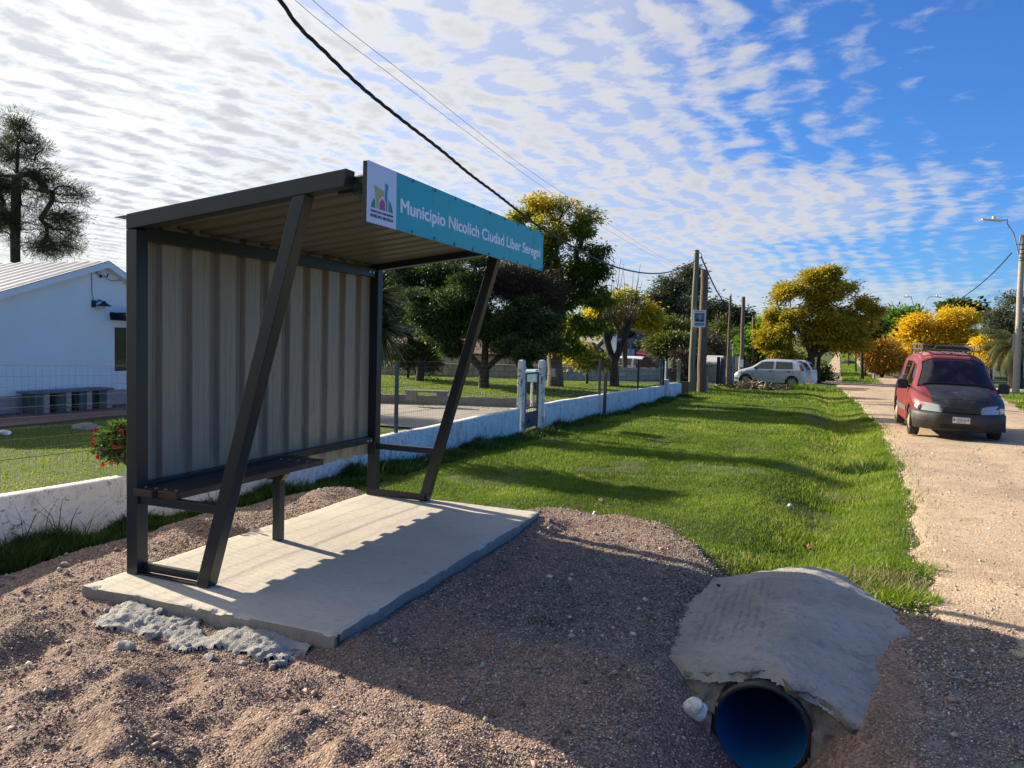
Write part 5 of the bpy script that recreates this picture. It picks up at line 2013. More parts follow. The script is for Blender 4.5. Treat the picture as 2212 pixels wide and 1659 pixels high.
# red-flowered bush by the shelter post
bb = on_wall(262, 1030, -.35)
rbase = np.array([bb[0], bb[1], gz1(bb[0], bb[1])])
hib = tree('hibiscus_bush', 'glossy bush with hanging red flowers between wire fence and shelter post', 'bush', rbase, [rbase+np.array([0, 0, .12])],
           [(262, 955, 30, 26), (240, 965, 24, 22), (280, 945, 26, 30), (262, 925, 18, 14), (265, 985, 26, 18)], float(bb[1]), 110, 3000, .050, M['hib'], M['bark'], .02, clump_r=.06, aspect=.5, rtip=.004, step=.08, outward=.4)
mb = MB()
for (fx, fy) in ((206, 929), (203, 940), (200, 955), (207, 961), (205, 972), (211, 985), (222, 1002), (239, 980), (240, 998), (249, 963), (262, 958), (241, 955), (262, 931), (272, 948), (246, 940), (253, 985)):
    c = np.array(at(fx, fy, float(bb[1])-random.uniform(.05, .14)))-rbase
    for k in range(5):
        a = 2*math.pi*k/5+random.random()
        r = .020
        t0 = (c[0], c[1], c[2]+.026)
        t1 = (c[0]+r*math.cos(a), c[1]+r*math.sin(a), c[2]-.004)
        t2 = (c[0]+r*.5*math.cos(a+.9), c[1]+r*.5*math.sin(a+.9), c[2]-.036)
        t3 = (c[0]+r*math.cos(a+1.3), c[1]+r*math.sin(a+1.3), c[2]-.004)
        mb.add([t0, t1, t2, t3], [(0, 1, 2, 3)])
fl = mb.build('flowers', surf('red_petal', (.62, .02, .012), .5), hib, fix=False)
fl['kind'] = 'stuff'

# eucalyptus and far trees beyond the white wall
def fartree(name, lab, px, Y, blobs, n, lv, ls, mat, rt=.2, cr=.7, **kw):
    g = gat(px, Y)
    top = min(b_[1] for b_ in blobs)
    low = max(b_[1] for b_ in blobs)
    return tree(name, lab, 'tree', g, [at(px, (840+low)/2, Y), at(px, low, Y)], blobs, Y, n, lv, ls, mat, M['bark'], rt, clump_r=cr, rtip=.03, step=1.2, **kw)


fartree('eucalyptus_tree', 'airy eucalyptus left of the tall utility pole', 1455, 78, [(1450, 625, 22, 24), (1435, 650, 16, 26), (1470, 650, 18, 30), (1455, 690, 18, 20)], 110, 9000, .34, M['euca'], .18, .8, aspect=.3, droop=.5)
fartree('eucalyptus_tree', 'slim high eucalyptus directly behind the utility poles', 1488, 82, [(1490, 590, 18, 14), (1482, 600, 12, 14), (1500, 620, 14, 26), (1492, 660, 14, 18)], 90, 7000, .34, M['euca'], .18, .75, aspect=.3, droop=.5)
fartree('eucalyptus_tree', 'broad dark eucalyptus right of the utility poles', 1545, 84, [(1535, 665, 22, 26), (1555, 690, 22, 30), (1580, 680, 22, 26), (1525, 700, 18, 30), (1600, 690, 24, 26)], 140, 12000, .36, M['euca'], .2, .9, aspect=.35, droop=.5, rbias=lambda C: -.15)
fartree('eucalyptus_tree', 'small grey-green eucalyptus left of the airy one', 1418, 76, [(1412, 650, 12, 22), (1425, 690, 14, 18)], 40, 3200, .3, M['euca'], .12, .6, aspect=.3, droop=.5)
fartree('conifer_tree', 'pointed olive-green tree between the utility poles', 1555, 66, [(1556, 705, 12, 22), (1553, 740, 18, 26), (1560, 770, 20, 20)], 70, 6000, .26, M['olive'], .12, .6, aspect=.3, rbias=lambda C: -.1)
fartree('conifer_tree', 'pale olive tree just right of the pointed one', 1598, 60, [(1596, 735, 14, 24), (1598, 765, 16, 18)], 50, 4000, .24, M['olive'], .1, .55, aspect=.3)
fartree('shrub', 'big round olive shrub behind the far end of the wire fence', 1440, 41, [(1440, 752, 30, 22), (1470, 755, 26, 22), (1415, 745, 16, 12), (1460, 735, 24, 10)], 150, 12000, .17, M['olive'], .07, .45, aspect=.4)
fartree('shrub', 'bright green thicket above the olive shrub', 1430, 55, [(1420, 720, 16, 12), (1450, 725, 24, 14), (1480, 715, 22, 18), (1440, 705, 30, 14)], 90, 7000, .24, M['olive'], .08, .7, aspect=.4, rbias=lambda C: .1)
fartree('twiggy_tree', 'brown dry thicket right of the weathered utility pole', 1530, 50, [(1530, 740, 18, 20), (1545, 760, 20, 14), (1525, 780, 14, 14)], 60, 6000, .3, M['browntwig'], .06, .6, aspect=.08)
fartree('shrub', 'dry brown hedge between the wall end and the green pole', 1478, 37, [(1478, 790, 14, 24), (1490, 800, 12, 24), (1470, 770, 14, 14)], 50, 5000, .16, M['browntwig'], .06, .4, aspect=.2)
for k_, (px_, lab_, mm_) in enumerate(((760, 'dark tree mass far behind the yucca', 'evergreen'), (880, 'rounded green tree beyond the long beige house, left one', 'olive'), (1010, 'dark tree beyond the middle of the long beige house', 'evergreen'), (1130, 'olive tree beyond the right end of the long beige house', 'olive'), (1245, 'yellowing tree between long house and white gable house', 'yellowgreen'))):
    fartree('background_tree', lab_, px_, 56, [(px_-40, 735, 40, 34), (px_+30, 725, 44, 40), (px_, 770, 60, 30), (px_-10, 700, 30, 20)], 90, 7000, .32, M[mm_], .14, .8, aspect=.45)
fartree('banana_tree', 'bright green and yellow young tree behind the meter pole', 1640, 56, [(1630, 735, 14, 16), (1650, 720, 12, 20), (1612, 745, 10, 10), (1640, 765, 18, 16), (1600, 765, 8, 10)], 60, 3600, .34, M['green'], .08, .6, aspect=.5)
fartree('evergreen_tree', 'dark hedge tree closing the gap behind the silver car', 1660, 60, [(1660, 775, 30, 24), (1630, 790, 22, 22), (1700, 790, 40, 20)], 110, 9000, .26, M['evergreen'], .12, .7, aspect=.5)

# the big yellow tree
Yb = 52
bg_ = gat(1745, Yb)
bgt = at(1745, 828, Yb)
tree('yellow_tree', 'broad golden-yellow tree with a short forked trunk beside the silver car', 'tree', (bgt[0], Yb, bgt[2]), [at(1748, 800, Yb), at(1752, 772, Yb)],
     [(1770, 600, 50, 24), (1712, 640, 44, 34), (1765, 640, 60, 36), (1825, 640, 50, 36), (1872, 660, 34, 30), (1680, 690, 40, 36), (1740, 700, 66, 44), (1810, 700, 66, 36), (1860, 700, 34, 24), (1660, 730, 24, 26), (1690, 768, 40, 22), (1790, 590, 22, 14), (1840, 745, 34, 18), (1886, 672, 20, 18)], Yb, 1000, 74000, .20, M['yellow'], M['bark'], .26, clump_r=.38, gap=.36, flat=.42, aspect=.32, droop=.3, rtip=.020, step=.9, outward=.5, sag=.15)
gd = at(1768, 826, 53.5)
tree('yellow_tree', 'thinner dark trunk with low yellow twigs right behind the big yellow tree', 'tree', (gd[0], 53.5, gd[2]), [at(1765, 800, 53.5), at(1768, 770, 53.5)],
     [(1812, 738, 24, 12), (1775, 745, 30, 16)], 53.5, 50, 4000, .25, M['yellow'], M['bark'], .16, clump_r=.5, aspect=.34, rtip=.022, step=.9, rbias=lambda C: -.15)
fartree('evergreen_tree', 'dark green tree showing right of the yellow crown', 1862, 64, [(1872, 700, 22, 18), (1862, 712, 22, 12)], 60, 5000, .28, M['evergreen'], .12, .7, aspect=.5)
fartree('shrub', 'dark shrub bank at the road edge right of the yellow tree', 1776, 58, [(1776, 800, 14, 14), (1774, 815, 14, 10)], 40, 4000, .2, M['evergreen'], .06, .5, aspect=.4, rbias=lambda C: .2)

# across the road
fartree('gold_tree', 'bright golden round tree above the red van', 2030, 76, [(2010, 700, 44, 26), (2055, 695, 44, 24), (2085, 720, 36, 22), (1975, 720, 34, 24), (2030, 730, 60, 24), (2000, 755, 44, 18), (2070, 750, 40, 18), (2110, 715, 16, 16)], 520, 32000, .30, M['gold'], .25, .62, aspect=.32, droop=.3, outward=.5, flat=.45, gap=.32)
fartree('green_tree', 'fresh green tree on the left flank of the golden tree', 1945, 84, [(1945, 690, 26, 18), (1930, 712, 26, 18), (1915, 735, 22, 20), (1965, 685, 18, 12)], 110, 9000, .38, M['green'], .2, .8, aspect=.34, droop=.3)
fartree('orange_tree', 'orange-brown tree at the bend of the right track', 1905, 74, [(1900, 745, 28, 18), (1890, 765, 30, 18), (1925, 775, 28, 20), (1905, 790, 24, 14), (1880, 750, 18, 14)], 240, 16000, .26, M['orange'], .18, .55, gap=.35, aspect=.3, droop=.3)
fartree('shrub', 'dark brown thicket under the golden tree behind the van', 2060, 78, [(2060, 775, 50, 18), (2100, 770, 26, 20)], 80, 7000, .34, M['browntwig'], .08, .8, aspect=.2)
fartree('dark_tree', 'dark round-topped tree peeping over the golden tree', 2085, 105, [(2090, 672, 16, 12), (2060, 665, 26, 8), (2100, 685, 14, 12)], 60, 4500, .5, M['evergreen'], .25, .9, aspect=.6)
fartree('orange_tree', 'yellow-orange tree between van and palm', 2140, 66, [(2145, 720, 24, 16), (2130, 742, 24, 14), (2150, 760, 26, 16), (2160, 735, 20, 18)], 130, 8500, .26, M['gold'], .12, .5, gap=.35, aspect=.3, droop=.35)
fartree('grey_tree', 'sparse grey-leaved tree left of the lamp post', 2185, 63, [(2165, 690, 30, 30), (2190, 660, 24, 34), (2140, 680, 18, 14), (2205, 700, 30, 50), (2150, 715, 26, 16)], 200, 7500, .2, M['euca'], .12, .6, aspect=.35, rbias=lambda C: .2)

# palm
Yq = 60
pb_ = gat(2195, Yq)
palm = thing('palm_tree', 'shaggy palm with drooping olive fronds behind the lamp post', 'palm', tuple(pb_))
mb = MB()
ph = np.array(at(2195, 745, Yq))-pb_
mb.tube([(0, 0, -.3), ph*.5, ph], [.5, .42, .35], 12)
mb.build('trunk', M['bark'], palm)
VV, FF, RR = [], [], []
nv = 0
for k in range(70):
    a = random.uniform(0, 2*math.pi)
    el = random.uniform(-.5, 1.2)
    ln_ = random.uniform(2.6, 3.4)
    hue = random.random()*.6+(.0 if el > 0 else -.2)
    prev = np.array(ph)
    pts = []
    e = el
    for i in range(12):
        pts.append(prev.copy())
        prev = prev+np.array([math.cos(a)*math.cos(e), math.sin(a)*math.cos(e), math.sin(e)])*ln_/11
        e -= .17
    for i in range(1, 12):
        d = pts[i]-pts[i-1]
        d /= np.linalg.norm(d)
        sd_ = np.cross(d, (0, 0, 1))
        sd_ /= np.linalg.norm(sd_)+1e-6
        for sgn_ in (-1, 1):
            for j in range(3):
                c = pts[i-1]+(pts[i]-pts[i-1])*j/3
                L = .48*math.sin(math.pi*min(1, (i+1)/12)*.9+.15)
                tip = c+sd_*sgn_*L*.75+d*L*.55-np.array([0, 0, L*.45])
                VV += [c, c+d*.06, tip]
                FF.append((nv, nv+1, nv+2))
                RR += [np.clip(hue+.3*random.random(), 0, 1)]*3
                nv += 3
npmesh('fronds', np.array(VV), np.array(FF), M['frond'], palm, attr={'rnd': np.array(RR)})
# ------------------------------------------------------------------ buildings
M['housewhite'] = surf('white_plaster', (.82, .83, .82), .85, var=(.77, .78, .77), vscale=.9, bump=.004, bscale=16)
M['roofsheet'] = surf('fibre_cement_roof', (.48, .47, .46), .6, var=(.38, .375, .37), vscale=3, var2=(.58, .57, .56), v2scale=7)
M['tile'] = surf('clay_tiles', (.14, .075, .05), .85, var=(.08, .05, .035), vscale=5, vstretch=(1, 6, 1), bump=.02, bscale=8)
M['beige'] = surf('beige_render', (.46, .41, .33), .9, var=(.36, .31, .25), vscale=1.5)
M['wains'] = surf('stone_tiles', (.42, .36, .32), .8, var=(.33, .27, .24), vscale=5, vstretch=(1, 1, 4), var2=(.22, .17, .15), v2scale=9)
M['redfloor'] = surf('red_floor_tiles', (.23, .115, .09), .7, var=(.17, .085, .07), vscale=4)
M['glass'] = glassmat('window_glass')
M['greypanel'] = surf('grey_cladding', (.16, .165, .17), .6, var=(.12, .125, .13), vscale=3)

HX = -14.5
house = thing('white_house', 'white gabled house with pale corrugated roof at the left behind the garden lawn', 'house', (HX, 11.6, -.3))
h0 = np.array([HX, 11.6, -.3])
AP = (12.21, 2.95)
LF = (8.2, 2.95-.347*4.01)
RT = (15.4, 2.95-.50*3.19)


def hpart(mb, name, mat, bevel=0.0, par=None):
    o = mb.build(name, mat, None, bevel)
    o.data.transform(Matrix.Translation((-h0[0], -h0[1], -h0[2])))
    o.parent = par or house
    return o


wy0, wy1 = 12.52, 13.4
mb = MB()
wz0, wz1 = .58, 1.56
# gable wall with a real window opening
zl = lambda y: (AP[1]-.347*(AP[0]-y) if y < AP[0] else AP[1]-.50*(y-AP[0]))-.06
prism_y = [8.5, AP[0], wy0, wy1, 15.2]


def wallpoly(y0, y1, z0a, z0b, z1a, z1b):
    mb.add([(HX, y0, z0a), (HX, y1, z0b), (HX, y1, z1b), (HX, y0, z1a), (HX-.2, y0, z0a), (HX-.2, y1, z0b), (HX-.2, y1, z1b), (HX-.2, y0, z1a)],
           [(0, 1, 2, 3), (4, 7, 6, 5), (0, 3, 7, 4), (1, 5, 6, 2), (3, 2, 6, 7), (0, 4, 5, 1)])


wallpoly(8.5, AP[0], -.4, -.4, zl(8.5), zl(AP[0]))
wallpoly(AP[0], wy0, -.4, -.4, zl(AP[0]), zl(wy0))
wallpoly(wy0, wy1, -.4, -.4, wz0, wz0)
wallpoly(wy0, wy1, wz1, wz1, zl(wy0), zl(wy1))
wallpoly(wy1, 15.2, -.4, -.4, zl(wy1), zl(15.2))
mb.box(-22, HX-.2, 8.5, 8.7, -.4, zl(8.5))
mb.box(-22, HX-.2, 15.0, 15.2, -.4, zl(15.2))
hpart(mb, 'wall', M['housewhite'])
mb = MB()
mb.box(HX+.002, HX+.022, 8.5, 15.2, -.4, .17)
hpart(mb, 'stone_wainscot', M['wains'])
# roof: two corrugated slopes
xs_ = np.arange(-22, HX+.24, .05)
for nm, (ya, za, yb, zb) in {'roof': (AP[0], AP[1], LF[0], LF[1]), 'roof ': (AP[0], AP[1], RT[0], RT[1])}.items():
    t_ = np.linspace(0, 1, 5)
    XX, TT = np.meshgrid(xs_, t_, indexing='ij')
    YY = ya+(yb-ya)*TT
    ZZ = za+(zb-za)*TT+.035+.018*np.sin(XX*2*np.pi/.35)
    o = gridmesh('roof_slope', XX-h0[0], YY-h0[1], ZZ-h0[2], M['roofsheet'], parent=house)
mb = MB()
for (ya, za, yb, zb) in ((AP[0], AP[1], LF[0], LF[1]), (AP[0], AP[1], RT[0], RT[1])):
    mb.add([(HX+.20, ya, za+.03), (HX+.20, yb, zb+.03), (HX+.20, yb, zb-.10), (HX+.20, ya, za-.10), (HX+.0, ya, za+.02), (HX+.0, yb, zb+.02), (HX+.0, yb, zb-.10), (HX+.0, ya, za-.10)],
           [(0, 1, 2, 3), (0, 4, 5, 1), (3, 2, 6, 7)])
hpart(mb, 'rake_trim', M['housewhite'])
mb = MB()
mb.box(HX-.12, HX-.10, wy0, wy1, wz0, wz1)
wn = hpart(mb, 'window', M['glass'])
mb = MB()
for yy in (wy0, wy0+.42, wy1-.03):
    mb.box(HX-.10, HX-.07, yy, yy+.03, wz0, wz1)
for zz in (wz0, wz0+.3, wz0+.62, wz1-.03):
    mb.box(HX-.10, HX-.075, wy0+.03, wy1-.03, zz, zz+.025)
hpart(mb, 'window_frame', M['dark'], 0, wn)
mb = MB()
aw = at(245, 690, 12.45)
mb.poly([(HX+.0, 12.42, 1.90), (HX+.0, 12.42, 1.72), (HX+.55, 12.42, 1.70), (HX+.62, 12.42, 1.74), (HX+.35, 12.42, 1.86)], .03, (0, -1, 0))
mb.box(HX, HX+.6, 12.40, 13.6, 1.86, 1.885)
for k in range(5):
    mb.bar((HX+.05+.1*k, 12.40, 1.72), (HX+.0+.1*k, 12.40, 1.87), .015, .015)
hpart(mb, 'awning', M['dark'])
lp = on_X(205, 658, HX)
lmp = thing('wall_lamp', 'black wall lamp with a flared shade on the white gable wall', 'lamp', (HX, lp[1], lp[2]))
mb = MB()
mb.tube([(.02, -.05, -.06), (.02, -.05, .09)], .045, 8)
mb.tube([(.03, -.04, .03), (.12, .02, .10), (.18, .08, .05)], .018, 6)
mb.build('bracket', M['dark'], lmp)
mb = MB()
mb.tube([(.18, .08, .08), (.18, .08, .04), (.18, .08, -.03)], [.03, .05, .16], 14)
mb.build('lamp_shade', M['dark'], lmp)
mb = MB()
mb.tube([(.18, .08, -.03), (.18, .08, -.09)], [.03, .02], 8)
mb.build('bulb', M['white'], lmp)
cp = on_X(215, 592, HX)
cam_ = thing('security_camera', 'small white security camera under the gable peak of the white house', 'camera', (HX, cp[1], cp[2]))
mb = MB()
mb.tube([(0, -.12, .05), (.05, -.05, .03)], .02, 6)
mb.tube([(.05, -.07, .03), (.14, .06, -.02)], .04, 8)
mb.build('housing', M['white'], cam_)
mb = MB()
mb.tube([(.13, .05, -.015), (.155, .085, -.028)], .038, 8)
mb.tube([(.06, -.02, -.02), (.06, -.02, -.08)], .028, 8)
mb.build('lens', M['dark'], cam_)
mb = MB()
mb.tube([(HX+.02, lp[1]-.05, lp[2]+.1), (HX+.015, lp[1]-.08, 2.3), (HX+.02, lp[1]-.09, 2.78)], .010, 4)
mb.tube([(HX+.05, 10.9, 2.45), (HX+.03, 11.5, 2.66), (HX+.03, cp[1]-.1, cp[2]+.05), (HX+.04, 12.4, 2.58), (HX+.03, 12.7, 2.62)], .008, 4)
o = mb.build('wall_cable', M['metal_grey'])
setp(o, 'thin cables strung down the gable to the wall lamp and camera', 'cable')
mb = MB()
mb.box(HX+.025, -12.7, 8.2, 14.5, -.6, -.165)
o = mb.build('terrace', M['redfloor'], None, .01)
setp(o, 'reddish tiled terrace along the foot of the white house', 'terrace')
gb_ = thing('garden_bench', 'long slate-topped bench with four tiled supports against the white house', 'bench', (HX+.3, 11.2, -.165))
mb = MB()
mb.box(-.22, .24, -1.0, .85, .385, .425)
mb.build('seat_slab', M['greypanel'], gb_, .006)
cgreen = surf('green_board', (.05, .10, .085), .7)
for k in range(4):
    yk = -.76+.48*k
    mb = MB()
    mb.box(-.16, .20, yk+.02, yk+.14, 0, .384)
    mb.build('tiled_support', M['wains'], gb_, .004)
    mb = MB()
    mb.box(-.16, .19, yk-.16, yk+.018, .0, .382)
    mb.build('green_support', cgreen, gb_, .004)
rr_ = on_z(185, 926, -.2)
rock('rubble', (rr_[0], rr_[1], rr_[2]), (.5, .28, .16), M['rock_grey'], 'dark lumpy rubble lying at the edge of the red terrace', 'rubble', 41, .45, sink=.4)
rr_ = on_z(5, 938, -.2)
rock('plastic_bag', (rr_[0], rr_[1], rr_[2]), (.35, .2, .10), M['white'], 'white bag lying on the edge of the lawn at the far left', 'bag', 42, .3, sink=.3)


def box_building(name, label, px0, px1, ytop, Y, depth, zbot, wallm, roofm=None, roofh=0.0, ytop2=None, cat='building', eave=.3):
    a = at(px0, ytop, Y)
    b = at(px1, ytop2 or ytop, Y)
    o = thing(name, label, cat, ((a[0]+b[0])/2, Y, zbot))
    cxm = (a[0]+b[0])/2
    mb = MB()
    hw_ = (b[0]-a[0])/2
    zt_ = a[2]-zbot
    mb.box(-hw_, hw_, 0, depth, 0, zt_)
    mb.build('wall', wallm, o)
    if roofm:
        mb = MB()
        mb.add([(-hw_-eave, -eave, zt_-.05), (hw_+eave, -eave, zt_-.05), (hw_+eave, depth/2, zt_+roofh), (-hw_-eave, depth/2, zt_+roofh), (hw_+eave, depth+eave, zt_-.05), (-hw_-eave, depth+eave, zt_-.05),
                (-hw_-eave, -eave, zt_-.15), (hw_+eave, -eave, zt_-.15), (hw_+eave, depth+eave, zt_-.15), (-hw_-eave, depth+eave, zt_-.15)],
               [(0, 1, 2, 3), (3, 2, 4, 5), (0, 6, 7, 1), (1, 7, 8, 4, 2), (5, 9, 6, 0, 3), (5, 4, 8, 9)])
        mb.build('roof', roofm, o)
    return o, hw_, zt_


def bwindow(o, x0, x1, z0, z1, m=None, y=-.02):
    mb = MB()
    mb.box(x0, x1, y-.02, y+.03, z0, z1)
    w_ = mb.build('window', m or M['glass'], o)
    return w_


o, hw_, zt_ = box_building('long_house', 'long low beige house with clay tile roof behind the garden trees', 800, 1226, 753, 36, 7, -.6, M['beige'], M['tile'], .7, eave=.35)
bwindow(o, 2.6, 3.5, .9, 1.7)
bwindow(o, -3.4, -2.5, .9, 1.7)
o, hw_, zt_ = box_building('white_gable_house', 'white house with brown tiled rake seen through the ash branches', 1262, 1334, 752, 47, 6, -.8, M['housewhite'])
mb = MB()
a_ = at(1278, 757, 47)
b_ = at(1332, 709, 47)
c0 = o.location
mb.add([(a_[0]-c0[0], -.3, a_[2]-c0[2]), (b_[0]-c0[0], -.3, b_[2]-c0[2]), (b_[0]-c0[0], 6.2, b_[2]-c0[2]), (a_[0]-c0[0], 6.2, a_[2]-c0[2]),
        (a_[0]-c0[0], -.3, a_[2]-c0[2]-.15), (b_[0]-c0[0], -.3, b_[2]-c0[2]-.15), (b_[0]-c0[0], 6.2, b_[2]-c0[2]-.15), (a_[0]-c0[0], 6.2, a_[2]-c0[2]-.15)],
       [(0, 1, 2, 3), (7, 6, 5, 4), (0, 4, 5, 1), (1, 5, 6, 2), (3, 2, 6, 7), (0, 3, 7, 4)])
mb.build('roof', M['tile'], o)
mb = MB()
mb.add([(a_[0]-c0[0]+.2, 0, 0), (b_[0]-c0[0], 0, 0), (b_[0]-c0[0], 0, b_[2]-c0[2]-.16), (a_[0]-c0[0]+.2, 0, a_[2]-c0[2]-.12), (a_[0]-c0[0]+.2, .2, 0), (b_[0]-c0[0], .2, 0), (b_[0]-c0[0], .2, b_[2]-c0[2]-.16), (a_[0]-c0[0]+.2, .2, a_[2]-c0[2]-.12)],
       [(0, 1, 2, 3), (7, 6, 5, 4), (0, 3, 7, 4), (1, 5, 6, 2), (3, 2, 6, 7)])
ob_ = mb.build('gable', M['housewhite'], o)
ob_.location = (0, -.012, 0)
o, hw_, zt_ = box_building('white_block_house', 'taller white rendered house block behind the pollarded tree', 1252, 1374, 688, 53, 7, -.9, M['housewhite'])
bwindow(o, .2, 1.1, 1.6, 2.5)
bwindow(o, 2.2, 3.0, .8, 1.9)
o, hw_, zt_ = box_building('grey_shed', 'grey ribbed tall shed wall right of the white house block', 1373, 1402, 696, 52, 5, -.9, M['greypanel'])
mb = MB()
for k in range(12):
    mb.box(-hw_, hw_, -.03, -.001, .5+k*.22, .56+k*.22)
mb.build('wall_ribs', M['dark'], o)
a_ = at(1334, 730, 45)
b_ = at(1402, 737, 45)
cp_ = thing('carport', 'dark blue steel carport beam on two thin posts', 'carport', ((a_[0]+b_[0])/2, 45, -.7))
mb = MB()
hw_ = (b_[0]-a_[0])/2
mb.box(-hw_, hw_, 0, .15, a_[2]+.7-.22, a_[2]+.7)
mb.build('beam', M['bluepost'], cp_)
for px in (1353, 1361):
    q = at(px, 760, 45)
    mb = MB()
    mb.box(q[0]-cp_.location.x-.05, q[0]-cp_.location.x+.05, .02, .12, -.3, a_[2]+.7-.221)
    mb.build('post', M['bluepost'], cp_)
a_ = at(1374, 763, 46)
b_ = at(1402, 770, 46)
mb = MB()
mb.add([(a_[0], 46, a_[2]), (b_[0], 46, b_[2]+.1), (b_[0], 47.5, b_[2]+.35), (a_[0], 47.5, a_[2]+.3), (a_[0], 46, a_[2]-.06), (b_[0], 46, b_[2]-.16), (b_[0], 47.5, b_[2]+.2), (a_[0], 47.5, a_[2]+.2)],
       [(0, 1, 2, 3), (7, 6, 5, 4), (0, 4, 5, 1), (1, 5, 6, 2), (2, 6, 7, 3), (3, 7, 4, 0)])
setp(mb.build('red_awning', surf('red_cloth', (.42, .03, .035), .7)), 'small red awning glimpsed over the block wall', 'awning')
a_ = at(1372, 792, 43)
b_ = at(1396, 766, 43)
c_ = at(1420, 790, 43)
mb = MB()
mb.poly([(a_[0], 43, a_[2]-.4), (c_[0], 43, c_[2]-.4), (c_[0], 43, c_[2]), (b_[0], 43, b_[2]), (a_[0], 43, a_[2])], 2.0, (0, -1, 0))
setp(mb.build('maroon_shed', surf('maroon_boards', (.07, .03, .035), .8, var=(.10, .05, .05), vscale=8)), 'small maroon pitched shed behind the block wall', 'shed')
# across the road and on the hill
o, hw_, zt_ = box_building('hill_building', 'dark flat building on top of the hill at the end of the road', 1874, 1909, 711, 190, 10, 1.0, M['greypanel'])
bwindow(o, .8, 1.6, 3.2, 4.2, M['housewhite'])
o, hw_, zt_ = box_building('white_cottage', 'small sunlit white cottage wall left of the palm', 2116, 2150, 778, 84, 6, -1.2, M['housewhite'], M['tile'], .5)
bwindow(o, -.2, .25, 1.0, 2.0)
bwindow(o, .7, 1.1, 1.0, 2.0)
o, hw_, zt_ = box_building('grey_shed', 'low dark grey shed between van roof and white cottage', 2076, 2113, 780, 86, 5, -1.2, M['greypanel'])

# ------------------------------------------------------------------ poles, gate yard, cables


def pole(name, label, cat, px_b, py_b, px_t, py_t, Y, r0q, r1q, mat, cap=None, zb=None):
    b = at(px_b, py_b, Y)
    t_ = at(px_t, py_t, Y)
    g = gz1(b[0], b[1])-.15 if zb is None else zb
    o = thing(name, label, cat, (b[0], b[1], g))
    rel_ = np.array([t_[0]-b[0], 0, t_[2]-g])
    mb = MB()
    n_ = 8
    mb.tube([rel_*k/n_+np.array([.012*math.sin(k*2.1), .012*math.cos(k*1.7), 0])*(0 < k < n_) for k in range(n_+1)], [r0q+(r1q-r0q)*k/n_ for k in range(n_+1)], 12)
    mb.build('shaft', mat, o)
    return o, b, t_, g


uo, ub, ut, ug = pole('utility_pole', 'tall greenish wooden utility pole carrying the twisted cable and a portrait poster', 'utility pole', 1492.5, 848, 1505, 540, 31.6, .135, .10, M['pole_green'])
mb = MB()
rel_ = ut-np.array([ub[0], 31.6, ug])
mb.tube([rel_-np.array([0, 0, .12]), rel_-np.array([0, 0, .09])], .112, 12)
mb.tube([rel_+np.array([.08, 0, -.08]), rel_+np.array([.20, 0, -.16]), rel_+np.array([.22, 0, -.30])], .018, 6)
mb.build('cable_bracket', M['metal_grey'], uo)
po = pole('utility_pole', 'thicker weathered brown pole close behind the tall greenish pole', 'utility pole', 1515, 850, 1522, 583, 32.6, .20, .145, M['pole_wood'])
pole('utility_pole', 'slim reddish-brown pole standing left of the silver car', 'utility pole', 1571, 833, 1578, 639, 43, .085, .06, M['pole_wood'])
mo = pole('utility_pole', 'brown pole with a meter box and white conduit behind the silver car nose', 'utility pole', 1601, 830, 1606, 641, 45, .12, .10, M['pole_wood'])
q = at(1602, 785, 44.7)
mb = MB()
mb.box(-.10, .10, -.12, .0, 0, .42)
ob_ = mb.build('meter_box', surf('pale_box', (.5, .52, .55), .5), mo[0])
ob_.location = tuple(q-np.array(mo[0].location)+np.array([0, -.1, -.2]))
mb = MB()
mb.tube([(0, 0, 0), (0, 0, 1.4)], .035, 6)
ob_ = mb.build('conduit', M['white'], mo[0])
ob_.location = (-.14, -.14, .3)
pole('utility_pole', 'shorter brown pole in front of the bright green young tree', 'utility pole', 1627.5, 800, 1628, 684, 55, .11, .10, M['pole_wood'])
# poster
pa_ = at(1511, 688, 31.35)
pst = thing('portrait_poster', 'white-edged blue portrait poster strapped to the tall greenish pole', 'poster', tuple(pa_), YAW)
pw_, phh = .25, .345
mb = MB()
mb.box(-pw_, pw_, 0, .012, -phh, phh)
mb.build('board', M['white'], pst)
cbl = surf('poster_blue', (.03, .13, .33), .5)
mb = MB()
mb.box(-pw_+.05, pw_-.05, -.003, -.001, -.13, .22)
mb.build('blue_field', cbl, pst)
mb = MB()
mb.poly([(.02+.075*math.cos(a_)*1.0, -.0045, .085+.10*math.sin(a_)) for a_ in np.linspace(0, 2*math.pi, 17)[:-1]], .001, (0, -1, 0))
mb.poly([(-.02, -.0042, .02), (.06, -.0042, .02), (.05, -.0042, -.08), (-.01, -.0042, -.08)], .001, (0, -1, 0))
mb.build('face', surf('skin_print', (.42, .25, .18), .6), pst)
mb = MB()
mb.poly([(-.06, -.0052, .12), (-.05, -.0052, .19), (.02, -.0052, .205), (.085, -.0052, .18), (.08, -.0052, .15), (.0, -.0052, .165)], .001, (0, -1, 0))
mb.build('hair', surf('grey_hair', (.12, .12, .12), .7), pst)
mb = MB()
mb.poly([(-.17, -.0048, -.129), (-.15, -.0048, -.05), (-.03, -.0048, -.01), (.0, -.0048, -.10), (.06, -.0048, -.03), (.16, -.0048, -.06), (.18, -.0048, -.129)], .001, (0, -1, 0))
mb.build('suit', M['dark'], pst)
for xx_ in (-.14, -.06, .02, .10, .15):
    mb = MB()
    mb.poly([(xx_+.055*math.cos(a_), -.003, -.225+.065*math.sin(a_)) for a_ in np.linspace(0, 2*math.pi, 15)[:-1]], .0012, (0, -1, 0))
    ob_ = mb.build('blue_roundel', surf('bright_blue', (.05, .25, .62), .5), pst)
    ob_.location = (0, -.0008*(xx_ > 0)-.0006*(xx_ > .08), 0)
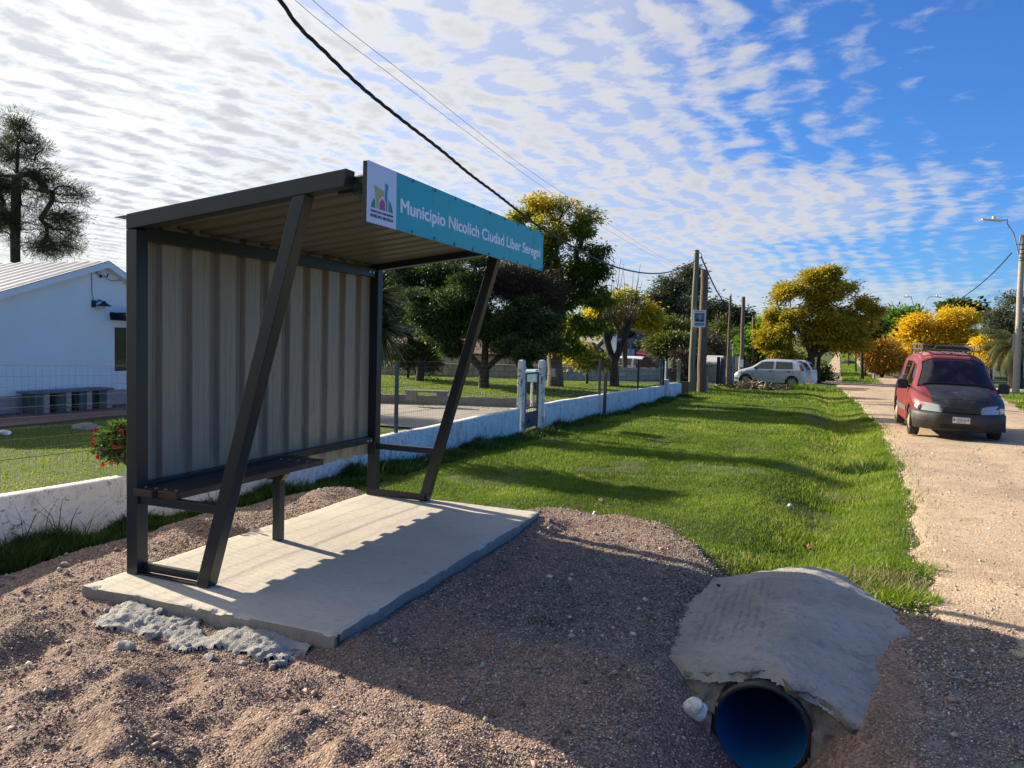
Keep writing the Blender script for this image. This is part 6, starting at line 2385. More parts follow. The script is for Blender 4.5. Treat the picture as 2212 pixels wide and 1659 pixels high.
mb = MB()
mb.bar((-.17, -.002, .285), (.0, -.002, .285), .002, .03)
mb.bar((.02, -.002, .285), (.19, -.002, .285), .002, .03)
mb.build('blurred_title', surf('title_ink', (.30, .20, .30), .6), pst)
# white notice on the ash trunk
q = at(1194.5, 805, 24.1)
mb = MB()
mb.box(-.07, .07, -.004, .004, -.13, .13)
o = mb.build('paper_notice', M['white'])
o.location = tuple(q)
o.rotation_euler = (0, 0, YAW)
setp(o, 'small white notice fixed on the thick ash trunk', 'notice')

# stumps and boards between wall end and the poles


def stake(px, y0p, y1p, Y, wpx, label, mat, name='stump'):
    t_ = at(px, y0p, Y)
    g = gz1(t_[0], Y)-.1
    r = wpx*Y/FPX/2
    mb = MB()
    mb.tube([(0, 0, 0), (.02, 0, (t_[2]-g)*.5), (0, .02, t_[2]-g)], [r*1.1, r, r*.8], 7)
    o = mb.build(name, mat)
    o.location = (t_[0], Y, g)
    return setp(o, label, 'stump')


stake(1501, 806, 845, 32.9, 7, 'stubby peeled trunk stump between the greenish and brown poles', M['bark_light'])
stake(1526, 812, 842, 33.2, 7, 'pale peeling stump just right of the brown pole', M['pole_conc'])
stake(1521, 803, 845, 33.9, 8, 'dark stump tucked behind the brown pole foot', M['bark'])
a_ = at(1473, 824, 31.5)
b_ = at(1489, 826, 31.5)
mb = MB()
mb.box(a_[0], b_[0], 31.5, 31.6, -1, a_[2])
setp(mb.build('board_fence', M['pole_wood']), 'low dark wooden boarding between the wall end and the greenish pole', 'fence')
# neighbour's gate yard
yd, hw_, zt_ = box_building('metal_shed', 'grey corrugated shed with pale sheet roof right of the brown pole', 1522, 1551, 781, 46, 4, -.9, M['greypanel'], M['roofsheet'], .35, eave=.1)
mb = MB()
for k in range(9):
    mb.box(-hw_+.05+k*2*hw_/9, -hw_+.10+k*2*hw_/9, -.03, -.001, .3, zt_-.2)
mb.build('wall_ribs', M['metal_grey'], yd)
q0 = at(1549, 771, 41)
q1 = at(1568, 776, 41)
q2 = at(1586, 768, 41)
gt = thing('yard_gate', 'dark slate-blue metal yard gate with grey side sheet left of the silver car', 'gate', (q0[0], 41, gz1(q0[0], 41)))
gz_loc = gt.location.z
mb = MB()
mb.box(0, .16, 0, .12, 0, q0[2]-gz_loc)
mb.box(.20, .26, 0, .12, 0, q0[2]-gz_loc-.02)
mb.build('gate_post', M['dark'], gt)
mb = MB()
mb.box(.261, q1[0]-q0[0], .03, .07, .08, q1[2]-gz_loc)
mb.build('gate_leaf', M['gatepanel'], gt)
mb = MB()
mb.box(q1[0]-q0[0]+.08, q2[0]-q0[0]-.10, .05, .09, .05, q2[2]-gz_loc)
mb.build('side_sheet', M['greypanel'], gt)
mb = MB()
mb.box(q2[0]-q0[0]-.10, q2[0]-q0[0]+.04, .02, .12, 0, q2[2]-gz_loc-.02)
mb.build('corner_post', M['bluepost'], gt)
pole('white_pipe_post', 'thin pale steel tube rising beside the yard gate', 'post', 1583, 826, 1583.5, 745, 40.6, .035, .035, M['metal_grey'])
a_ = at(1588, 770, 47)
b_ = at(1597, 768, 47)
mb = MB()
for k in range(5):
    mb.box(a_[0]+k*(b_[0]-a_[0])/4.6, a_[0]+(k+.8)*(b_[0]-a_[0])/4.6, 47, 47.05, -.9, a_[2]+.03*(k % 2))
setp(mb.build('board_fence', M['pole_conc']), 'pale upright boards between the tube post and the meter pole', 'fence')
a_ = at(1610, 778, 50)
b_ = at(1650, 789, 50)
mb = MB()
for k in range(14):
    f = k/14
    mb.box(a_[0]+f*(b_[0]-a_[0]), a_[0]+(f+.062)*(b_[0]-a_[0]), 50, 50.06, -1, (a_[2] if k < 3 else b_[2])+.06*math.sin(k*2.4))
setp(mb.build('board_fence', surf('grey_boards', (.12, .115, .10), .9, var=(.07, .065, .055), vscale=8)), 'weathered dark board fence above the silver car roof', 'fence')
q = at(1550, 835, 39.5)
rock('stone', (q[0], 39.5, gz1(q[0], 39.5)), (.32, .25, .13), M['rock_tan'], 'flat pale rock in the grass before the yard gate', 'stone', 51, .2, sink=.1)

# brush pile before the silver car
pc_ = at(1640, 838, 38.5)
g = gz1(pc_[0], 38.5)
n = 1500
X = pc_[0]+rng.normal(size=n)*.62
Y = 38.5+rng.normal(size=n)*.35
hgt_ = .40*np.exp(-((X-pc_[0]+.45)/.55)**2)+.16*np.exp(-((X-pc_[0]-.6)/.5)**2)
Z = g+hgt_*rng.random(n)
D = rng.normal(size=(n, 3))*np.array([1, .6, .35])
V = leaf_quads(np.stack([X, Y, Z], 1)-pc_*0, D, .25+.25*rng.random(n), .035+.03*rng.random(n), .05)
br_ = thing('brush_pile', 'heap of cut dry branches and leaves in front of the silver car', 'brush pile', (pc_[0], 38.5, g))
bo_ = npmesh('dry_branches', V-np.array([pc_[0], 38.5, g]), np.arange(n*4).reshape(-1, 4), M['brush'], br_, attr={'rnd': np.repeat(rng.random(n), 4)})
pc2 = ghit(1830, 787, 0, 40)
rock('earth_heap', tuple(pc2), (1.9, 1.4, .75), M['bark'], 'dark heap of earth at the start of the grass island', 'heap', 61, .3, sink=.3)


def strand(pts, radius, strands, pitch, name, mat, label, sides=5, group=None, seg=None):
    """cable through world points (Catmull-like resample)"""
    P = np.array(pts, float)
    t_ = np.concatenate([[0], np.cumsum(np.linalg.norm(np.diff(P, axis=0), axis=1))])
    total = t_[-1]
    n_ = int(total/(seg or pitch/9))
    # smooth interpolation: cubic through points
    ts = np.linspace(0, total, n_)
    Q = np.zeros((n_, 3))
    for d_ in range(3):
        m_ = np.gradient(P[:, d_], t_)
        i = np.clip(np.searchsorted(t_, ts)-1, 0, len(t_)-2)
        h = t_[i+1]-t_[i]
        s_ = (ts-t_[i])/h
        Q[:, d_] = (2*s_**3-3*s_**2+1)*P[i, d_]+(s_**3-2*s_**2+s_)*h*m_[i]+(-2*s_**3+3*s_**2)*P[i+1, d_]+(s_**3-s_**2)*h*m_[i+1]
    mb = MB()
    for k in range(strands):
        if strands == 1:
            mb.tube(Q, radius, sides)
        else:
            a = 2*np.pi*ts/pitch+2*np.pi*k/strands
            T = np.gradient(Q, axis=0)
            T /= np.linalg.norm(T, axis=1)[:, None]
            A = np.cross(T, [0, 0, 1.])
            A /= np.linalg.norm(A, axis=1)[:, None]
            B = np.cross(A, T)
            mb.tube(Q+radius*.9*(A*np.cos(a)[:, None]+B*np.sin(a)[:, None]), radius*.85, sides)
    o = mb.build(name, mat, fix=False)
    return setp(o, label, 'cable', group)


cut = np.array([ub[0], 31.6, 0])


def on_plane(px, py, xa, xb, Ya=0.0, Yb_=31.6):
    """vertical plane through (xa, Ya) and (xb, Yb)"""
    k = (xb-xa)/(Yb_-Ya)
    d = ray(px, py)
    t_ = (xa-k*Ya)/(d[0]-k*d[1])
    return H0+d*t_


xb_ = at(1512, 560, 31.4)[0]
cpts = [(470, -160), (605, 0), (640, 50), (700, 110), (770, 178), (860, 252), (959, 329), (1010, 372), (1065.6, 413.5), (1162.4, 487.9), (1217, 521), (1298.5, 564.8), (1366, 585.7), (1417.6, 590.6), (1470, 580), (1500, 564), (1514.8, 555)]
strand([on_plane(a, b, -3.9, xb_) for a, b in cpts], .0115, 3, .55, 'overhead_cable', M['dark'], 'thick twisted overhead cable sagging from the top left to the greenish pole')
e0 = on_plane(1514.8, 555, -3.9, xb_)
strand([e0, at(1530, 590, 34), at(1545, 622, 38), at(1562, 651, 43)], .020, 3, .5, 'overhead_cable', M['dark'], 'dark twisted cable dropping from the greenish pole towards the slim pole')
xw_ = at(1470, 577, 50)[0]
strand([on_plane(a, b, -5.3, xw_, 0, 50) for a, b in ((560, -70), (637, 0), (850, 166), (1068, 329), (1202.4, 424.7), (1313, 497), (1410, 552), (1500, 598))], .0045, 1, 1, 'overhead_wire', M['metal_grey'], 'lower of the two thin overhead wires crossing the clouds', 4, seg=.5)
strand([on_plane(a, b, -5.1, xw_, 0, 50) for a, b in ((600, -70), (675, 0), (880, 164), (1089, 329), (1250, 440), (1354, 509), (1430, 556), (1510, 600))], .0045, 1, 1, 'overhead_wire', M['metal_grey'], 'upper of the two thin overhead wires crossing the clouds', 4, seg=.5)


def lamp_arm(mb, root, dirx, L=2.6, up=.95, lift=1.2, r=.04):
    pts = []
    for k in range(9):
        f = k/8
        pts.append((root[0]+dirx*(L*(f**1.25)), root[1], root[2]+lift*math.sin(min(1, f*1.15)*math.pi/2)))
    mb.tube(pts, r, 8)
    return pts[-1]


lo, lb, lt_, lg = pole('street_lamp', 'tall pale concrete street lamp post with a curved arm at the right edge', 'street lamp', 2194.5, 843, 2209, 508, 50, .19, .13, M['pole_conc'])
rel_ = np.array([lt_[0]-lb[0], 0, lt_[2]-lg])
mb = MB()
A0 = rel_+np.array([-.12, 0, -1.05])
E_ = at(2165, 476, 50)-np.array([lb[0], 50, lg])
C_ = at(2190, 505, 50)-np.array([lb[0], 50, lg])
mb.tube([A0, A0*.35+C_*.65, C_, C_*.4+E_*.6+np.array([.02, 0, .10]), E_+np.array([.25, 0, .03]), E_], .035, 8)
mb.bar(rel_+np.array([-.3, 0, -.5]), rel_+np.array([.0, 0, -.5]), .04, .04)
mb.build('lamp_arm', M['metal_grey'], lo)
mb = MB()
F_ = at(2122, 473, 50)-np.array([lb[0], 50, lg])
mb.poly([E_+np.array([0, 0, .06]), E_+np.array([0, 0, -.05]), F_+np.array([.02, 0, -.03]), F_+np.array([0, 0, .04])], .3, (0, -1, 0))
mb.tube([(E_*.6+F_*.4)+np.array([0, .15, .05]), (E_*.6+F_*.4)+np.array([0, .15, .22])], .085, 8)
mb.build('lamp_head', surf('lamp_white', (.6, .58, .5), .4), lo, .01)
mb = MB()
mb.box(-.26, -.17, -.08, .08, 2.5, 3.5)
mb.build('meter_box', M['metal_grey'], lo).location = tuple(rel_*.26*np.array([1, 0, 0]))
mb = MB()
for zz in (-.55, -.80, -1.05, -1.3, -1.42):
    mb.tube([rel_*((rel_[2]+zz)/rel_[2]), rel_*((rel_[2]+zz+.04)/rel_[2])], .15, 10)
mb.build('clamp_bands', M['dark'], lo)
strand([at(2186, 546, 49.6), at(2150, 585, 56), at(2100, 628, 66), at(2057, 657, 76)], .022, 2, .5, 'overhead_cable', M['dark'], 'dark cable running from the right lamp post down behind the golden tree')
lo2, lb, lt_, lg = pole('street_lamp', 'street lamp with two curved arms above the golden tree', 'street lamp', 1984, 800, 1985, 656, 88, .16, .13, M['bark'])
rel_ = np.array([lt_[0]-lb[0], 0, lt_[2]-lg])
mb = MB()
for s_, tip in ((-1, 1951), (1, 2033)):
    e = at(tip-s_*15, 641, 88)-np.array([lb[0], 88, lg])
    c = at(1985+s_*15, 648, 88)-np.array([lb[0], 88, lg])
    mb.tube([rel_+np.array([0, 0, -1.0]), rel_*.5+c*.5+np.array([s_*.15, 0, -.35]), c, c*.5+e*.5+np.array([0, 0, .17]), e], .04, 6)
mb.build('lamp_arm', M['metal_grey'], lo2)
for s_, tip in ((-1, 1951), (1, 2033)):
    e = at(tip-s_*15, 641, 88)-np.array([lb[0], 88, lg])
    f = at(tip, 642, 88)-np.array([lb[0], 88, lg])
    mb = MB()
    mb.bar(e, f, .25, .09)
    mb.tube([e*.6+f*.4+np.array([0, 0, .04]), e*.6+f*.4+np.array([0, 0, .22])], .08, 6)
    mb.build('lamp_head', M['white'], lo2)
for (x0, y0p, x1, y1p, lab, Y) in ((1833, 792, 1833.5, 715, 'thin dark pole on the grass island, leftmost of the three', None), (1848.5, 806, 1849, 715, 'thin dark pole on the grass island, middle of the three', None), (1869, 815, 1872, 735, 'thin dark pole on the grass island, rightmost and nearest of the three', None)):
    b = ghit(x0, y0p, 0, 40)
    pole('utility_pole', lab, 'utility pole', x0, y0p, x1, y1p, float(b[1]), .10, .08, M['bark'])
b = ghit(1899, 740, 0, 60, 300)
lo3, lb, lt_, lg = pole('street_lamp', 'small distant street lamp against the dark hill building', 'street lamp', 1903, 735, 1903, 703, 150, .14, .1, M['metal_grey'])
mb = MB()
rel_ = np.array([lt_[0]-lb[0], 0, lt_[2]-lg])
mb.tube([rel_, rel_+np.array([-.5, 0, .6]), rel_+np.array([-1.4, 0, .75])], .06, 6)
mb.build('lamp_arm', M['metal_grey'], lo3)
tree('sapling', 'slim sapling on the grass island beside the left track', 'tree', ghit(1824, 764, 0, 40), [ghit(1824, 764, 0, 40)+np.array([0, 0, 1.5])], [(1824, 742, 6, 6)], float(ghit(1824, 764, 0, 40)[1]), 14, 500, .5, M['olive'], M['bark'], .1, clump_r=.6)
stake(1888, 806, 818, 66, 5, 'pale short post under the orange-brown tree', M['pole_conc'], 'bollard')
stake(2124, 790, 826, 70, 2.5, 'thin pale leaning post left of the palm', M['pole_conc'], 'bollard')
# ------------------------------------------------------------------ vehicles


class Car:
    """body surface from a side profile; local x forward, y left, z up"""
    def __init__(s, L, hw, top, belt, sill=.22, tumble=.16, roofr=.10, nose=(.80, .35), tail=(.90, .12), wheels=(), wr=.30):
        s.L, s.hw, s.sill, s.tumble, s.roofr = L, hw, sill, tumble, roofr
        s.tx = [p[0] for p in top]
        s.tz = [p[1] for p in top]
        s.bx = [p[0] for p in belt]
        s.bz = [p[1] for p in belt]
        s.nose, s.tail = nose, tail
        s.wheels, s.wr = wheels, wr

    def zt(s, x):
        return np.interp(x, s.tx, s.tz)

    def hwx(s, x):
        x = np.asarray(x, float)
        f = np.clip((x-(s.L/2-s.nose[1]))/s.nose[1], 0, 1)
        b = np.clip((-(x)-(s.L/2-s.tail[1]))/s.tail[1], 0, 1)
        return s.hw*(1-(1-s.nose[0])*f**2.2)*(1-(1-s.tail[0])*b**2.2)

    def prof(s, x):
        """section at x: list of (y, z) from sill to the middle of the roof"""
        h = float(s.hwx(x))
        zt = float(s.zt(x))
        zb = min(float(np.interp(x, s.bx, s.bz)), zt-.03)
        up = zt-zb
        tl = s.tumble*min(1, up/.55)
        zm = s.sill+(zb-s.sill)*.45
        rr = s.roofr*min(1, up/.3+.25)
        P = [(h*.955, s.sill), (h*.985, s.sill+.08), (h, zm), (h*.99, zb-.05), (h*.975, zb), (h*.975-tl*(1-rr/max(up, rr)*.8), zt-rr), (h*.975-tl-rr*.45, zt-rr*.35), (h*.975-tl-rr*1.3, zt-.012), (h*.45, zt+.004), (0, zt+.008)]
        return P

    def y_at(s, x, z):
        P = s.prof(x)
        zs = [p[1] for p in P[:7]]
        return float(np.interp(z, zs, [p[0] for p in P[:7]]))

    def z_at(s, x, y):
        P = s.prof(x)[5:]
        ys = [p[0] for p in P][::-1]
        return float(np.interp(abs(y), ys, [p[1] for p in P][::-1]))

    def body(s, name, mat, parent):
        xs = np.arange(-s.L/2, s.L/2+.001, .04)
        rows = []
        for x in xs:
            P = s.prof(x)
            Q = []
            for (a, b) in zip(P[:-1], P[1:]):
                k = max(1, int(math.hypot(a[0]-b[0], a[1]-b[1])/.045))
                k = {0: 2, 1: 5, 2: 6, 3: 1, 4: 8, 5: 2, 6: 2, 7: 3, 8: 3}[len(Q) and 0] if False else k
                Q.append((a, b, k))
            rows.append(Q)
        ks = [max(r[i][2] for r in rows) for i in range(9)]
        ks = [min(k, 14) for k in ks]
        grid = []
        for Q in rows:
            pts = []
            for (a, b, _), k in zip(Q, ks):
                for j in range(k):
                    f = j/k
                    pts.append((a[0]*(1-f)+b[0]*f, a[1]*(1-f)+b[1]*f))
            pts.append(Q[-1][1])
            grid.append(pts+[(-y, z) for y, z in pts[-2::-1]])
        n, m_ = len(grid), len(grid[0])
        V = np.array([[(x, y, z) for (y, z) in g] for x, g in zip(xs, grid)])
        idx = np.arange(n*m_).reshape(n, m_)
        F = np.stack([idx[:-1, :-1], idx[1:, :-1], idx[1:, 1:], idx[:-1, 1:]], -1).reshape(-1, 4)
        C = V.reshape(-1, 3)[F].mean(axis=1)
        keep = np.ones(len(F), bool)
        for wx in s.wheels:
            keep &= ~((np.hypot(C[:, 0]-wx, C[:, 2]-s.wr) < s.wr+.065) & (np.abs(C[:, 1]) > s.hw*.6))
        F = F[keep]
        caps = []
        h = m_//2
        for r_i in (idx[0], idx[-1]):
            for j in range(h):
                caps.append([r_i[j], r_i[j+1], r_i[m_-2-j], r_i[m_-1-j]] if j+1 != m_-2-j else [r_i[j], r_i[j+1], r_i[j+1], r_i[m_-1-j]])
        caps = [c for c in caps if len(set(c)) == 4]
        F = np.concatenate([F, np.array(caps)])
        o = npmesh(name, V.reshape(-1, 3), F, mat, parent, smooth=True)
        md = o.modifiers.new('edge', 'EDGE_SPLIT')
        md.split_angle = math.radians(38)
        return o

    def side_patch(s, name, quad, mat, parent, side, off=.006, n=8):
        """quad: four (x, z) corners in the side view"""
        q = np.array(quad, float)
        V = []
        for i in range(n+1):
            for j in range(n+1):
                f, g = i/n, j/n
                p = q[0]*(1-f)*(1-g)+q[1]*f*(1-g)+q[2]*f*g+q[3]*(1-f)*g
                V.append((p[0], side*(s.y_at(p[0], p[1])+off), p[1]))
        idx = np.arange((n+1)**2).reshape(n+1, n+1)
        F = np.stack([idx[:-1, :-1], idx[1:, :-1], idx[1:, 1:], idx[:-1, 1:]], -1).reshape(-1, 4)
        return npmesh(name, V, F, mat, parent, smooth=True)

    def top_patch(s, name, x0, x1, w0, w1, mat, parent, off=.006, n=14, tilt=None):
        V = []
        for i in range(n+1):
            f = i/n
            x = x0+(x1-x0)*f
            w_ = w0+(w1-w0)*f
            for j in range(n+1):
                y = w_*(2*j/n-1)
                V.append((x+off*.6, y, s.z_at(x, y)+off))
        idx = np.arange((n+1)**2).reshape(n+1, n+1)
        F = np.stack([idx[:-1, :-1], idx[1:, :-1], idx[1:, 1:], idx[:-1, 1:]], -1).reshape(-1, 4)
        return npmesh(name, V, F, mat, parent, smooth=True)

    def wheel(s, x, side, parent, rim, tyre, tw=.18, spokes=0, hub=None):
        y = side*(s.hw-.02)
        t = empty('wheel', (x, y, s.wr))
        t.parent = parent
        mb = MB()
        r = s.wr
        a, b = (-side*tw, 0)
        ring = [(a, r*.62), (a, r*.93), (a+side*.02, r), (b-side*.02, r), (b, r*.93), (b+side*.0, r*.66)]
        n = 28
        vs = []
        for (yy, rr) in ring:
            for k in range(n):
                q = 2*math.pi*k/n
                vs.append((rr*math.cos(q), yy, rr*math.sin(q)))
        mb.add(vs, [(i*n+k, i*n+(k+1) % n, (i+1)*n+(k+1) % n, (i+1)*n+k) for i in range(5) for k in range(n)], True)
        mb.disc((0, -side*tw*.5, 0), r*.66, .02, 'Y', n)
        mb.build('tyre', tyre, t)
        mb = MB()
        if spokes:
            mb.tube([(0, -side*.03, 0), (0, side*.004, 0)], [r*.18, r*.14], 12)
            for k in range(spokes):
                q = 2*math.pi*k/spokes
                for dq in (-.14, .14):
                    mb.bar((r*.12*math.cos(q), -side*.012, r*.12*math.sin(q)), (r*.63*math.cos(q+dq), -side*.02, r*.63*math.sin(q+dq)), .03, .035, up=(0, 1, 0))
            for k in range(24):
                q0, q1 = 2*math.pi*k/24, 2*math.pi*(k+1)/24
                mb.bar((r*.63*math.cos(q0), -side*.02, r*.63*math.sin(q0)), (r*.63*math.cos(q1), -side*.02, r*.63*math.sin(q1)), .03, .03, up=(0, 1, 0))
        else:
            mb.tube([(0, -side*.05, 0), (0, -side*.012, 0), (0, side*.012, 0)], [r*.63, r*.60, r*.25], 20)
        mb.build('rim', rim, t)

    def liner(s, parent, mat):
        for wx in s.wheels:
            for side in (-1, 1):
                mb = MB()
                n = 14
                vs = []
                R = s.wr+.075
                for yy in (side*s.hw*.99, side*s.hw*.55):
                    for k in range(n+1):
                        q = math.pi*k/n
                        vs.append((wx+R*math.cos(q), yy, s.wr+R*math.sin(q)))
                fs = [(k, k+1, n+2+k, n+1+k) for k in range(n)]
                fs.append(tuple(range(n+1, 2*n+2)))
                mb.add(vs, fs, True)
                mb.build('wheel_arch', mat, parent)
        mb = MB()
        mb.box(-s.L/2+.25, s.L/2-.25, -s.hw*.54, s.hw*.54, .20, s.sill+.2)
        mb.build('underbody', mat, parent)


M['tyre'] = surf('tyre_rubber', (.016, .015, .014), .85, var=(.05, .042, .034), vscale=6)
M['tyre2'] = surf('dusty_tyre', (.045, .038, .032), .9, var=(.02, .018, .016), vscale=9)
M['steelrim'] = surf('cream_steel_rim', (.42, .38, .26), .5, var=(.28, .25, .18), vscale=8)
M['alloy'] = surf('alloy_rim', (.42, .43, .45), .35, .7)
M['redpaint'] = surf('faded_red_paint', (.165, .013, .020), .42, 0, var=(.19, .030, .034), vscale=1.4, var2=(.28, .12, .11), v2scale=2.6, v2range=(.60, .82), coat=.12, spec=.4)
M['redroof'] = surf('chalky_red_paint', (.30, .11, .11), .6, 0, var=(.38, .20, .19), vscale=2.2, coat=.05)
M['blackhood'] = surf('matt_black_hood', (.014, .015, .017), .48, 0, var=(.035, .036, .038), vscale=3, var2=(.10, .095, .085), v2scale=6, v2range=(.60, .74), coat=.1)
M['bumper'] = surf('dusty_black_bumper', (.016, .018, .020), .55, 0, var=(.035, .034, .031), vscale=3, var2=(.13, .12, .10), v2scale=1.8, v2range=(.55, .78))
M['trim'] = surf('grey_side_trim', (.11, .11, .11), .6, var=(.075, .075, .075), vscale=4)
M['windscreen'] = glassmat('dark_windscreen', (.010, .012, .014), .05)
M['silver'] = surf('silver_paint', (.40, .455, .55), .30, .35, coat=.4, var=(.38, .43, .52), vscale=1)
M['whitepaint'] = surf('white_paint', (.72, .75, .80), .3, coat=.4)
m, t = newmat('headlight_glass')
obj = t.n('ShaderNodeTexCoord').outputs['Object']
wv = t.n('ShaderNodeTexWave', {'Vector': obj, 'Scale': 18.0, 'Distortion': 1.0}, bands_direction='Y').outputs[1]
col = t.mix(wv, (.16, .19, .21), (.50, .53, .54))
bs = t.n('ShaderNodeBsdfPrincipled', {'Base Color': col, 'Roughness': .12, 'Metallic': .35, 'Coat Weight': .8})
t.n('ShaderNodeOutputMaterial', {0: bs.outputs[0]})
M['headlight'] = m

# --- the red van
van = thing('red_van', 'faded red van with black hood and roof rack driving on the dirt road', 'van', (2.79, 19.55, 0), math.radians(-90))
van.location.z = float(np.interp(19.5, [0, 60], [0, 0]))+gz1(2.8, 19.4)+.045
van.rotation_euler = (math.radians(-1.0), 0, math.radians(-90))
vc = Car(4.10, .86, [(-2.05, 1.42), (-2.0, 1.66), (-1.88, 1.765), (-1.0, 1.80), (-.2, 1.79), (.25, 1.735), (.42, 1.655), (.62, 1.53), (1.16, 1.09), (1.5, 1.00), (1.82, .885), (1.96, .80), (2.05, .66)],
         [(-2.05, .98), (.6, .96), (1.2, .90), (2.05, .62)], sill=.24, tumble=.20, roofr=.17, nose=(.45, .60), tail=(.95, .10), wheels=(1.22, -1.47), wr=.30)


def xf(y):
    """front of the van in plan"""
    f = min(1.0, max(0.0, (1-abs(y)/.86)/.55))**(1/2.2)
    return 1.45+.60*f


bd_ = vc.body('body', M['redpaint'], van)
bd_.data.materials.append(M['blackhood'])
for p_ in bd_.data.polygons:
    c_ = p_.center
    if c_.x > 1.14 and ((c_.y > -.60 and p_.normal.z > .45 and c_.y < .70) or (c_.y > .55 and c_.x > 1.5) or (abs(c_.y) < .52 and c_.x > 1.85)):
        p_.material_index = 1
vc.liner(van, M['dark'])
for wx in vc.wheels:
    for sd_ in (-1, 1):
        vc.wheel(wx, sd_, van, M['steelrim'], M['tyre2'], .19)
# openings behind the glass, and what can be seen through it
import bmesh
bm = bmesh.new()
bm.from_mesh(bd_.data)
dead = []
for fc in bm.faces:
    c_ = fc.calc_center_median()
    ax = abs(c_.y)
    if .53 < c_.x < 1.08 and ax < .56 and c_.z > 1.08 and fc.normal.z > .2:
        dead.append(fc)
    elif ax > .55 and 1.05 < c_.z < 1.50 and (.06 < c_.x < .80-(c_.z-1.0)*.75 or -1.07 < c_.x < -.17):
        dead.append(fc)
bmesh.ops.delete(bm, geom=dead, context='FACES')
bm.to_mesh(bd_.data)
bm.free()
m, t = newmat('tinted_glass')
gl1 = t.n('ShaderNodeBsdfGlossy', {'Color': (.9, .95, 1, 1), 'Roughness': .04})
tr1 = t.n('ShaderNodeBsdfTransparent', {0: (.42, .47, .47, 1)})
fr1 = t.n('ShaderNodeFresnel', {0: 1.5})
dn = t.n('ShaderNodeBsdfDiffuse', {0: (.16, .15, .13, 1)})
mx1 = t.n('ShaderNodeMixShader', {0: t.m('MULTIPLY_ADD', fr1.outputs[0], .9, .03), 1: tr1.outputs[0], 2: gl1.outputs[0]})
dust = t.smooth(t.noise(t.n('ShaderNodeTexCoord').outputs['Object'], 4.0, 5, .6), .45, .75)
mx2 = t.n('ShaderNodeMixShader', {0: t.m('MULTIPLY', dust, .12), 1: mx1.outputs[0], 2: dn.outputs[0]})
t.n('ShaderNodeOutputMaterial', {0: mx2.outputs[0]})
M['vanglass'] = m
M['seatcloth'] = surf('seat_cloth', (.05, .05, .055), .9)
for yy in (-.36, .36):
    mb = MB()
    mb.box(-.15, .35, yy-.24, yy+.24, .55, .78)
    mb.poly([(-.16, yy-.24, .78), (-.16, yy+.24, .78), (-.22, yy+.21, 1.26), (-.22, yy-.21, 1.26)], .12, (1, 0, 0))
    mb.poly([(-.21, yy-.11, 1.27), (-.21, yy+.11, 1.27), (-.23, yy+.10, 1.46), (-.23, yy-.10, 1.46)], .08, (1, 0, 0))
    mb.build('seat', M['seatcloth'], van, .02)
mb = MB()
mb.box(.62, 1.10, -.66, .66, .80, 1.0)
mb.build('dashboard', M['dark'], van, .03)
mb = MB()
mb.tube([(.52+.06*math.sin(a_), .36+.18*math.cos(a_), 1.02+.17*math.sin(a_)) for a_ in np.linspace(0, 2*math.pi, 21)], .014, 6, False)
mb.bar((.62, .36, .95), (.53, .36, 1.03), .05, .05)
mb.build('steering_wheel', M['trim'], van)
mb = MB()
mb.box(.62, .64, -.12, .12, 1.42, 1.48)
mb.build('rear_view_mirror', M['dark'], van)
mb = MB()
mb.box(-1.95, .6, -.74, .74, .42, .5)
mb.build('cabin_floor', M['dark'], van)
# roof skin (chalky) and bonnet (black) follow the body
vc.top_patch('roof_panel', -1.9, .36, .60, .60, M['redroof'], van, .004)
hd = vc.top_patch('hood', 1.13, 1.90, .62, .50, M['blackhood'], van, .004, 18)
# windscreen
V = []
n = 16
for i in range(n+1):
    f = i/n
    x = .47+(1.13-.47)*f
    zc = float(vc.zt(x))
    P_ = vc.prof(x)
    wmax = P_[6][0]+.03
    for j in range(n+1):
        y = wmax*(2*j/n-1)
        V.append((x+.016, y, vc.z_at(x, min(abs(y), wmax-.001))+.012))
idx = np.arange((n+1)**2).reshape(n+1, n+1)
F = np.stack([idx[:-1, :-1], idx[1:, :-1], idx[1:, 1:], idx[:-1, 1:]], -1).reshape(-1, 4)
ws = npmesh('windscreen', V, F, M['vanglass'], van, smooth=True)
# black seal round the windscreen
mb = MB()
tp_ = [(V[j][0]+.004, V[j][1], V[j][2]+.003) for j in range(n+1)]
bt_ = [(V[n*(n+1)+j][0]+.004, V[n*(n+1)+j][1], V[n*(n+1)+j][2]+.003) for j in range(n+1)]
lf_ = [(V[i*(n+1)][0]+.004, V[i*(n+1)][1], V[i*(n+1)][2]+.003) for i in range(n+1)]
rt_ = [(V[i*(n+1)+n][0]+.004, V[i*(n+1)+n][1], V[i*(n+1)+n][2]+.003) for i in range(n+1)]
for q in (tp_, bt_, lf_, rt_):
    mb.tube(q, .012, 6)
mb.build('windscreen_seal', M['dark'], van)
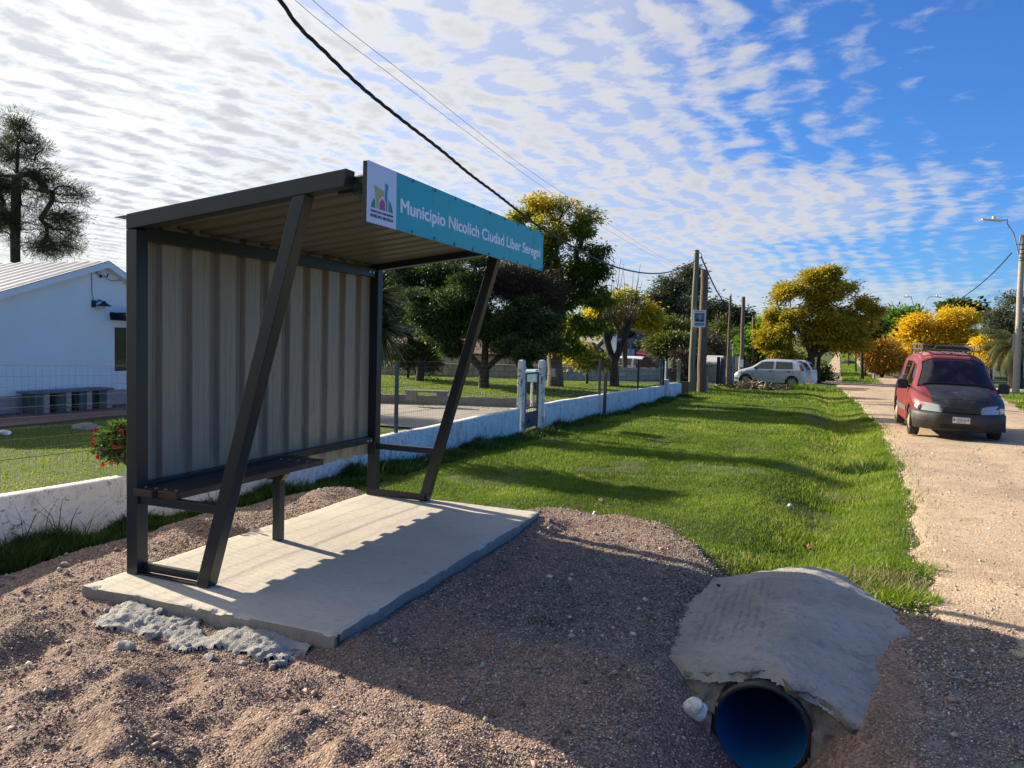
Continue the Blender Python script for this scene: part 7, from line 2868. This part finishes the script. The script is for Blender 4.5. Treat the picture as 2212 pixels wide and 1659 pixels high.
# things seen through the glass: a paler reflection-free dash strip, mirror, sticker
mb = MB()
mb.box(.75, .76, -.02, .14, 1.50, 1.525)
mb.build('sun_strip', surf('teal_sticker', (.25, .5, .48), .5), van).location = (-.16+.045, .06, .0)
for sd_ in (-1, 1):
    vc.side_patch('front_window', [(.02, 1.0), (.86, 1.0), (.48, 1.46), (.02, 1.56)], M['vanglass'], van, sd_)
    vc.side_patch('rear_window', [(-1.12, 1.02), (-.12, 1.02), (-.12, 1.56), (-1.12, 1.56)], M['vanglass'], van, sd_)
    mb = MB()
    for (xa, xb) in ((.76, -1.05),):
        for k in range(12):
            pass
    vc.side_patch('side_moulding', [(-1.05, .46), (.78, .46), (.78, .58), (-1.05, .58)], M['trim'], van, sd_, .02)
    # mirrors
    mb = MB()
    y = vc.y_at(.70, 1.02)
    mb.tube([(.70, sd_*y, 1.00), (.74, sd_*(y+.07), 1.03)], .03, 6)
    mb.poly([(.76, sd_*(y+.05), .95), (.76, sd_*(y+.25), .96), (.74, sd_*(y+.265), 1.12), (.73, sd_*(y+.21), 1.17), (.74, sd_*(y+.07), 1.16)], .12, (1, 0, 0))
    mb.build('side_mirror', M['dark'], van, .02)
    # headlight: lens plus indicator
    hv = []
    n = 8
    for i in range(n+1):
        f = i/n
        yy = .34+f*.36
        for j in range(5):
            g = j/4
            zl_ = .575+.01*f
            zh = .69+.075*f**.6-.02*f**4
            z = zl_+(zh-zl_)*g
            # nose curve in plan
            x = xf(yy)+.030-.075*g
            hv.append((x, sd_*yy, z))
    idx = np.arange((n+1)*5).reshape(n+1, 5)
    F = np.stack([idx[:-1, :-1], idx[1:, :-1], idx[1:, 1:], idx[:-1, 1:]], -1).reshape(-1, 4)
    npmesh('headlight', hv, F, M['headlight'], van, smooth=True)
    iv = [(x-.004, y*1.0, z) for (x, y, z) in []]
    mb = MB()
    mb.tube([(xf(.71)-.01, sd_*.715, .64), (xf(.78)-.01, sd_*.775, .665)], [.062, .045], 8)
    mb.build('indicator', surf('indicator_lens', (.66, .66, .66), .2, coat=.5), van)
# bumper: thick wrap following the nose
mb = MB()
n = 24
vs = []
secs = [(-.04, .20), (.04, .235), (.055, .34), (.068, .355), (.085, .38), (.090, .50), (.06, .555), (-.03, .572)]
for i in range(n+1):
    y = -.862+1.724*i/n
    f = abs(y)/.862
    x = xf(y*.97)+.0-(.10*max(0, (f-.95)/.05))
    for (dx_, z) in secs:
        vs.append((x+dx_, y, z+.012*f))
m_ = len(secs)
mb.add(vs, [(i*m_+k, (i+1)*m_+k, (i+1)*m_+k+1, i*m_+k+1) for i in range(n) for k in range(m_-1)], True)
mb.add([vs[k] for k in range(m_)], [tuple(range(m_))])
mb.add([vs[n*m_+k] for k in range(m_)], [tuple(range(m_))])
for sd_ in (-1, 1):
    mb.add([(1.68, sd_*.868, .22), (1.57, sd_*.868, .24), (1.57, sd_*.866, .52), (1.60, sd_*.868, .56), (1.68, sd_*.8, .22), (1.57, sd_*.8, .24), (1.57, sd_*.8, .52), (1.60, sd_*.8, .56)], [(0, 1, 2, 3), (7, 6, 5, 4), (0, 4, 5, 1), (3, 2, 6, 7), (1, 5, 6, 2), (0, 3, 7, 4)])
bp_ = mb.build('front_bumper', M['bumper'], van)
mb = MB()
for k in range(3):
    mb.box(2.098, 2.112, -.36, .36, .252+.032*k, .264+.032*k)
mb.build('lower_grille', M['dark'], bp_)
mb = MB()
mb.box(1.99, 2.066, -.34, .34, .578, .66)
gr_ = mb.build('grille', M['dark'], van, .01)
mb = MB()
for k in range(4):
    mb.box(2.067, 2.074, -.33, .33, .585+.019*k, .592+.019*k)
mb.build('grille_slats', M['bumper'], gr_)
# number plate
pl = empty('number_plate', (2.138, -.0, .440))
pl.parent = van
mb = MB()
mb.box(0, .008, -.155, .155, -.062, .062)
mb.build('plate', surf('plate_white', (.74, .74, .70), .5), pl, .003)
mb = MB()
for (a, b, c, d) in ((-.150, .150, .053, .056), (-.150, .150, -.056, -.053), (-.150, -.147, -.053, .053), (.147, .150, -.053, .053)):
    mb.box(.008, .0092, a, b, c, d)
mb.build('plate_border', M['dark'], pl)


def plate_m(y, z):
    # text x -> +Y of the van (its left) ; seen from the front, van's left is on the viewer's right
    return Matrix(((0, 0, 1, .0085), (1, 0, 0, y), (0, 1, 0, z), (0, 0, 0, 1)))


for tx, y, wd_ in (('B', -.138, .028), ('550·018', -.072, .205)):
    o = textmesh(tx, .085, M['dark'], 'plate_number', plate_m(y, -.020), wd_, .0016)
    o.parent = pl
o = textmesh('MONTEVIDEO', .026, M['dark'], 'plate_caption', plate_m(-.085, -.049), .17, .0003)
o.parent = pl
mb = MB()
for k in range(3):
    mb.box(.0085, .0095, -.104, -.080, -.012+.018*k, -.004+.018*k)
mb.build('plate_flag', surf('flag_blue', (.12, .30, .60), .5), pl)
mb = MB()
mb.bar((1.20, -.62, 1.075), (1.10, -.05, 1.12), .02, .018)
mb.bar((1.19, -.62, 1.085), (1.20, -.66, 1.06), .03, .02)
w1 = mb.build('wiper', M['dark'], van)
mb = MB()
mb.bar((1.20, .0, 1.075), (1.13, .58, 1.10), .02, .018)
mb.build('wiper', M['dark'], van)
# peeling patch, antenna
mb = MB()
mb.tube([(.30, .06, 1.735), (.27, .06, 1.775)], .014, 6)
mb.tube([(.28, .06, 1.76), (.20, -.02, 1.775)], .008, 5)
mb.build('antenna_stub', M['dark'], van)
# roof rack
rk_ = empty('roof_rack', (0, 0, 0))
rk_.parent = van
mb = MB()
zr = 1.95
for yy in (-.56, .56):
    mb.tube([(.18, yy, 1.86), (.02, yy, zr), (-1.6, yy, zr+.01), (-1.75, yy, 1.88)], .014, 6)
    mb.tube([(.20, yy, 1.84), (-1.75, yy, 1.86)], .014, 6)
    for xx_ in (.12, -.5, -1.1, -1.7):
        mb.tube([(xx_, yy, 1.74), (xx_, yy, zr if -1.5 < xx_ < 0 else 1.88)], .012, 6)
mb.tube([(.20, -.56, 1.84), (.20, .56, 1.84)], .014, 6)
mb.tube([(-1.75, -.56, 1.87), (-1.75, .56, 1.87)], .014, 6)
mb.tube([(.20, -.34, 1.845), (.10, -.26, 1.93), (.10, .34, 1.93), (.20, .42, 1.85)], .013, 6)
mb.tube([(-1.72, -.5, zr), (-1.72, .2, zr), (-1.72, .3, zr-.03), (-1.72, .4, zr+.02), (-1.72, .56, zr+.02)], .013, 6)
mb.build('rack_rails', M['trim'], rk_)
mb = MB()
for k in range(9):
    xx_ = .12-.22*k
    mb.box(xx_-.03, xx_+.03, -.55, .55, 1.835, 1.850)
mb.build('rack_slats', M['dark'], rk_)
mb = MB()
mb.poly([(.16, -.36, 1.85), (.16, .42, 1.85), (.13, .32, 1.915), (.13, -.26, 1.915)], .02, (1, 0, 0))
mb.build('rack_deflector', M['dark'], rk_)


# --- hatchbacks
def hatch(name, label, W_r, W_f, paint, rimm, spokes, L=3.78, hw=.82, H=1.49, fat=0.0):
    mid = (np.array(W_r)+np.array(W_f))/2
    ang = math.atan2(W_f[1]-W_r[1], W_f[0]-W_r[0])
    car = thing(name, label, 'car', (mid[0], mid[1], mid[2]), ang)
    tops = [(-1.89, .80), (-1.82, 1.06), (-1.62, 1.34), (-1.40, H-.06), (-1.1, H-.015), (-.3, H), (.25, H-.035), (.48, H-.12), (.95, 1.05), (1.12, .985), (1.55, .86), (1.80, .70), (1.89, .52)]
    c = Car(L, hw, tops, [(-1.89, .98), (-1.0, .96), (.8, .90), (1.2, .84), (1.89, .55)], sill=.22, tumble=.16, roofr=.12, nose=(.76, .5), tail=(.86, .25), wheels=(1.19, -1.19), wr=.295)
    c.body('body', paint, car)
    c.liner(car, M['dark'])
    for wx in c.wheels:
        for sd_ in (-1, 1):
            c.wheel(wx, sd_, car, rimm, M['tyre'], .18, spokes)
    for sd_ in (-1, 1):
        c.side_patch('front_window', [(-.22, .96), (.80, .94), (.42, 1.33), (-.22, 1.385)], M['glass'], car, sd_)
        c.side_patch('rear_window', [(-1.22, .985), (-.34, .965), (-.34, 1.39), (-1.16, 1.37)], M['glass'], car, sd_)
        c.side_patch('tail_light', [(-1.80, .92), (-1.62, .92), (-1.50, 1.24), (-1.62, 1.24)], surf('tail_lens', (.10, .02, .025), .2, coat=.6), car, sd_, .008)
        for xx_ in (-.10, -1.0):
            c.side_patch('door_handle', [(xx_-.10, .83), (xx_+.06, .83), (xx_+.06, .88), (xx_-.10, .88)], M['dark'], car, sd_, .03, 2)
        c.side_patch('door_moulding', [(-.95, .46), (.72, .46), (.72, .58), (-.95, .58)], paint, car, sd_, .014)
        c.side_patch('headlight', [(1.48, .70), (1.80, .62), (1.70, .74), (1.42, .84)], M['headlight'], car, sd_, .012)
        c.side_patch('fog_lamp', [(1.66, .34), (1.84, .34), (1.82, .44), (1.66, .44)], M['dark'], car, sd_, .012)
        for xx_ in (.83, -.28, -1.22):
            mb = MB()
            mb.tube([(xx_+(.02 if z_ < .9 else -.0), sd_*(c.y_at(xx_, z_)+.001), z_) for z_ in (.32, .5, .7, .9)], .006, 4)
            mb.build('door_gap', M['dark'], car)
        mb = MB()
        y = c.y_at(.68, .98)
        mb.tube([(.66, sd_*y, .97), (.68, sd_*(y+.12), .99)], [.05, .075], 8)
        mb.build('side_mirror', M['dark'], car)
        mb = MB()
        mb.box(-1.0, 1.0, sd_*(hw*.955)-.02, sd_*(hw*.955)+.02, .19, .25)
        mb.build('sill', M['dark'], car)
    c.top_patch('windscreen', .50, .94, .60, .66, M['windscreen'], car, .008)
    mb = MB()
    mb.poly([(-1.87, -.5, .98), (-1.87, .5, .98), (-1.66, .46, 1.32), (-1.66, -.46, 1.32)], .02, (-1, 0, .3))
    mb.build('rear_screen', M['glass'], car)
    mb = MB()
    mb.box(-1.93, -1.84, -.66, .66, .34, .52)
    mb.build('rear_bumper', paint, car, .03)
    return car


wr_ = ghit(1702, 838.0, 0, 20)
wf_ = ghit(1617, 833.5, 0, 20)
dv = wf_-wr_
dv[2] = 0
dv = dv/np.linalg.norm(dv)
# near-side wheels touch where the photo shows them; the axle centres lie half a width further
nrm_ = np.array([dv[1], -dv[0], 0])
if nrm_[1] < 0:
    nrm_ = -nrm_
cen_ = (wr_+wf_)/2+nrm_*.80
silv = hatch('silver_car', 'silver five-door hatchback parked side-on by the yard gate', cen_-dv*1.19, cen_+dv*1.19, M['silver'], M['alloy'], 7)
c2 = cen_+nrm_*2.3+dv*.10
c2[2] = gz1(c2[0], c2[1])
whc = hatch('white_car', 'white hatchback mostly hidden behind the silver car', c2-dv*1.19, c2+dv*1.19, M['whitepaint'], M['steelrim'], 0)
q = at(1385, 782, 44)
whp = hatch('white_car', 'white car front glimpsed over the block wall under the red awning', np.array([q[0]-1.2, 44.6, -.75]), np.array([q[0]+1.1, 44.2, -.75]), M['whitepaint'], M['steelrim'], 0)
